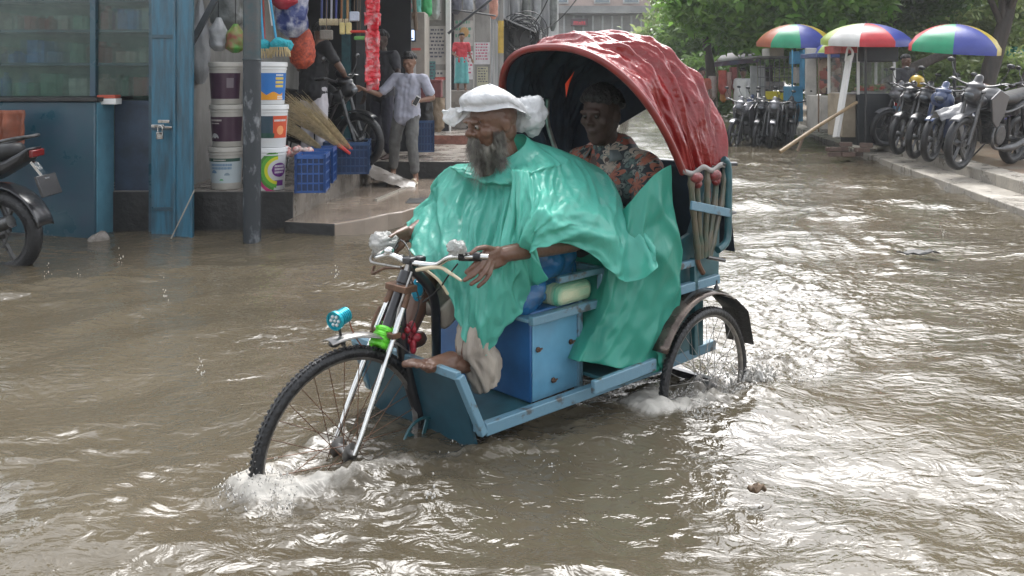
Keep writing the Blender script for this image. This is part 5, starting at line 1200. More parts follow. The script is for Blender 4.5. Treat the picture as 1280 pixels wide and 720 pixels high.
# cash machine kiosk with its lit screen
Yk = 13.9
t, w_, h_ = post(499, 531, 15, 176, Yk, .8, 'kiosk', mat('beige_panel', (.34, .31, .27), .5, var=.15), 'beige kiosk with a small blue screen behind the boy in grey', 'kiosk')
MB().bx(-w_ / 2 - .06, -w_ / 2 + .04, -.02, .1, 0, h_).build('white_post', M_wht, t)
def onk(px, py): p = W(px, py, Yk); o_ = W(515, 176, Yk); return p.x - o_.x, p.z - o_.z
xa, za = onk(502, 36); xb, zb = onk(520, 52); o = MB().bx(xa, xb, -.05, -.01, zb, za).build('screen_case', mat('screen_case', (.03, .05, .09), .4), t, bevel=.006)
ms = bpy.data.materials.new('lit_screen'); ms.use_nodes = True; bs = ms.node_tree.nodes['Principled BSDF']; bs.inputs['Base Color'].default_value = (.4, .5, .62, 1); bs.inputs['Emission Color'].default_value = (.6, .75, 1, 1); bs.inputs['Emission Strength'].default_value = .55
MB().bx(xa + .02, xb - .02, -.054, -.0505, zb + .02, za - .02).build('screen', ms, t)
MB().bx(xb - .13, xb - .035, -.057, -.0545, zb + .035, zb + .055).build('screen_text', mat('screen_blue', (.02, .1, .6), .4), t)
xa, za = onk(500, 60); xb, zb = onk(526, 63); MB().bx(xa, xb, -.012, -.003, zb, za).build('red_stripe', mat('coral', (.55, .12, .1), .5), t)
xa, za = onk(502, 67); xb, zb = onk(520, 95); MB().bx(xa, xb, -.012, -.003, zb, za).build('notice', M_wht, t)
# poster covered piers
t, w_, h_ = post(529, 560, -20, 172, 15.0, .5, 'poster_wall', M_plaster, 'grimy wall end covered in torn notices right of the kiosk', 'wall')
poster(t, -.2, .18, .55, 1.15, M_paper, 1); poster(t, -.2, .18, 1.25, 1.9, M_paper, 2, lines=8); poster(t, -.19, .1, 2.0, 2.35, M_paper, 3)
poster(t, -.21, .0, .9, 1.3, mat('teal_notice', (.10, .22, .22), .6), 4, y=-.011); b = MB().bx(-.02, .17, -.014, -.008, .98, 1.03).build('red_line', mat('coral', (.55, .12, .1), .5), t)
t, w_, h_ = post(557, 563, -20, 180, 14.9, .2, 'white_post', M_wht, 'slim white post beside the wall of torn notices', 'post')
t, w_, h_ = post(566, 592, -20, 112, 17.2, .4, 'poster_wall', M_plaster, 'white poster wall behind the person in red', 'wall')
poster(t, -.19, .19, .2, .75, mat('white_poster', (.55, .54, .55), .6), 5, mat('magenta_ink', (.45, .08, .15), .6)); poster(t, -.19, .19, .85, 1.35, M_paper, 6, mat('green_ink', (.12, .3, .2), .6), 3); MB().ell((.02, -.01, 1.12), (.09, .01, .1)).build('round_emblem', mat('ochre_ink', (.5, .3, .12), .6), t)
t, w_, h_ = post(592, 613, -20, 114, 18.0, .4, 'poster_wall', M_plaster, 'bare concrete wall end with one white notice left of the yellow pole', 'wall')
poster(t, -.16, .16, .55, 1.0, mat('white_poster', (.55, .54, .55), .6), 7, mat('magenta_ink', (.45, .08, .15), .6)); poster(t, -.1, .12, .1, .5, mat('yellow_notice', (.42, .40, .28), .6), 8)
t, w_, h_ = post(560, 567, -20, 112, 17.0, .3, 'door_gap_shade', M_dark, 'narrow doorway shade painted black left of the white poster wall', 'doorway')  # solid black strip, the gap's shade put into its colour
t, w_, h_ = post(470, 502, -20, 178, 14.3, .4, 'shop_wall', mat('tan_wall', (.24, .21, .17), .7, var=.3, vscale=3), 'tan wall with a leaning bamboo behind the red packets', 'wall'); poster(t, .0, .17, .9, 1.25, M_paper, 12)
for (pa, pb, Y_, r, lab, m_) in (((478, 66), (520, 14), 13.0, .035, 'bamboo brace slanting above the boy in grey', M_wood), ((520, 38), (517, -10), 13.0, .03, 'short upright bamboo above the kiosk screen', M_wood), ((560, 42), (618, -4), 14.5, .022, 'dark diagonal awning stay across the poster walls', M_steelbeam), ((566, 12), (620, 20), 15.5, .014, 'thin black stay under the hanging clothes', M_steelbeam)):
    t = thing('brace', lab, 'brace', W(*pb, Y_)); a_ = W(*pa, Y_) - W(*pb, Y_); MB().tube([a_, (0, 0, 0)], r, 8).build('bar', m_, t)
t = thing('street_pole', 'slim pole painted yellow at eye height left of the cable tangle', 'pole', W(626, 110, 19)); MB().tube([(0, 0, -.5), (0, 0, .75)], .06, 12).build('lower_shaft', M_plaster, t); MB().tube([(0, 0, .75), (0, 0, 1.45)], .062, 12).build('yellow_band', mat('yellow_band', (.45, .30, .05), .5, var=.3), t); MB().tube([(0, 0, 1.45), (0, 0, 5)], .06, 12).build('upper_shaft', M_plaster, t)
# clothes and bags hung high along the fronts
rg = random.Random(31)
for k, (px, w_, hh, c_, nm) in enumerate(((497, 13, 14, (.10, .10, .16), 'navy'), (508, 12, 17, (.32, .12, .15), 'rose'), (520, 12, 20, (.06, .28, .24), 'teal'), (533, 14, 22, (.05, .35, .12), 'green'), (545, 10, 24, (.35, .38, .36), 'pale'), (557, 12, 20, (.05, .09, .22), 'blue'), (570, 14, 18, (.08, .08, .10), 'charcoal'), (585, 12, 16, (.25, .27, .30), 'grey'), (602, 14, 15, (.12, .12, .14), 'slate'), (617, 11, 24, (.45, .22, .16), 'salmon'))):
    hang('hanging_cloth', '%s cloth hanging high over the shop fronts' % nm, 'cloth', px - w_ / 2, px + w_ / 2, -12, hh, 13.5 + k * .35, mat('cloth_' + nm, c_, .6, var=.3, vscale=8), .1, 40 + k, False)
# basket, sack, box beside the kiosk
p = W(531, 189, 11.8); crate((p.x, p.y, p.z), .2, (.2, .3, .42), 'tall blue crate standing behind the boy in grey', M_crated); hang('rubbish_bag', 'dark glossy bag on top of the tall blue crate', 'bag', 522, 541, 128, 160, 11.8, M_concd, .12, 50, False)
hang('jute_sack', 'tan jute sack standing beside the tall blue crate', 'sack', 538, 556, 122, 165, 12.9, mat('jute', (.20, .15, .10), .8, bump=.5), .15, 51, False)
t = thing('crate_box', 'maroon box behind the boy in grey', 'box', W(536, 136, 13.6)); MB().bx(-.17, .19, 0, .3, 0, .42).build('box_body', mat('maroon_board', (.16, .05, .05), .6, var=.3), t, bevel=.01); MB().bx(-.18, .2, -.01, .31, .42, .45).build('lid', mat('maroon_lid', (.2, .07, .07), .6), t, bevel=.005)
t = thing('box', 'small black box at the foot of the white post', 'box', W(555, 164, 12.9)); MB().bx(-.07, .07, 0, .1, 0, .2).build('box_body', M_blackm, t, bevel=.01)
# the last shop fronts on the left before the bend
M_far1 = mat('pale_peeling_front', (.32, .32, .32), .7, col2=(.16, .165, .17), mixs=.5, vscale=1.6, stretch=(3, 3, .5), bump=.3)
t = thing('shop_row', 'row of shabby pale shop fronts running away on the left', 'building', (0, 0, 0)); a0, a1 = Vector((-.42, 19.0, 0)), Vector((1.75, 33, 0)); nn = Vector((-.98, .16, 0))
MB().add([a0 + Vector((0, 0, .3)), a1 + Vector((0, 0, .3)), a1 + Vector((0, 0, 9)), a0 + Vector((0, 0, 9)), a0 + nn * 4 + Vector((0, 0, .3)), a0 + nn * 4 + Vector((0, 0, 9)), a1 + nn * 4 + Vector((0, 0, .3)), a1 + nn * 4 + Vector((0, 0, 9))], [(0, 1, 2, 3), (4, 0, 3, 5), (1, 6, 7, 2)]).build('wall', M_far1, t, 0)
for k in range(5):
    u = .08 + k * .19; p, q = a0.lerp(a1, u), a0.lerp(a1, u + .12); off = Vector((.03, 0, 0))
    MB().add([p + off + Vector((0, 0, .4)), q + off + Vector((0, 0, .4)), q + off + Vector((0, 0, 2.6)), p + off + Vector((0, 0, 2.6))], [(0, 1, 2, 3)]).build('opening_shade', M_dark, t, 0, solid=.02)  # black sheet on the wall; shade of an opening put into its colour
    MB().add([p + Vector((0, 0, 2.8)), q + Vector((0, 0, 2.8)), q + Vector((.7, 0, 2.5)), p + Vector((.7, 0, 2.5))], [(0, 1, 2, 3)]).build('awning', M_far1, t, 0, solid=.03)
for k in range(6):
    p = a0.lerp(a1, .02 + k * .15); Y_ = p.y - .2; px = 640 + F * (p.x + .1) / Y_
    hang('hanging_banner', ('milky plastic', 'peeling grey', 'dull grey')[k % 3] + ' banner ' + ('nearest the cable tangle', 'second from the cable tangle', 'third from the cable tangle', 'fourth from the cable tangle', 'fifth from the cable tangle', 'sixth from the cable tangle')[k] + ' on the far left shop fronts', 'banner', px - 5, px + 6, -30, 30 + (k * 37) % 22, Y_, (M_bagw, M_far1, M_bagd)[k % 3], .12, 60 + k, False, 'ragged banners on the far shop fronts')
# tangle of cables round a junction box
t = thing('cable_tangle', 'black tangle of electric cables round a junction box above the street', 'cables', W(652, 48, 21)); rg = random.Random(12); m_c = mat('cable_sheath', (.02, .02, .022), .4)
MB().box((0, 0, .05), (.42, .3, .5)).build('junction_box', m_c, t, bevel=.02)
for k in range(26):
    rr = rg.uniform(.2, .55); c0_ = Vector((rg.uniform(-.15, .15), rg.uniform(-.1, .1), rg.uniform(-.1, .2))); n_ = Vector((rg.gauss(0, .4), 1, rg.gauss(0, .4))); MB().ring(rr, .013, c0_, n_, n=26, m=5, flat=1).build('cable_loop', m_c, t, 180)
for k, (pa, pb, sag) in enumerate((((652, 40), (590, -30), .2), ((652, 42), (700, -40), .3), ((655, 50), (560, -20), .5), ((650, 45), (740, -30), .4))):
    A_, B_ = W(*pa, 21), W(*pb, 19 + k); MB().tube([A_.lerp(B_, i / 12) - Vector((0, 0, sag * math.sin(math.pi * i / 12))) for i in range(13)], .014, 5).build('overhead_cable', m_c, None); tag(bpy.data.objects[-1] if False else [o for o in COL.objects if o.name.startswith('overhead_cable')][-1], 'overhead cable running from the junction box ' + ('steeply up to the left', 'up to the right', 'far up to the left', 'far up to the right over the hood')[k], 'cable', 'overhead cables')
# building closing the street
t = thing('end_building', 'concrete and brick building closing the far end of the street', 'building', (0, 62, 0))
def ex(px, Y=62): return (px - 640) / F * Y
def ez(py, Y=62): return HC - (py - YH) * Y / F
MB().bx(ex(660), ex(812), 0, 8, 0, ez(18)).build('lower_wall', mat('sooty_concrete', (.30, .29, .28), .7, col2=(.18, .18, .18), mixs=.5, sharp=0, vscale=.5, stretch=(1, 1, 3)), t)
MB().bx(ex(655), ex(815), -1.2, 8, ez(18), ez(9)).build('slab', mat('stained_slab', (.26, .26, .26), .7, col2=(.12, .12, .12), mixs=.5, sharp=0, vscale=.4), t)
MB().bx(ex(660), ex(812), -.3, 8, ez(9), ez(-60)).build('upper_wall', mat('pink_brick', (.34, .26, .23), .7, var=.25, vscale=1.2), t)
for px in (690, 742, 778): f_ = MB().bx(ex(px), ex(px + 20), -.45, -.31, ez(5), ez(-16)).build('window', mat('window_frame', (.4, .4, .4), .5), t); MB().bx(ex(px + 1.5), ex(px + 18.5), -.48, -.452, ez(3.5), ez(-14)).build('pane', mat('dim_glass', (.12, .15, .18), .15), f_)
for k in range(12): MB().bx(ex(668 + k * 12), ex(670 + k * 12), -.25, -.01, 0, ez(20)).build('mullion', mat('grey_grille', (.36, .37, .38), .6), t)
s_ = MB().bx(ex(713), ex(734), -.6, -.35, ez(33), ez(24)).build('sign_board', mat('sign_dark', (.05, .02, .03), .5), t)
rg = random.Random(4); b = MB(); x = 716
while x < 731: w2 = rg.uniform(1.5, 2.6); b.bx(ex(x), ex(x + w2), -.63, -.605, ez(30.5), ez(27.5 + rg.uniform(-.8, .8))); x += w2 + .5
b.bx(ex(715.5), ex(731), -.63, -.605, ez(31.6), ez(31)); b.build('lettering', mat('sign_red', (.55, .03, .05), .5), s_, 0)
# ================================================================== BYSTANDERS (local: facing -Y, feet on z = 0, 1.7 m tall)
def bystander(lab, loc, rz, s, J, top_m, leg_m, top='shirt', legs='trousers', sleeve=.6, leglen=.85, lungi=False, hat=None, feet=True, headlook=(0, -1, -.1), skin=None, seed=0, vox=.011):
    """J: joint overrides; keys head neck chest hip shR shL elR elL haR haL knR knL ftR ftL (R = local -x)"""
    D = dict(head=(0, -.03, 1.56), neck=(0, .01, 1.43), chest=(0, .01, 1.25), hip=(0, 0, .92), shR=(-.18, .01, 1.36), shL=(.18, .01, 1.36), elR=(-.24, .02, 1.08), elL=(.24, .02, 1.08), haR=(-.25, -.06, .84), haL=(.25, -.06, .84),
             knR=(-.10, -.02, .50), knL=(.10, -.02, .50), ftR=(-.11, .0, .07), ftL=(.11, .0, .07)); D.update(J); D = {k: Vector(v) for k, v in D.items()}
    t = thing('person', lab, 'person', loc, rz); t.scale = (s,) * 3; skin = skin or M_skin
    HRr = lookR(headlook); b = MB(); head_prims(b, D['head'], HRr, 1.05)
    b.cap(D['head'] + Vector((0, .02, -.06)), D['neck'], .05, .055); b.chain([D['neck'] + Vector((0, 0, -.06)), D['chest'], D['chest'].lerp(D['hip'], .6), D['hip']], [.08, .10, .09, .09])
    for q in 'RL':
        b.cap(D['chest'].lerp(D['neck'], .5), D['sh' + q], .07, .055); b.chain([D['sh' + q], D['el' + q]], [.052, .038]); b.chain([D['el' + q], D['ha' + q]], [.037, .025])
        d = (D['ha' + q] - D['el' + q]).normalized(); simple_hand(b, D['ha' + q] + d * .01, d, (0, -1, -.3), .95, .6, -1 if q == 'R' else 1)
        hp__ = D['hip'] + Vector((-.08 if q == 'R' else .08, 0, -.02)); b.chain([hp__, D['kn' + q]], [.085, .056]); b.chain([D['kn' + q], D['kn' + q].lerp(D['ft' + q], .35), D['ft' + q]], [.054, .052, .034])
        if feet: f = D['ft' + q]; foot(b, f + Vector((0, .02, -.035)), f + Vector((0, -.20, -.045)), .032)
    fused(b, vox * .8, 2).build('body', skin, t, 180)
    hair_cap(D['head'], HRr, 1.05, t, seed=seed)
    b = MB(); b.chain([D['neck'] + Vector((0, 0, -.075)), D['chest']], [.095, .12])
    for sx in (-.055, 0, .055): o_ = Vector((sx, 0, 0)); b.chain([D['chest'] + o_ + Vector((0, 0, .05)), D['chest'].lerp(D['hip'], .6) + o_, D['hip'] + o_ + Vector((0, .0, -.07))], [.112, .112, .125])
    for q in 'RL':
        b.cap(D['chest'].lerp(D['neck'], .45), D['sh' + q], .085, .072); b.chain([D['sh' + q], D['sh' + q].lerp(D['el' + q], sleeve)], [.070, .064])
    fused(b, vox, 2, .014, 10).build(top, top_m, t, 180)
    b = MB()
    if lungi:
        P = []
        for i in range(16):
            u = i / 15; c = D['hip'].lerp((D['ftR'] + D['ftL']) / 2, u * leglen) ; P.append([(c.x + (.17 + .05 * u) * (1 + .1 * nz(a * 2, u * 2, 3)) * math.cos(a), c.y + (.13 + .06 * u) * (1 + .14 * math.sin(a * 7 + u)) * math.sin(a), c.z + .06) for a in [6.283 * j / 36 for j in range(36)]])
        b.grid(P, cv=True); b.build(legs, leg_m, t, 180, solid=.004)
    else:
        b.cap(D['hip'] + Vector((-.05, 0, -.02)), D['hip'] + Vector((.05, 0, -.02)), .108, .108)
        for q in 'RL':
            hp__ = D['hip'] + Vector((-.08 if q == 'R' else .08, 0, -.02)); k = D['kn' + q]; e_ = k.lerp(D['ft' + q], leglen); b.chain([hp__, k], [.098, .078]); b.chain([k, e_], [.078, .062])
        fused(b, vox, 2, .012, 10).build(legs, leg_m, t, 180)
    return t
M_skinb = mat('light_brown_skin', (.21, .115, .075), .5, var=.1)
M_tee = mat('pale_grey_shirt', (.34, .35, .42), .7, var=.08, bump=.2, bscale=30); M_gtr = mat('grey_trousers', (.11, .11, .105), .7, var=.25, vscale=8, bump=.3)
# the boy in grey: right arm held out to the bike, left hand at the waist with a phone, walking
g = G(508, 227, .16); boy = bystander('boy in pale grey shirt and rolled grey trousers walking on the wet slab', (g.x, g.y, .155), R_(-8), .93,
    dict(head=(.05, -.05, 1.54), neck=(.04, 0, 1.41), chest=(.03, 0, 1.24), hip=(.0, 0, .92), shR=(-.15, 0, 1.34), shL=(.22, 0, 1.33), elR=(-.33, -.10, 1.13), haR=(-.50, -.22, 1.20), elL=(.34, .02, 1.09), haL=(.20, -.16, 1.05), knR=(-.16, .02, .52), ftR=(-.22, .16, .12), knL=(.10, -.10, .50), ftL=(.14, -.06, .07)),
    M_tee, M_gtr, skin=M_skinb, sleeve=.75, leglen=.78, headlook=(-.1, -1, -.32), seed=5)
t = thing('phone', 'white phone in the left hand of the boy in grey', 'phone', boy.matrix_basis @ Vector((.17, -.25, 1.04)) if False else (g.x + .15, g.y - .28, .155 + .98)); MB().box((0, 0, 0), (.06, .012, .12), Matrix.Rotation(.5, 3, 'Y')).build('case', M_wht, t, bevel=.003); MB().box((0, -.009, 0), (.05, .004, .10), Matrix.Rotation(.5, 3, 'Y')).build('display', M_blackm, t)
t = thing('sandals', 'pale sandals on the feet of the boy in grey', 'sandals', (g.x, g.y, .16)); c_, s_ = math.cos(R_(-8)), math.sin(R_(-8))
for q, (x, y, z) in enumerate(((-.205, .06, .03), (.13, -.15, -.0))): b = MB(); b.ell((0, 0, 0), (.05, .12, .012)); b.tube(curve([(-.04, -.03, .01), (0, -.05, .055), (.04, -.03, .01)], 8), .010, 6); o = b.build('sandal', M_cream, t, 60); o.location = (x * c_ - y * s_, x * s_ + y * c_, z)
# the man in black, seen from behind, bending to the right
g = W(392, 205, 9.7); bystander('man in black shirt and white trousers seen from behind under the hanging goods', (g.x, 9.7, .39), R_(150), 1.0,
    dict(head=(.0, -.14, 1.50), neck=(0, -.06, 1.38), chest=(0, -.03, 1.2), elL=(.30, -.10, 1.12), haL=(.22, -.34, .98), elR=(-.30, -.12, 1.10), haR=(-.16, -.36, 1.0)), mat('black_shirt', (.022, .022, .024), .8, var=.3), mat('white_trousers', (.52, .50, .53), .7, var=.08), sleeve=.55, leglen=.95, seed=6)
# figure half hidden behind the red packets
g = W(478, 176, 11.2); bystander('dark clothed person half hidden behind the strip of red packets', (g.x, 11.2, .37), R_(-30), .97, dict(elL=(.30, -.05, 1.12), haL=(.36, -.2, 1.0)), mat('dark_shirt', (.03, .03, .035), .8), mat('dark_jeans', (.03, .03, .045), .8), skin=M_skind, seed=7)
# person in red with the green lungi
g = W(577, 112, 16.0); bystander('person in red shirt and sea green lungi standing against the white poster wall', (g.x, 16.0, g.z - .02), R_(5), .62 * 1.0, dict(haR=(-.12, -.2, .98), haL=(.30, -.05, .92)), mat('red_shirt', (.48, .045, .06), .7, var=.2), mat('green_lungi', (.10, .32, .32), .7, var=.2), lungi=True, leglen=.9, seed=8, skin=M_skinb)
t = thing('raised_floor', 'raised shop floor with brick edge under the person in red', 'step', (g.x, 16.0, .5)); MB().bx(-.5, .9, -.3, 1.5, 0, g.z - .52).build('block', M_conc, t, bevel=.01)
# ================================================================== MOTORBIKES (local: front at -x, wheels on y = 0)
M_plast = mat('black_bike_plastic', (.02, .02, .022), .25, var=.3, coat=.4); M_eng = mat('engine_alloy', (.09, .09, .09), .4, .8, var=.4, vscale=30)
M_seatb = mat('bike_seat_vinyl', (.015, .015, .016), .5)
def motorbike(lab, loc, rz, body_m, group=None, scooter=False, lean=.12, rack=True, plate=False, shell=None):
    t = thing('motorbike', lab, 'motorbike', loc, rz, group); t.rotation_euler = (lean, 0, rz); R0 = .31; WB = 1.28
    for nm, x in (('front_wheel', 0), ('rear_wheel', WB)):
        wd = .045 if nm[0] == 'f' else .055
        w_ = MB().ring(R0 - wd * .9, wd, (x, 0, R0), n=44, m=12).build(nm, M_tyre, t)
        b = MB(); b.ring(R0 - wd * 1.75, .012, (x, 0, R0), n=40, m=6, flat=2.2)
        for k in range(6): a = k * math.pi / 3; b.beam((x + .03 * math.cos(a), 0, R0 + .03 * math.sin(a)), (x + .225 * math.cos(a), 0, R0 + .225 * math.sin(a)), .03, .018)
        b.lathe([(.04, -.05), (.045, 0), (.04, .05)], 16, (x, 0, R0), (0, 1, 0)); b.lathe([(.09, -.062), (.105, -.062), (.105, -.057), (.09, -.057)], 24, (x, 0, R0), (0, 1, 0), closed=True); b.build('rim', M_eng, w_)
    b = MB()
    for s in (-1, 1): b.tube([(0, s * .085, R0), (.10, s * .085, .62), (.17, s * .085, .88)], [.024, .022, .018], 10)
    b.box((.145, 0, .80), (.05, .2, .03)); b.box((.175, 0, .90), (.06, .2, .025)); b.build('front_fork', M_eng, t)
    def fender(x, r, a0, a1, wd, nm, m):
        P = [[(x + r * math.cos(R_(a0 + (a1 - a0) * i / 12)), wd * math.sin((j - 3) / 3 * 1.2), R0 + r * math.sin(R_(a0 + (a1 - a0) * i / 12)) - .02 * (1 - math.cos((j - 3) / 3 * 1.2))) for j in range(7)] for i in range(13)]; return MB().grid(P).build(nm, m, t, 60, solid=.005)
    fender(0, .345, 50, 130, .06, 'front_fender', body_m)
    b = MB(); b.ell((.12, 0, .88), (.11, .09, .09)); b.ell((.16, 0, .97), (.10, .11, .05)); b.ell((.22, 0, .80), (.12, .12, .08)); b.cap((.05, 0, .86), (.22, 0, 1.06), .04, .05); hl_ = fused(b, .013, 2).build('headlamp_shell', body_m, t, 180); MB().ell((.035, 0, .87), (.03, .06, .038)).build('lens', mat('lamp_glass', (.10, .11, .12), .08, .3), hl_, 180)
    hb_ = MB(); hb_.tube(curve([(.30, -.36, 1.02), (.22, -.30, 1.03), (.19, -.12, .98), (.19, .12, .98), (.22, .30, 1.03), (.30, .36, 1.02)], 24), .012, 8); hb_ = hb_.build('handlebar', M_blackm, t)
    for s in (-1, 1): MB().tube([(.30, s * .36, 1.02), (.225, s * .27, 1.03)], .019, 10).build('grip', M_tyre, hb_); MB().tube([(.19, s * .34, 1.02), (.24, s * .22, 1.03)], .006, 6).build('lever', M_chrome, hb_)
    for s in (-1, 1): m_ = MB().ell((.19, s * .34, 1.24), (.016, .048, .028)).build('mirror', M_blackm, t); MB().tube([(.21, s * .24, 1.03), (.19, s * .31, 1.15), (.19, s * .33, 1.22)], .006, 6).build('stalk', M_blackm, m_)
    if scooter:
        b = MB(); b.ell((.24, 0, .62), (.07, .20, .32), Matrix.Rotation(-.25, 3, 'Y')); b.ell((.16, 0, .85), (.09, .16, .13)); fused(b, .016, 3).build('leg_shield', body_m, t, 180)
        MB().bx(.30, .72, -.17, .17, .27, .32).build('footboard', M_plast, t, bevel=.02)
        b = MB(); b.ell((.98, 0, .55), (.34, .17, .20)); b.ell((1.22, 0, .66), (.26, .13, .11)); fused(b, .016, 3).build('rear_body', body_m, t, 180)
    else:
        b = MB(); b.ell((.52, 0, .84), (.25, .14, .13)); b.ell((.40, 0, .80), (.16, .16, .12)); b.ell((.72, 0, .80), (.14, .10, .08)); fused(b, .013, 3).build('fuel_tank', body_m, t, 180)
        if shell:
            for s in (-1, 1): b = MB(); b.prism([(.20, .84), (.40, .95), (.62, .88), (.56, .66), (.42, .50), (.30, .58)], -.012, .012, Matrix.Translation((0, s * .17, 0)) @ Matrix.Rotation(R_(90), 4, 'X')); b.build('tank_shroud', shell, t, bevel=.01)
    b = MB(); b.cap((.70, 0, .82), (1.02, 0, .82), .08, .09); b.cap((1.02, 0, .83), (1.42, 0, .90), .09, .06); st = fused(b, .016, 3); st.v = [(x, y * 1.35, z if z < .86 + (x - .9) * .16 else .86 + (x - .9) * .16 + (z - .86 - (x - .9) * .16) * .5) for x, y, z in st.v]; st.build('seat', M_seatb, t, 180)
    b = MB(); b.prism([(1.02, .74), (1.40, .84), (1.58, .93), (1.52, .82), (1.30, .70), (1.05, .60)], -.09, .09, Matrix.Rotation(R_(90), 4, 'X')); b.build('tail_panel', body_m, t, bevel=.025)
    tl = MB().box((1.58, 0, .88), (.03, .13, .05)); tl.build('tail_light', mat('tail_red', (.12, .006, .006), .2), t, bevel=.008)
    if rack: MB().tube(curve([(1.15, -.13, .90), (1.45, -.13, .98), (1.58, 0, 1.0), (1.45, .13, .98), (1.15, .13, .90)], 18), .012, 8).build('grab_rail', M_eng, t)
    fender(WB, .36, 12, 120, .09, 'rear_fender', M_plast)
    b = MB(); b.box((.62, 0, .42), (.30, .22, .22)); b.box((.54, 0, .56), (.16, .15, .20), Matrix.Rotation(.4, 3, 'Y'))
    for k in range(6): b.box((.54 - k * .012, 0, .50 + k * .03), (.19, .18, .008), Matrix.Rotation(.4, 3, 'Y'))
    b.lathe([(.11, -.13), (.12, -.12), (.12, .12), (.11, .13)], 20, (.66, 0, .40), (0, 1, 0)); b.build('engine', M_eng, t, bevel=.006)
    b = MB()
    for s in (-1, 1): b.tube(curve([(.18, 0, .86), (.45, s * .07, .72), (.80, s * .11, .68), (1.35, s * .10, .80)], 14), .017, 8); b.tube([(.80, s * .12, .62), (.84, s * .12, .36), (WB, s * .10, R0)], .020, 8); b.tube([(1.10, s * .13, .72), (WB, s * .13, R0 + .02)], .028, 10)
    b.tube([(.22, 0, .80), (.40, 0, .50), (.48, 0, .30), (.85, 0, .28)], .02, 8); b.build('frame', M_blackm, t)
    MB().tube(curve([(.50, -.11, .50), (.42, -.14, .38), (.50, -.15, .26), (.90, -.16, .26), (1.2, -.17, .34), (1.5, -.17, .44)], 24), [.018] * 12 + [.045] * 12, 12).build('exhaust', M_eng, t)
    MB().tube([(.84, .10, .28), (.80, .26, .02)], .010, 6).build('kickstand', M_blackm, t)
    if plate: b = MB(); b.box((1.66, 0, .66), (.02, .2, .15), Matrix.Rotation(-.35, 3, 'Y')); b.build('number_plate', M_plast, t, bevel=.004); MB().beam((1.55, 0, .82), (1.65, 0, .70), .05, .02).build('plate_bracket', M_chrome, t)
    return t
M_bk = mat('black_gloss', (.010, .010, .012), .3, var=.3, coat=.2); M_gr = mat('grey_gloss', (.032, .032, .036), .35, var=.25, coat=.2); M_nb = mat('navy_gloss', (.03, .05, .12), .25, coat=.5); M_si = mat('silver_gloss', (.15, .15, .16), .3, .3, coat=.4); M_bv = mat('violet_blue_gloss', (.05, .05, .24), .25, coat=.5)
# left: tail end of a bike coming in at the edge of the frame (front wheel out of frame)
g = G(-8, 337, 0.0)
motorbike('black motorbike tail and rear wheel cut off by the left edge of the picture', (g.x - 1.28 * math.cos(R_(-8)), g.y - 1.28 * math.sin(R_(-8)), -.06), R_(-8), M_bk, plate=True, lean=.05)
t = [o for o in COL.objects if o.name.startswith('motorbike') and o.type == 'EMPTY'][-1]; t.scale = (1.05,) * 3
# left: black bike beside the boy
g = W(440, 196, 10.0); motorbike('black motorbike with pale tail panel parked behind the blue crates', (g.x + .12, g.y - .15, .40), R_(158), M_bk, lean=-.08, shell=M_bk)
g = W(520, 186, 11.6); 
# right kerb, from the near one to the far ones
mb_specs = [((1196, 222), 11.3, R_(36), M_gr, False, M_gr, 'big grey motorbike nearest on the right kerb with a helmet on its mirror'), ((1161, 207), 12.4, R_(44), M_nb, True, None, 'dark blue scooter parked between the big grey bike and the glass food cart'),
            ((1122, 204), 13.6, R_(42), M_bk, False, M_si, 'black and silver motorbike parked against the glass food cart'), ((1142, 200), 12.9, R_(44), M_bk, False, M_bk, 'black motorbike squeezed between the scooter and the silver one'), ((1270, 230), 12.6, R_(12), M_bv, False, M_bv, 'violet blue motorbike behind the big grey one at the right edge'), ((1105, 190), 15.2, R_(20), M_si, False, None, 'pale motorbike half hidden behind the black and silver one')]
for (px, py), Y_, rz, m_, sc_, sh, lab in mb_specs:
    p = W(px, py, Y_); motorbike(lab, (p.x, Y_, .225), rz, m_, 'motorbikes parked on the right kerb', sc_, lean=.14, shell=sh).scale = ((1.12,) * 3 if px == 1196 else (1.04,) * 3)
hm = thing('helmet', 'dark red and yellow helmet resting on the big grey motorbike', 'helmet', W(1228, 116, 11.6)); MB().ell((0, 0, 0), (.15, .13, .13)).build('helmet_shell', mat('helmet_paint', (.05, .02, .025), .15, col2=(.30, .22, .03), mixs=.58, vscale=6, coat=.6), hm, 180); MB().lathe([(.10, 0), (.125, .03), (.13, .05), (.12, .05)], 20, (-.02, -.04, -.04), (-.6, -.8, 0)).build('visor', mat('visor', (.02, .02, .02), .08), hm)
cv = thing('bike_cover', 'grey plastic cover thrown over the handlebar of the big grey motorbike', 'cover', W(1205, 128, 11.5)); P = []
for i in range(14):
    P.append([tuple(Vector(((j / 13 - .5) * .75, (i / 13 - .5) * .35 + .04 * nz(i * .5, j * .5), .22 * (j / 13) - .10 - .28 * abs(i / 13 - .5) + .04 * nz(i * .7, j * .6, 3)))) for j in range(14)])
MB().grid(P).build('cover_sheet', mat('grey_cover', (.17, .17, .18), .35, bump=.4), cv, 180, solid=.004)
yh = thing('helmet', 'small yellow helmet on the bikes beside the glass food cart', 'helmet', W(1146, 102, 14.2)); MB().ell((0, 0, 0), (.12, .11, .11)).build('helmet_shell', mat('yellow_helmet', (.5, .33, .03), .25, coat=.4), yh, 180)
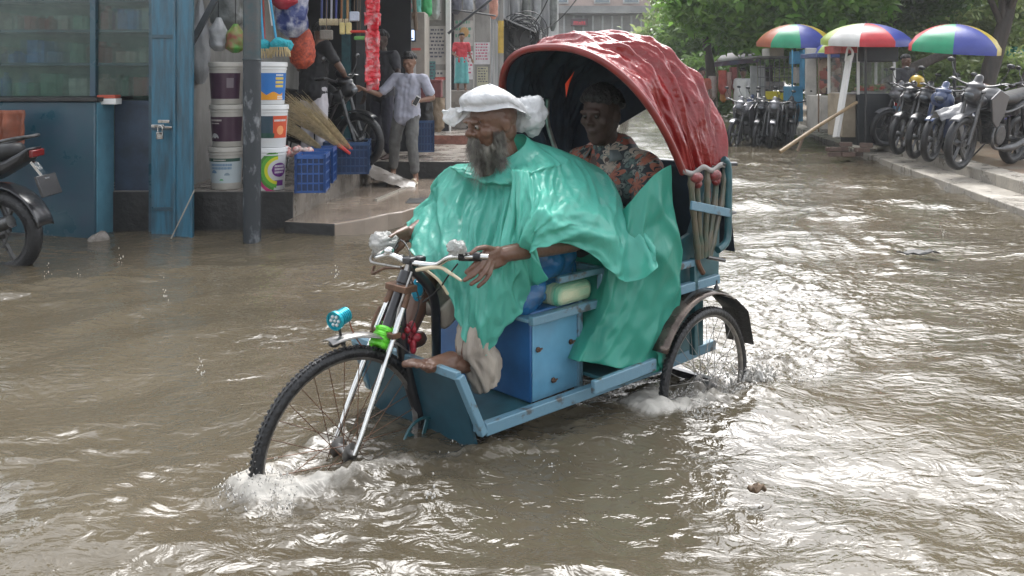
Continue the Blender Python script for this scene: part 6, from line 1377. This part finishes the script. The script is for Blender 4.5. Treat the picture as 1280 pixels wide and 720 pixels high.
# right far group, parked in the water
for k, (px, py, Y_, rz, m_, lab) in enumerate(((916, 184, 21.5, 52, M_si, 'silver fronted motorbike leftmost of the bikes standing in the water'), (945, 185, 20.4, 60, M_bk, 'black motorbike second from the left in the flooded row'), (962, 186, 19.8, 74, M_si, 'motorbike with white front shell in the middle of the flooded row'), (985, 184, 20.4, 80, M_bk, 'black motorbike rightmost in the flooded row'), (930, 176, 23.5, 50, M_nb, 'navy motorbike behind the silver fronted one in the flooded row'), (975, 176, 22.5, 66, M_bk, 'black motorbike standing behind the flooded row'))):
    p = G(px, py, 0); motorbike(lab, (p.x, p.y, -.06), R_(rz), m_, 'motorbikes standing in the flooded road', lean=.1, shell=m_)
# ================================================================== RIGHT: food carts, umbrellas, fence, trees
UC = dict(green=(.02, .30, .15), blue=(.05, .07, .32), yellow=(.50, .38, .04), white=(.55, .55, .53), red=(.52, .03, .04), lime=(.32, .42, .08), orange=(.40, .12, .06))
def umbrella(px, top, rim, halfw, Y, cols, lab, rot=0, tilt=(0, 0), pole_to=.2):
    c = W(px, rim, Y); h_ = (rim - top) * Y / F; R0 = halfw * Y / F
    t = thing('umbrella', lab, 'umbrella', (c.x, Y, pole_to), 0, 'striped umbrellas over the food carts'); zt = c.z - pole_to
    n = len(cols); Mt = Matrix.Translation((0, 0, zt)) @ Matrix.Rotation(tilt[0], 4, 'X') @ Matrix.Rotation(tilt[1], 4, 'Y')
    for k in range(n):
        P = []
        for i in range(9):
            a = rot + 6.283 * (k + i / 8) / n; sag = 1 - .035 * math.sin(math.pi * i / 8); row = []
            for j in range(10): u = j / 9; row.append(tuple(Mt @ Vector((R0 * math.sin(u * 1.1) / math.sin(1.1) * math.cos(a) * (1 if u < .8 else sag), R0 * math.sin(u * 1.1) / math.sin(1.1) * math.sin(a) * (1 if u < .8 else sag), h_ * (math.cos(u * 1.1) - math.cos(1.1)) / (1 - math.cos(1.1))))))
            row.append(tuple(Mt @ Vector((R0 * math.cos(a) * sag, R0 * math.sin(a) * sag, -.09)))); P.append(row)
        MB().grid(P).build('canopy_panel', mat('umbrella_' + cols[k], UC[cols[k]], .35, var=.12, thin=.25), t, 60)
        a = rot + 6.283 * k / n; MB().tube([Mt @ Vector((0, 0, h_ - .03)), Mt @ Vector((R0 * .6 * math.cos(a), R0 * .6 * math.sin(a), h_ * .62)), Mt @ Vector((R0 * .99 * math.cos(a), R0 * .99 * math.sin(a), -.01))], .008, 5).build('rib', M_steel, t)
    MB().tube([(0, 0, 0), (0, 0, zt), Mt @ Vector((0, 0, h_ + .04))], .022, 8).build('pole', M_blackm, t); return t
umbrella(1193, 30, 58, 54, 13.2, ['green', 'blue', 'yellow', 'red', 'green', 'red'], 'umbrella with green blue and yellow panels over the parked motorbikes', rot=R_(182), tilt=(.10, .04))
umbrella(1082, 29, 50, 54, 15.2, ['white', 'red', 'blue', 'lime', 'yellow', 'green', 'red', 'lime'], 'umbrella with red blue and lime panels over the glass food cart', rot=R_(196), tilt=(.08, 0))
umbrella(994, 30, 53, 47, 19.0, ['green', 'blue', 'yellow', 'white', 'blue', 'red', 'lime', 'orange'], 'umbrella with green blue and yellow panels over the caged cart', rot=R_(215), tilt=(.08, 0))
umbrella(1052, 48, 66, 34, 18.0, ['lime', 'blue', 'lime', 'blue', 'white', 'blue', 'lime', 'blue'], 'faded lime and navy umbrella behind the white slanting post', rot=-2.9)
umbrella(886, 70, 76, 10, 34, ['green', 'white'] * 3, 'small pale green umbrella far down the road beyond the hood')
# glass food cart
Yc = 15.3
p = W(1086, 182, Yc); t = thing('food_cart', 'glass sided food cart with black skirt at the corner of the right kerb', 'food cart', (p.x, Yc, p.z)); k_ = Yc / F
def cx(px): return (px - 1086) * k_
def cz(py): return (182 - py) * k_
M_skirt = mat('black_cart_skirt', (.025, .028, .03), .4, var=.3, vscale=8)
MB().bx(cx(1072), cx(1118), 0, .8, cz(182), cz(117)).build('skirt', M_skirt, t, bevel=.01)
MB().bx(cx(1055), cx(1071.5), .06, .8, cz(172), cz(117)).build('side_board', mat('cart_ply', (.30, .25, .18), .6, var=.3, vscale=4), t, bevel=.01)
for px in (1073, 1118): MB().bx(cx(px) - .02, cx(px) + .02, -.01, .03, cz(118), cz(57)).build('post', M_wht, t)
MB().bx(cx(1054), cx(1057), .72, .76, cz(118), cz(62)).build('post', M_wht, t); MB().bx(cx(1118) - .02, cx(1118) + .02, .76, .8, cz(118), cz(57)).build('post', M_wht, t)
MB().bx(cx(1074), cx(1117), .0, .01, cz(116), cz(78)).build('front_pane', M_glass, t); MB().bx(cx(1056), cx(1058), .05, .75, cz(116), cz(72)).build('side_pane', M_glass, t)
MB().bx(cx(1072), cx(1122), -.04, .84, cz(77), cz(56)).build('header_board', mat('charcoal_board', (.02, .02, .022), .5), t, bevel=.01); MB().bx(cx(1052), cx(1072), .0, .84, cz(66), cz(56)).build('red_fascia', mat('red_fascia', (.35, .04, .03), .5, var=.3), t)
MB().bx(cx(1056), cx(1118), .02, .8, cz(118), cz(116.5)).build('counter', M_steel, t)
rg = random.Random(9)
t2 = thing('food_tray', 'tray of red and green vegetables inside the glass food cart', 'tray', (p.x, Yc + .3, p.z + cz(116))); MB().bx(cx(1078), cx(1112), -.15, .2, 0, .03).build('tray', M_steel, t2)
for nm, c_, n_ in (('red_piece', (.5, .05, .03), 22), ('green_piece', (.08, .25, .04), 20), ('tan_piece', (.35, .22, .10), 22)):
    for q in range(n_): MB().ell((rg.uniform(cx(1079), cx(1111)), rg.uniform(-.12, .18), rg.uniform(.04, .13)), (.035, .03, .03), n=8, m=5).build('vegetable', mat(nm, c_, .4), t2, 180)
MB().box((cx(1121), -.05, cz(126)), (.10, .08, .30)).build('red_can', mat('red_can', (.6, .03, .03), .3), t, bevel=.015); MB().box((cx(1121), -.05, cz(136)), (.15, .12, .10)).build('blue_basin', mat('pale_blue_basin', (.12, .25, .4), .4), t, bevel=.015)
pt = thing('slanting_post', 'white painted board leaning against the glass food cart', 'board', W(1045, 172, 14.9)); MB().beam((0, 0, 0), W(1062, 70, 15.1) - W(1045, 172, 14.9), .22, .05).build('board', M_wht, pt, bevel=.01); MB().tube(curve([W(1057, 76, 15.0) - W(1045, 172, 14.9), W(1060, 60, 14.9) - W(1045, 172, 14.9), W(1066, 66, 14.9) - W(1045, 172, 14.9), W(1062, 80, 14.9) - W(1045, 172, 14.9)], 12), .02, 8).build('tied_cloth', M_wht, pt)
for k, (px, py, s_, lab) in enumerate(((1050, 182, .3, 'pile of old bricks at the foot of the white leaning board'), (1068, 186, .24, 'short stack of bricks under the glass food cart'))):
    p_ = W(px, py, 14.6); t = thing('brick_pile', lab, 'bricks', (p_.x, 14.6, .1)); rg = random.Random(k)
    for q in range(7): MB().box((rg.uniform(-.2, .2), rg.uniform(-.1, .1), .04 + .08 * (q // 3)), (.20, .11, .07), rotz(rg.uniform(-.5, .5))).build('brick', mat('muddy_brick', (.13, .085, .065), .6, var=.4), t, bevel=.006)
b = MB(); g0, g1 = W(975, 190, 14.3), W(1071, 128, 14.9); b.tube([g0, g0.lerp(g1, .5) + Vector((0, 0, .02)), g1], [.035, .032, .028], 8); t = thing('bamboo_pole', 'long bamboo pole leaning out from the glass food cart into the water', 'pole', (0, 0, 0)); b.build('stem', mat('dry_bamboo', (.27, .19, .10), .5, var=.3), t)
t = thing('bamboo_prop', 'short dark stick crossing under the long bamboo pole', 'pole', (0, 0, 0)); MB().tube([W(997, 189, 14.5), W(1006, 166, 14.6)], .025, 7).build('stem', M_wood, t)
# blue kiosk, plank stall, caged cart with yellow panel, cloth stall
def stallbox(px0, px1, py0, py1, Y, dep, m, nm, t, o):
    a, c = W(px0, py1, Y) - o, W(px1, py0, Y) - o; return MB().bx(a.x, c.x, a.y, a.y + dep, a.z, c.z).build(nm, m, t, bevel=.012)
M_kb = mat('faded_blue_board', (.05, .22, .36), .5, var=.3, vscale=4); M_pl = mat('bleached_board', (.42, .40, .36), .6, var=.25, vscale=3); M_cage = mat('cage_steel', (.10, .10, .10), .5)
o_ = W(998, 155, 18.4); t = thing('blue_stall', 'narrow light blue stall between the caged cart and the white board', 'stall', o_)
stallbox(990, 1004, 108, 152, 18.3, .6, M_kb, 'base', t, o_); stallbox(992, 1005, 64, 80, 18.4, .3, M_kb, 'shutter', t, o_); stallbox(1004, 1011, 62, 112, 18.2, .25, M_kb, 'side_board', t, o_)
for px in (990, 1004): stallbox(px, px + 1.5, 62, 110, 18.25, .04, M_kb, 'post', t, o_)
stallbox(1008, 1021, 60, 132, 18.0, .1, M_pl, 'pale_board', t, o_); stallbox(1010, 1019, 132, 158, 18.05, .1, mat('dull_brown_board', (.16, .13, .11), .6, var=.3), 'lower_board', t, o_); stallbox(995, 1003, 84, 104, 18.7, .2, M_pl, 'goods', t, o_)
o_ = W(1036, 165, 17); t = thing('produce_stall', 'cluttered stall of red and brown bundles behind the white leaning board', 'stall', o_)
stallbox(1026, 1048, 120, 162, 16.9, .8, M_pl, 'counter', t, o_); stallbox(1022, 1054, 66, 72, 16.8, 1.0, mat('navy_tarp', (.03, .05, .16), .4, var=.3), 'tarp', t, o_); stallbox(1026, 1050, 72, 118, 17.9, .05, mat('brown_backcloth', (.12, .07, .06), .8, var=.6, vscale=7), 'backcloth', t, o_)
rg = random.Random(14)
for q in range(26):
    px, py = rg.uniform(1027, 1049), rg.uniform(76, 118); c_ = W(px, py, 17.2) - o_; MB().ell(c_, (.10, .08, .12), n=10, m=6).build('bundle', (mat('rust_bundle', (.25, .08, .06), .7), mat('tan_bundle', (.30, .22, .16), .7), mat('dark_bundle', (.07, .06, .06), .7))[q % 3], t, 180)
for px in (1023, 1052): stallbox(px, px + 1.6, 66, 165, 16.85, .05, M_wood, 'post', t, o_)
o_ = W(968, 158, 19.4); t = thing('caged_cart', 'tall caged cart with a yellow lower panel behind the flooded motorbikes', 'cart', o_)
stallbox(957, 981, 114, 136, 19.3, .05, mat('yellow_panel', (.50, .42, .02), .4, var=.15), 'yellow_panel', t, o_); stallbox(957, 983, 136, 156, 19.4, .6, M_cage, 'base', t, o_); stallbox(962, 980, 102, 113, 19.5, .4, M_steel, 'pots', t, o_)
stallbox(962, 980, 60, 72, 19.5, .6, M_pl, 'crate_on_top', t, o_)
for px in (950, 956, 962, 968, 974, 980, 986): stallbox(px, px + .9, 72, 150, 19.3, .03, M_cage, 'bar', t, o_)
for py in (72, 84, 96, 108): stallbox(948, 990, py, py + 1, 19.27, .03, M_cage, 'shelf_bar', t, o_)
stallbox(946, 992, 70, 72.5, 19.1, 1.3, M_cage, 'roof', t, o_)
for px in (938, 948): stallbox(px, px + 9, 82, 128, 20.2, .04, mat('clear_sheet', (.42, .43, .42), .2, thin=.3, bump=.5, bscale=12), 'plastic_curtain', t, o_)
o_ = W(910, 150, 24); t = thing('cloth_stall', 'cloth stall under a dark maroon awning at the far end of the kerb', 'stall', o_)
a = [W(893, 78, 23), W(948, 72, 23), W(952, 64, 26), W(905, 66, 26)]; b = MB(); b.add([p - o_ for p in a] + [p - o_ - Vector((0, 0, .12)) for p in a], [(0, 1, 2, 3), (7, 6, 5, 4), (0, 4, 5, 1), (1, 5, 6, 2), (2, 6, 7, 3), (3, 7, 4, 0)]); b.build('awning', mat('maroon_awning', (.07, .035, .05), .4, col2=(.03, .05, .10), mixs=.55, vscale=3), t, 0)
for px in (896, 922, 946): stallbox(px, px + 1.2, 74, 160, 23.2, .05, M_wood, 'post', t, o_)
rg = random.Random(17)
for q, (px, w_, y0_, y1_, c_, nm) in enumerate(((898, 10, 88, 118, (.40, .08, .06), 'brick'), (906, 8, 90, 125, (.45, .28, .24), 'blush'), (900, 8, 108, 128, (.5, .22, .05), 'saffron'), (886, 9, 95, 125, (.42, .36, .33), 'sand'), (912, 9, 84, 112, (.30, .10, .09), 'russet'))):
    t3 = hang('hanging_garment', '%s coloured garment hanging in the far cloth stall' % nm, 'garment', px, px + w_, y0_, y1_, 22.8 + q * .1, mat('garment_' + nm, c_, .7, var=.3), .12, 80 + q, False)
t3 = hang('white_cloth', 'white cloth draped down beside the flooded motorbikes', 'cloth', 918, 932, 100, 142, 21.8, M_wht, .15, 90, False)
# people at the stalls
g = G(902, 172, .02); bystander('person in rust red clothes at the far cloth stall', (g.x - .2, g.y + 1.2, .05), R_(10), .95, {}, mat('rust_shirt', (.35, .08, .05), .7), mat('dark_jeans', (.03, .03, .045), .8), seed=9, vox=.02)
g = W(929, 160, 22.5); bystander('person in white beside the caged cart', (g.x, 22.5, .05), R_(-20), .95, {}, mat('white_shirt', (.55, .55, .55), .7), M_gtr, seed=10, vox=.02)
g = W(1138, 150, 16.5); bystander('dark clothed person standing behind the glass food cart', (g.x - .1, 16.5, .24), R_(20), .95, {}, mat('dark_shirt', (.03, .03, .035), .8), M_gtr, seed=11, vox=.016)
# low park wall and green boards at the back
t = thing('park_wall', 'low concrete wall along the park behind the motorbikes', 'wall', (0, 0, 0)); MB().beam((8.2, 14.8, .55), (12.5, 26, .55), .16, .12).build('coping', M_kerb, t); MB().beam((8.2, 14.8, .36), (12.5, 26, .36), .10, .30).build('wall_body', M_conc, t)
t = thing('green_fence', 'sea green metal fence between the tree trunks on the right', 'fence', (0, 0, 0)); MB().bx(11.9, 13.1, 22.2, 22.26, .3, 2.2).build('sheet', mat('sea_green_sheet', (.03, .26, .22), .5, var=.25), t)
for k in range(9): MB().bx(11.9 + k * .15, 11.93 + k * .15, 22.16, 22.2, .3, 2.2).build('rib', mat('sea_green_sheet', (.03, .26, .22)), t)
MB().bx(13.4, 15, 23.2, 23.26, .3, 2.0).build('sheet', mat('dark_teal_fence', (.02, .07, .08), .5), t)

# ---- trees
def leafmat(nm, c, c2, th=.5):
    return mat('leaf_' + nm, c, .35, col2=c2, mixs=.5, vscale=1.1, sharp=0, thin=th, spec=.5)
M_bark = mat('wet_bark', (.045, .035, .028), .6, var=.5, vscale=10, stretch=(1, 1, .25), bump=.8, bscale=30)
def tree(nm, lab, loc, H, trunk, r0, crown, nleaf, lsize, lm, seed, limbs=7, fill=1.0, holes=.28, group='trees over the right side of the road'):
    """trunk: path; crown: list of (centre, radii) volumes; leaves gather into clumps near the shell of each volume"""
    t = thing(nm, lab, 'tree', loc, 0, group); rg = random.Random(seed); b = MB(); path = curve(trunk, 18); b.tube(path, [r0 * (1 - .62 * i / 17) * (1 + .12 * nz(i * .7, seed)) for i in range(18)], 12)
    top = path[-1]; cl = []
    for (c, rad) in crown:
        c = Vector(c); k = max(3, int(limbs))
        for i in range(k):
            d = Vector((rg.gauss(0, 1), rg.gauss(0, 1), rg.gauss(0, .7))).normalized(); e = c + Vector((d.x * rad[0], d.y * rad[1], d.z * rad[2])) * rg.uniform(.5, .9); s0 = path[rg.randint(9, 17)]
            m1 = s0.lerp(e, .5) + Vector((rg.uniform(-.3, .3), rg.uniform(-.3, .3), rg.uniform(0, .5))); b.tube(curve([s0, m1, e], 8), [r0 * .34 * (1 - .85 * q / 7) for q in range(8)], 6)
        n = int(nleaf * rad[0] * rad[2] / sum(q[1][0] * q[1][2] for q in crown) / 26)
        for i in range(n):
            d = Vector((rg.gauss(0, 1), rg.gauss(0, 1), rg.gauss(0, 1))).normalized(); rr = rg.uniform(.45, 1.0) ** .7
            p = c + Vector((d.x * rad[0], d.y * rad[1], d.z * rad[2])) * rr * (1 + .25 * nz(d.x * 2 + seed, d.y * 2, d.z * 2))
            if nz(p.x * .9 + seed, p.y * .9, p.z * .9) < -holes: continue
            cl.append(p)
    b.build('trunk', M_bark, t, 60)
    cs = np.array([tuple(p) for p in cl]); rs = np.random.RandomState(seed); m = 26; n = len(cs) * m
    P = np.repeat(cs, m, 0) + rs.normal(0, 1, (n, 3)) * np.array([.26, .26, .15]) * (lsize / .12) ** .5; nn = rs.normal(0, 1, (n, 3)); nn[:, 2] = np.abs(nn[:, 2]) + .6; nn /= np.linalg.norm(nn, axis=1)[:, None]
    aa = rs.normal(0, 1, (n, 3)); aa -= nn * (aa * nn).sum(1)[:, None]; aa /= np.linalg.norm(aa, axis=1)[:, None]; bb = np.cross(nn, aa); sz = (lsize * rs.uniform(.6, 1.35, n))[:, None]
    droop = np.array([0, 0, -.25])
    V = np.stack([P - aa * sz, P + bb * sz * .42 + nn * sz * .08, P + aa * sz + droop * sz, P - bb * sz * .42 + nn * sz * .08], 1).reshape(-1, 3)
    me = bpy.data.meshes.new('crown'); me.vertices.add(n * 4); me.vertices.foreach_set('co', V.reshape(-1)); me.loops.add(n * 4); me.loops.foreach_set('vertex_index', np.arange(n * 4, dtype=np.int32)); me.polygons.add(n); me.polygons.foreach_set('loop_start', np.arange(0, n * 4, 4, dtype=np.int32)); me.polygons.foreach_set('loop_total', np.full(n, 4, dtype=np.int32)); me.update(calc_edges=True)
    me.materials.append(lm); o = bpy.data.objects.new('crown', me); COL.objects.link(o); o.parent = t; return t
LG = leafmat('bright', (.12, .30, .035), (.27, .46, .10)); LD = leafmat('deep', (.05, .12, .025), (.11, .20, .05)); LP = leafmat('pale', (.20, .30, .09), (.36, .42, .17)); LM = leafmat('mid', (.09, .19, .035), (.18, .29, .07))
# big-leaved branch reaching over the road above the carts
tree('broadleaf_tree', 'big leaved bright green tree whose branches reach over the road right of the hood', (5.6, 25, 0), 8, [(0, 0, 0), (.05, 0, 1.5), (-.1, 0, 3), (.2, -.5, 4.5)], .17, [((.2, -2.2, 3.5), (1.7, 1.6, .75)), ((2.0, -3, 3.6), (1.6, 1.6, .8)),  ((.9, -2.0, 2.7), (.9, 1.0, .4))], 60000, .14, LG, 3)
tree('dark_tree', 'dark dense tree standing behind the striped umbrellas', (9.6, 24, 0), 9, [(0, 0, 0), (0, 0, 2), (.2, 0, 4)], .26, [((-1.4, 0, 3.9), (2.8, 2.2, 1.3)), ((1.0, 0, 4.1), (1.9, 2.0, 1.2)), ((-3.2, 0, 4.6), (1.2, 1.2, .8))], 70000, .11, LD, 5)
tree('forked_tree', 'forked dark trunked tree between the umbrella and the green fence', (10.6, 19.5, .2), 9, [(-.35, 0, 0), (0, 0, 1.4), (.45, 0, 3.0), (.6, 0, 5)], .23, [((.4, .5, 5.6), (2.6, 2, 1.6)), ((-1.6, .6, 5.4), (1.8, 1.6, 1.3)), ((2.2, .2, 4.6), (1.2, 1.2, .8))], 42000, .10, LD, 8)
tree('leaning_tree', 'thick dark trunk leaning out at the right edge above the motorbikes', (10.0, 16.6, .2), 8, [(-.6, 0, 0), (-.1, 0, 1.3), (.55, 0, 2.9), (1.1, 0, 5)], .27, [((.9, .3, 5.6), (2.2, 2, 1.4)), ((-.9, 0, 4.3), (.9, .8, .45))], 26000, .09, LD, 10)
b = MB(); b.tube(curve([(7.55, 19.0, .9), (8.6, 19.2, 1.55), (9.7, 19.4, 2.0)], 10), [.16, .15, .13, .13, .12, .12, .11, .1, .1, .09], 10); tag(b.build('fallen_log', M_bark), 'grey log propped slanting behind the motorbikes', 'log')
tree('pale_tree', 'pale yellow green tree filling the gap above the green fence', (15.0, 29, 0), 8, [(0, 0, 0), (.2, 0, 2), (0, 0, 4)], .18, [((-1.5, 0, 3.6), (2.6, 2, 1.8)), ((1.8, 0, 4.2), (3.2, 2, 2.4)), ((0, 0, 6.6), (3.8, 2, 1.6)), ((-.5, 0, 1.6), (3.0, 1.2, .9))], 60000, .12, LP, 12)
tree('slim_tree', 'slim young tree in front of the green fence', (12.9, 20.5, .2), 5, [(0, 0, 0), (.1, 0, 1.2), (-.15, 0, 2.2)], .07, [((0, 0, 2.7), (1.1, .8, .8)), ((.9, 0, 3.3), (1, .8, .7))], 9000, .09, LP, 14)
tree('park_tree', 'green tree behind the caged cart and the cloth stall', (9.6, 33, 0), 9, [(0, 0, 0), (0, 0, 2), (.2, 0, 4)], .25, [((-1.8, 0, 3.0), (2.2, 2, 1.6)), ((1.5, 0, 3.8), (3.6, 2, 2.2)), ((0, 0, 5.6), (2.6, 2.0, .8))], 60000, .14, LM, 16)
for k, (x, y, s_, lm, lab) in enumerate(((10.2, 46, .95, LP, 'hazy tree just right of the hood top'), (14.0, 52, 1.1, LP, 'hazy tree at the far end of the road beside the brick building'), (18, 44, 1.1, LP, 'distant tree behind the dark umbrella tree'), (25, 42, 1.2, LP, 'distant tree behind the pale yellow green tree'), (33, 40, 1.2, LM, 'distant tree at the far right behind the motorbikes'))):
    tree('distant_tree', lab, (x, y, 0), 9, [(0, 0, 0), (0, 0, 3), (.2, 0, 5)], .3, [((-1.5 * s_, 0, 2.6), (3.0 * s_, 2, 2.2)), ((1.8 * s_, 0, 3.6), (3.4 * s_, 2, 2.4)), ((0, 0, 5.8), (3.0 * s_, 2, 1.6))], 42000, .20, lm, 30 + k, group='distant trees beyond the carts')
# undergrowth
tree('shrub', 'low green shrub beside the cloth stall', (6.5, 30, 0), 2, [(0, 0, 0), (0, 0, .8), (.1, 0, 1.0)], .06, [((0, 0, 1.1), (1.3, .8, 1.0))], 12000, .10, LM, 50, group=None)
tree('shrub', 'low shrub behind the slanting log', (11.5, 21.5, .2), 2, [(0, 0, 0), (0, 0, .6), (.1, 0, .9)], .06, [((0, 0, .9), (1.8, .8, .9))], 14000, .09, LP, 51, group=None)
# ---- damp air
hz = MB(); hz.bx(-60, 70, -30, 140, -1.6, 22)
mh = bpy.data.materials.new('haze'); mh.use_nodes = True; mh.node_tree.nodes.clear(); pv = mh.node_tree.nodes.new('ShaderNodeVolumePrincipled'); pv.inputs['Color'].default_value = (.9, .93, .95, 1); pv.inputs['Density'].default_value = .0013; pv.inputs['Anisotropy'].default_value = .2
mo = mh.node_tree.nodes.new('ShaderNodeOutputMaterial'); mh.node_tree.links.new(pv.outputs[0], mo.inputs['Volume'])
tag(hz.build('haze', mh, smooth=0), kind='stuff')
# ================================================================== SPRAY: droplets and torn sheets of water thrown up by the wheels
M_spray = mat('spray', (.60, .58, .54), .15, var=.2, vscale=60, trans=.25, spec=.6, bump=.4, bscale=90)
rg = random.Random(77); b = MB()
OCT = [(1, 0, 0), (-1, 0, 0), (0, 1, 0), (0, -1, 0), (0, 0, 1), (0, 0, -1)]; OF = [(0, 2, 4), (2, 1, 4), (1, 3, 4), (3, 0, 4), (2, 0, 5), (1, 2, 5), (3, 1, 5), (0, 3, 5)]
def drop(p, r, v):
    p = Vector(p); v = Vector(v); n_ = v.normalized(); b.add([p + Vector(o) * r + n_ * Vector(o).dot(n_) * r * rg.uniform(0, 1.6) for o in OCT], OF)
def burst(c, n, rad, h, fwd, sx=1, sy=1):
    for k in range(n):
        a = rg.uniform(0, 6.283); q = rg.random() ** .6 * rad; z = h * (1 - q / rad) ** 1.3 * rg.random() + .035
        d = Vector((math.cos(a) * q * sx, math.sin(a) * q * sy, 0)); p = lw(c[0], c[1]) + Matrix.Rotation(RTH, 3, 'Z') @ (d + Vector((fwd * rg.random(), 0, 0))); p.z = z
        drop(p, rg.choice((.0012, .0015, .002, .0025, .0035)) * rg.uniform(.7, 1.3), (d.x, d.y, .6))
burst((-.36, -.02), 1100, .24, .15, 0, .8, 1); burst((-.30, -.05), 700, .14, .16, 0); burst((.05, -.22), 800, .28, .07, .3, 1.3, .7); burst((.45, -.42), 700, .34, .05, .3, 1.4, .5)
burst((1.30, -.55), 900, .22, .12, 0); burst((1.62, -.56), 700, .26, .10, .2, 1.2, .7); burst((1.9, -.5), 500, .3, .10, .2); burst((1.6, .5), 300, .2, .1, .2)
# fingers of water thrown up round each wheel, melted into one wet surface
pm = MB()
for (c, n, rx, ry, h, r0) in (((-.36, .0), 60, .12, .14, .085, .007), ((-.22, -.09), 50, .17, .08, .05, .006), ((.06, -.17), 34, .22, .07, .035, .006), ((.5, -.37), 34, .34, .06, .03, .009), ((1.22, -.55), 44, .09, .10, .07, .006), ((1.52, -.57), 44, .2, .08, .04, .006), ((1.86, -.52), 34, .14, .09, .07, .010)):
    for k in range(n):
        a = rg.uniform(0, 6.283); q = rg.random() ** .6; p = lw(c[0] + math.cos(a) * q * rx, c[1] + math.sin(a) * q * ry); p.z = .02; hh = h * rg.uniform(.2, 1) * (1.05 - q * .7)
        o1 = Vector((rg.gauss(0, 1), rg.gauss(0, 1), 0)) * .012; tip = p + o1 * 1.8 + Vector((0, 0, hh + .02)); pm.chain([p, p + o1 * .5 + Vector((0, 0, hh * .5)), tip], [r0 * rg.uniform(1.2, 2.2), r0 * .8, r0 * rg.uniform(.3, .55)])
sp_ = fused(pm, .0045, 1, .006, 50); b.add(sp_.v, sp_.f)
# crowns where heavy drops hit the street
for (px, py) in ((98, 352), (208, 378), (60, 352), (150, 330), (420, 350), (1180, 295), (1010, 300), (540, 640), (900, 640), (250, 470)):
    g = G(px, py, .03)
    for k in range(14): drop(g + Vector((rg.gauss(0, .012), rg.gauss(0, .012), abs(rg.gauss(0, .05)))), rg.uniform(.002, .005), (0, 0, 1))
tag(b.build('water_splash', M_spray, smooth=180), kind='stuff')

# floating litter
for (px, py, s_, lab) in ((1148, 316, .16, 'dark scrap of litter floating on the right side of the street'), (946, 612, .03, 'small tan scrap floating near the bottom right of the street')):
    g = G(px, py, .05); P = [[tuple(Vector(((i / 5 - .5) * s_ * 2, (j / 3 - .5) * s_ * .7, .012 * math.sin(i * 2 + j)))) for j in range(4)] for i in range(6)]
    o = MB().grid(P).build('litter', M_wood if s_ < .1 else M_concd, smooth=60, solid=.008); o.location = (g.x, g.y, .055); o.rotation_euler.z = .3; tag(o, lab, 'litter')
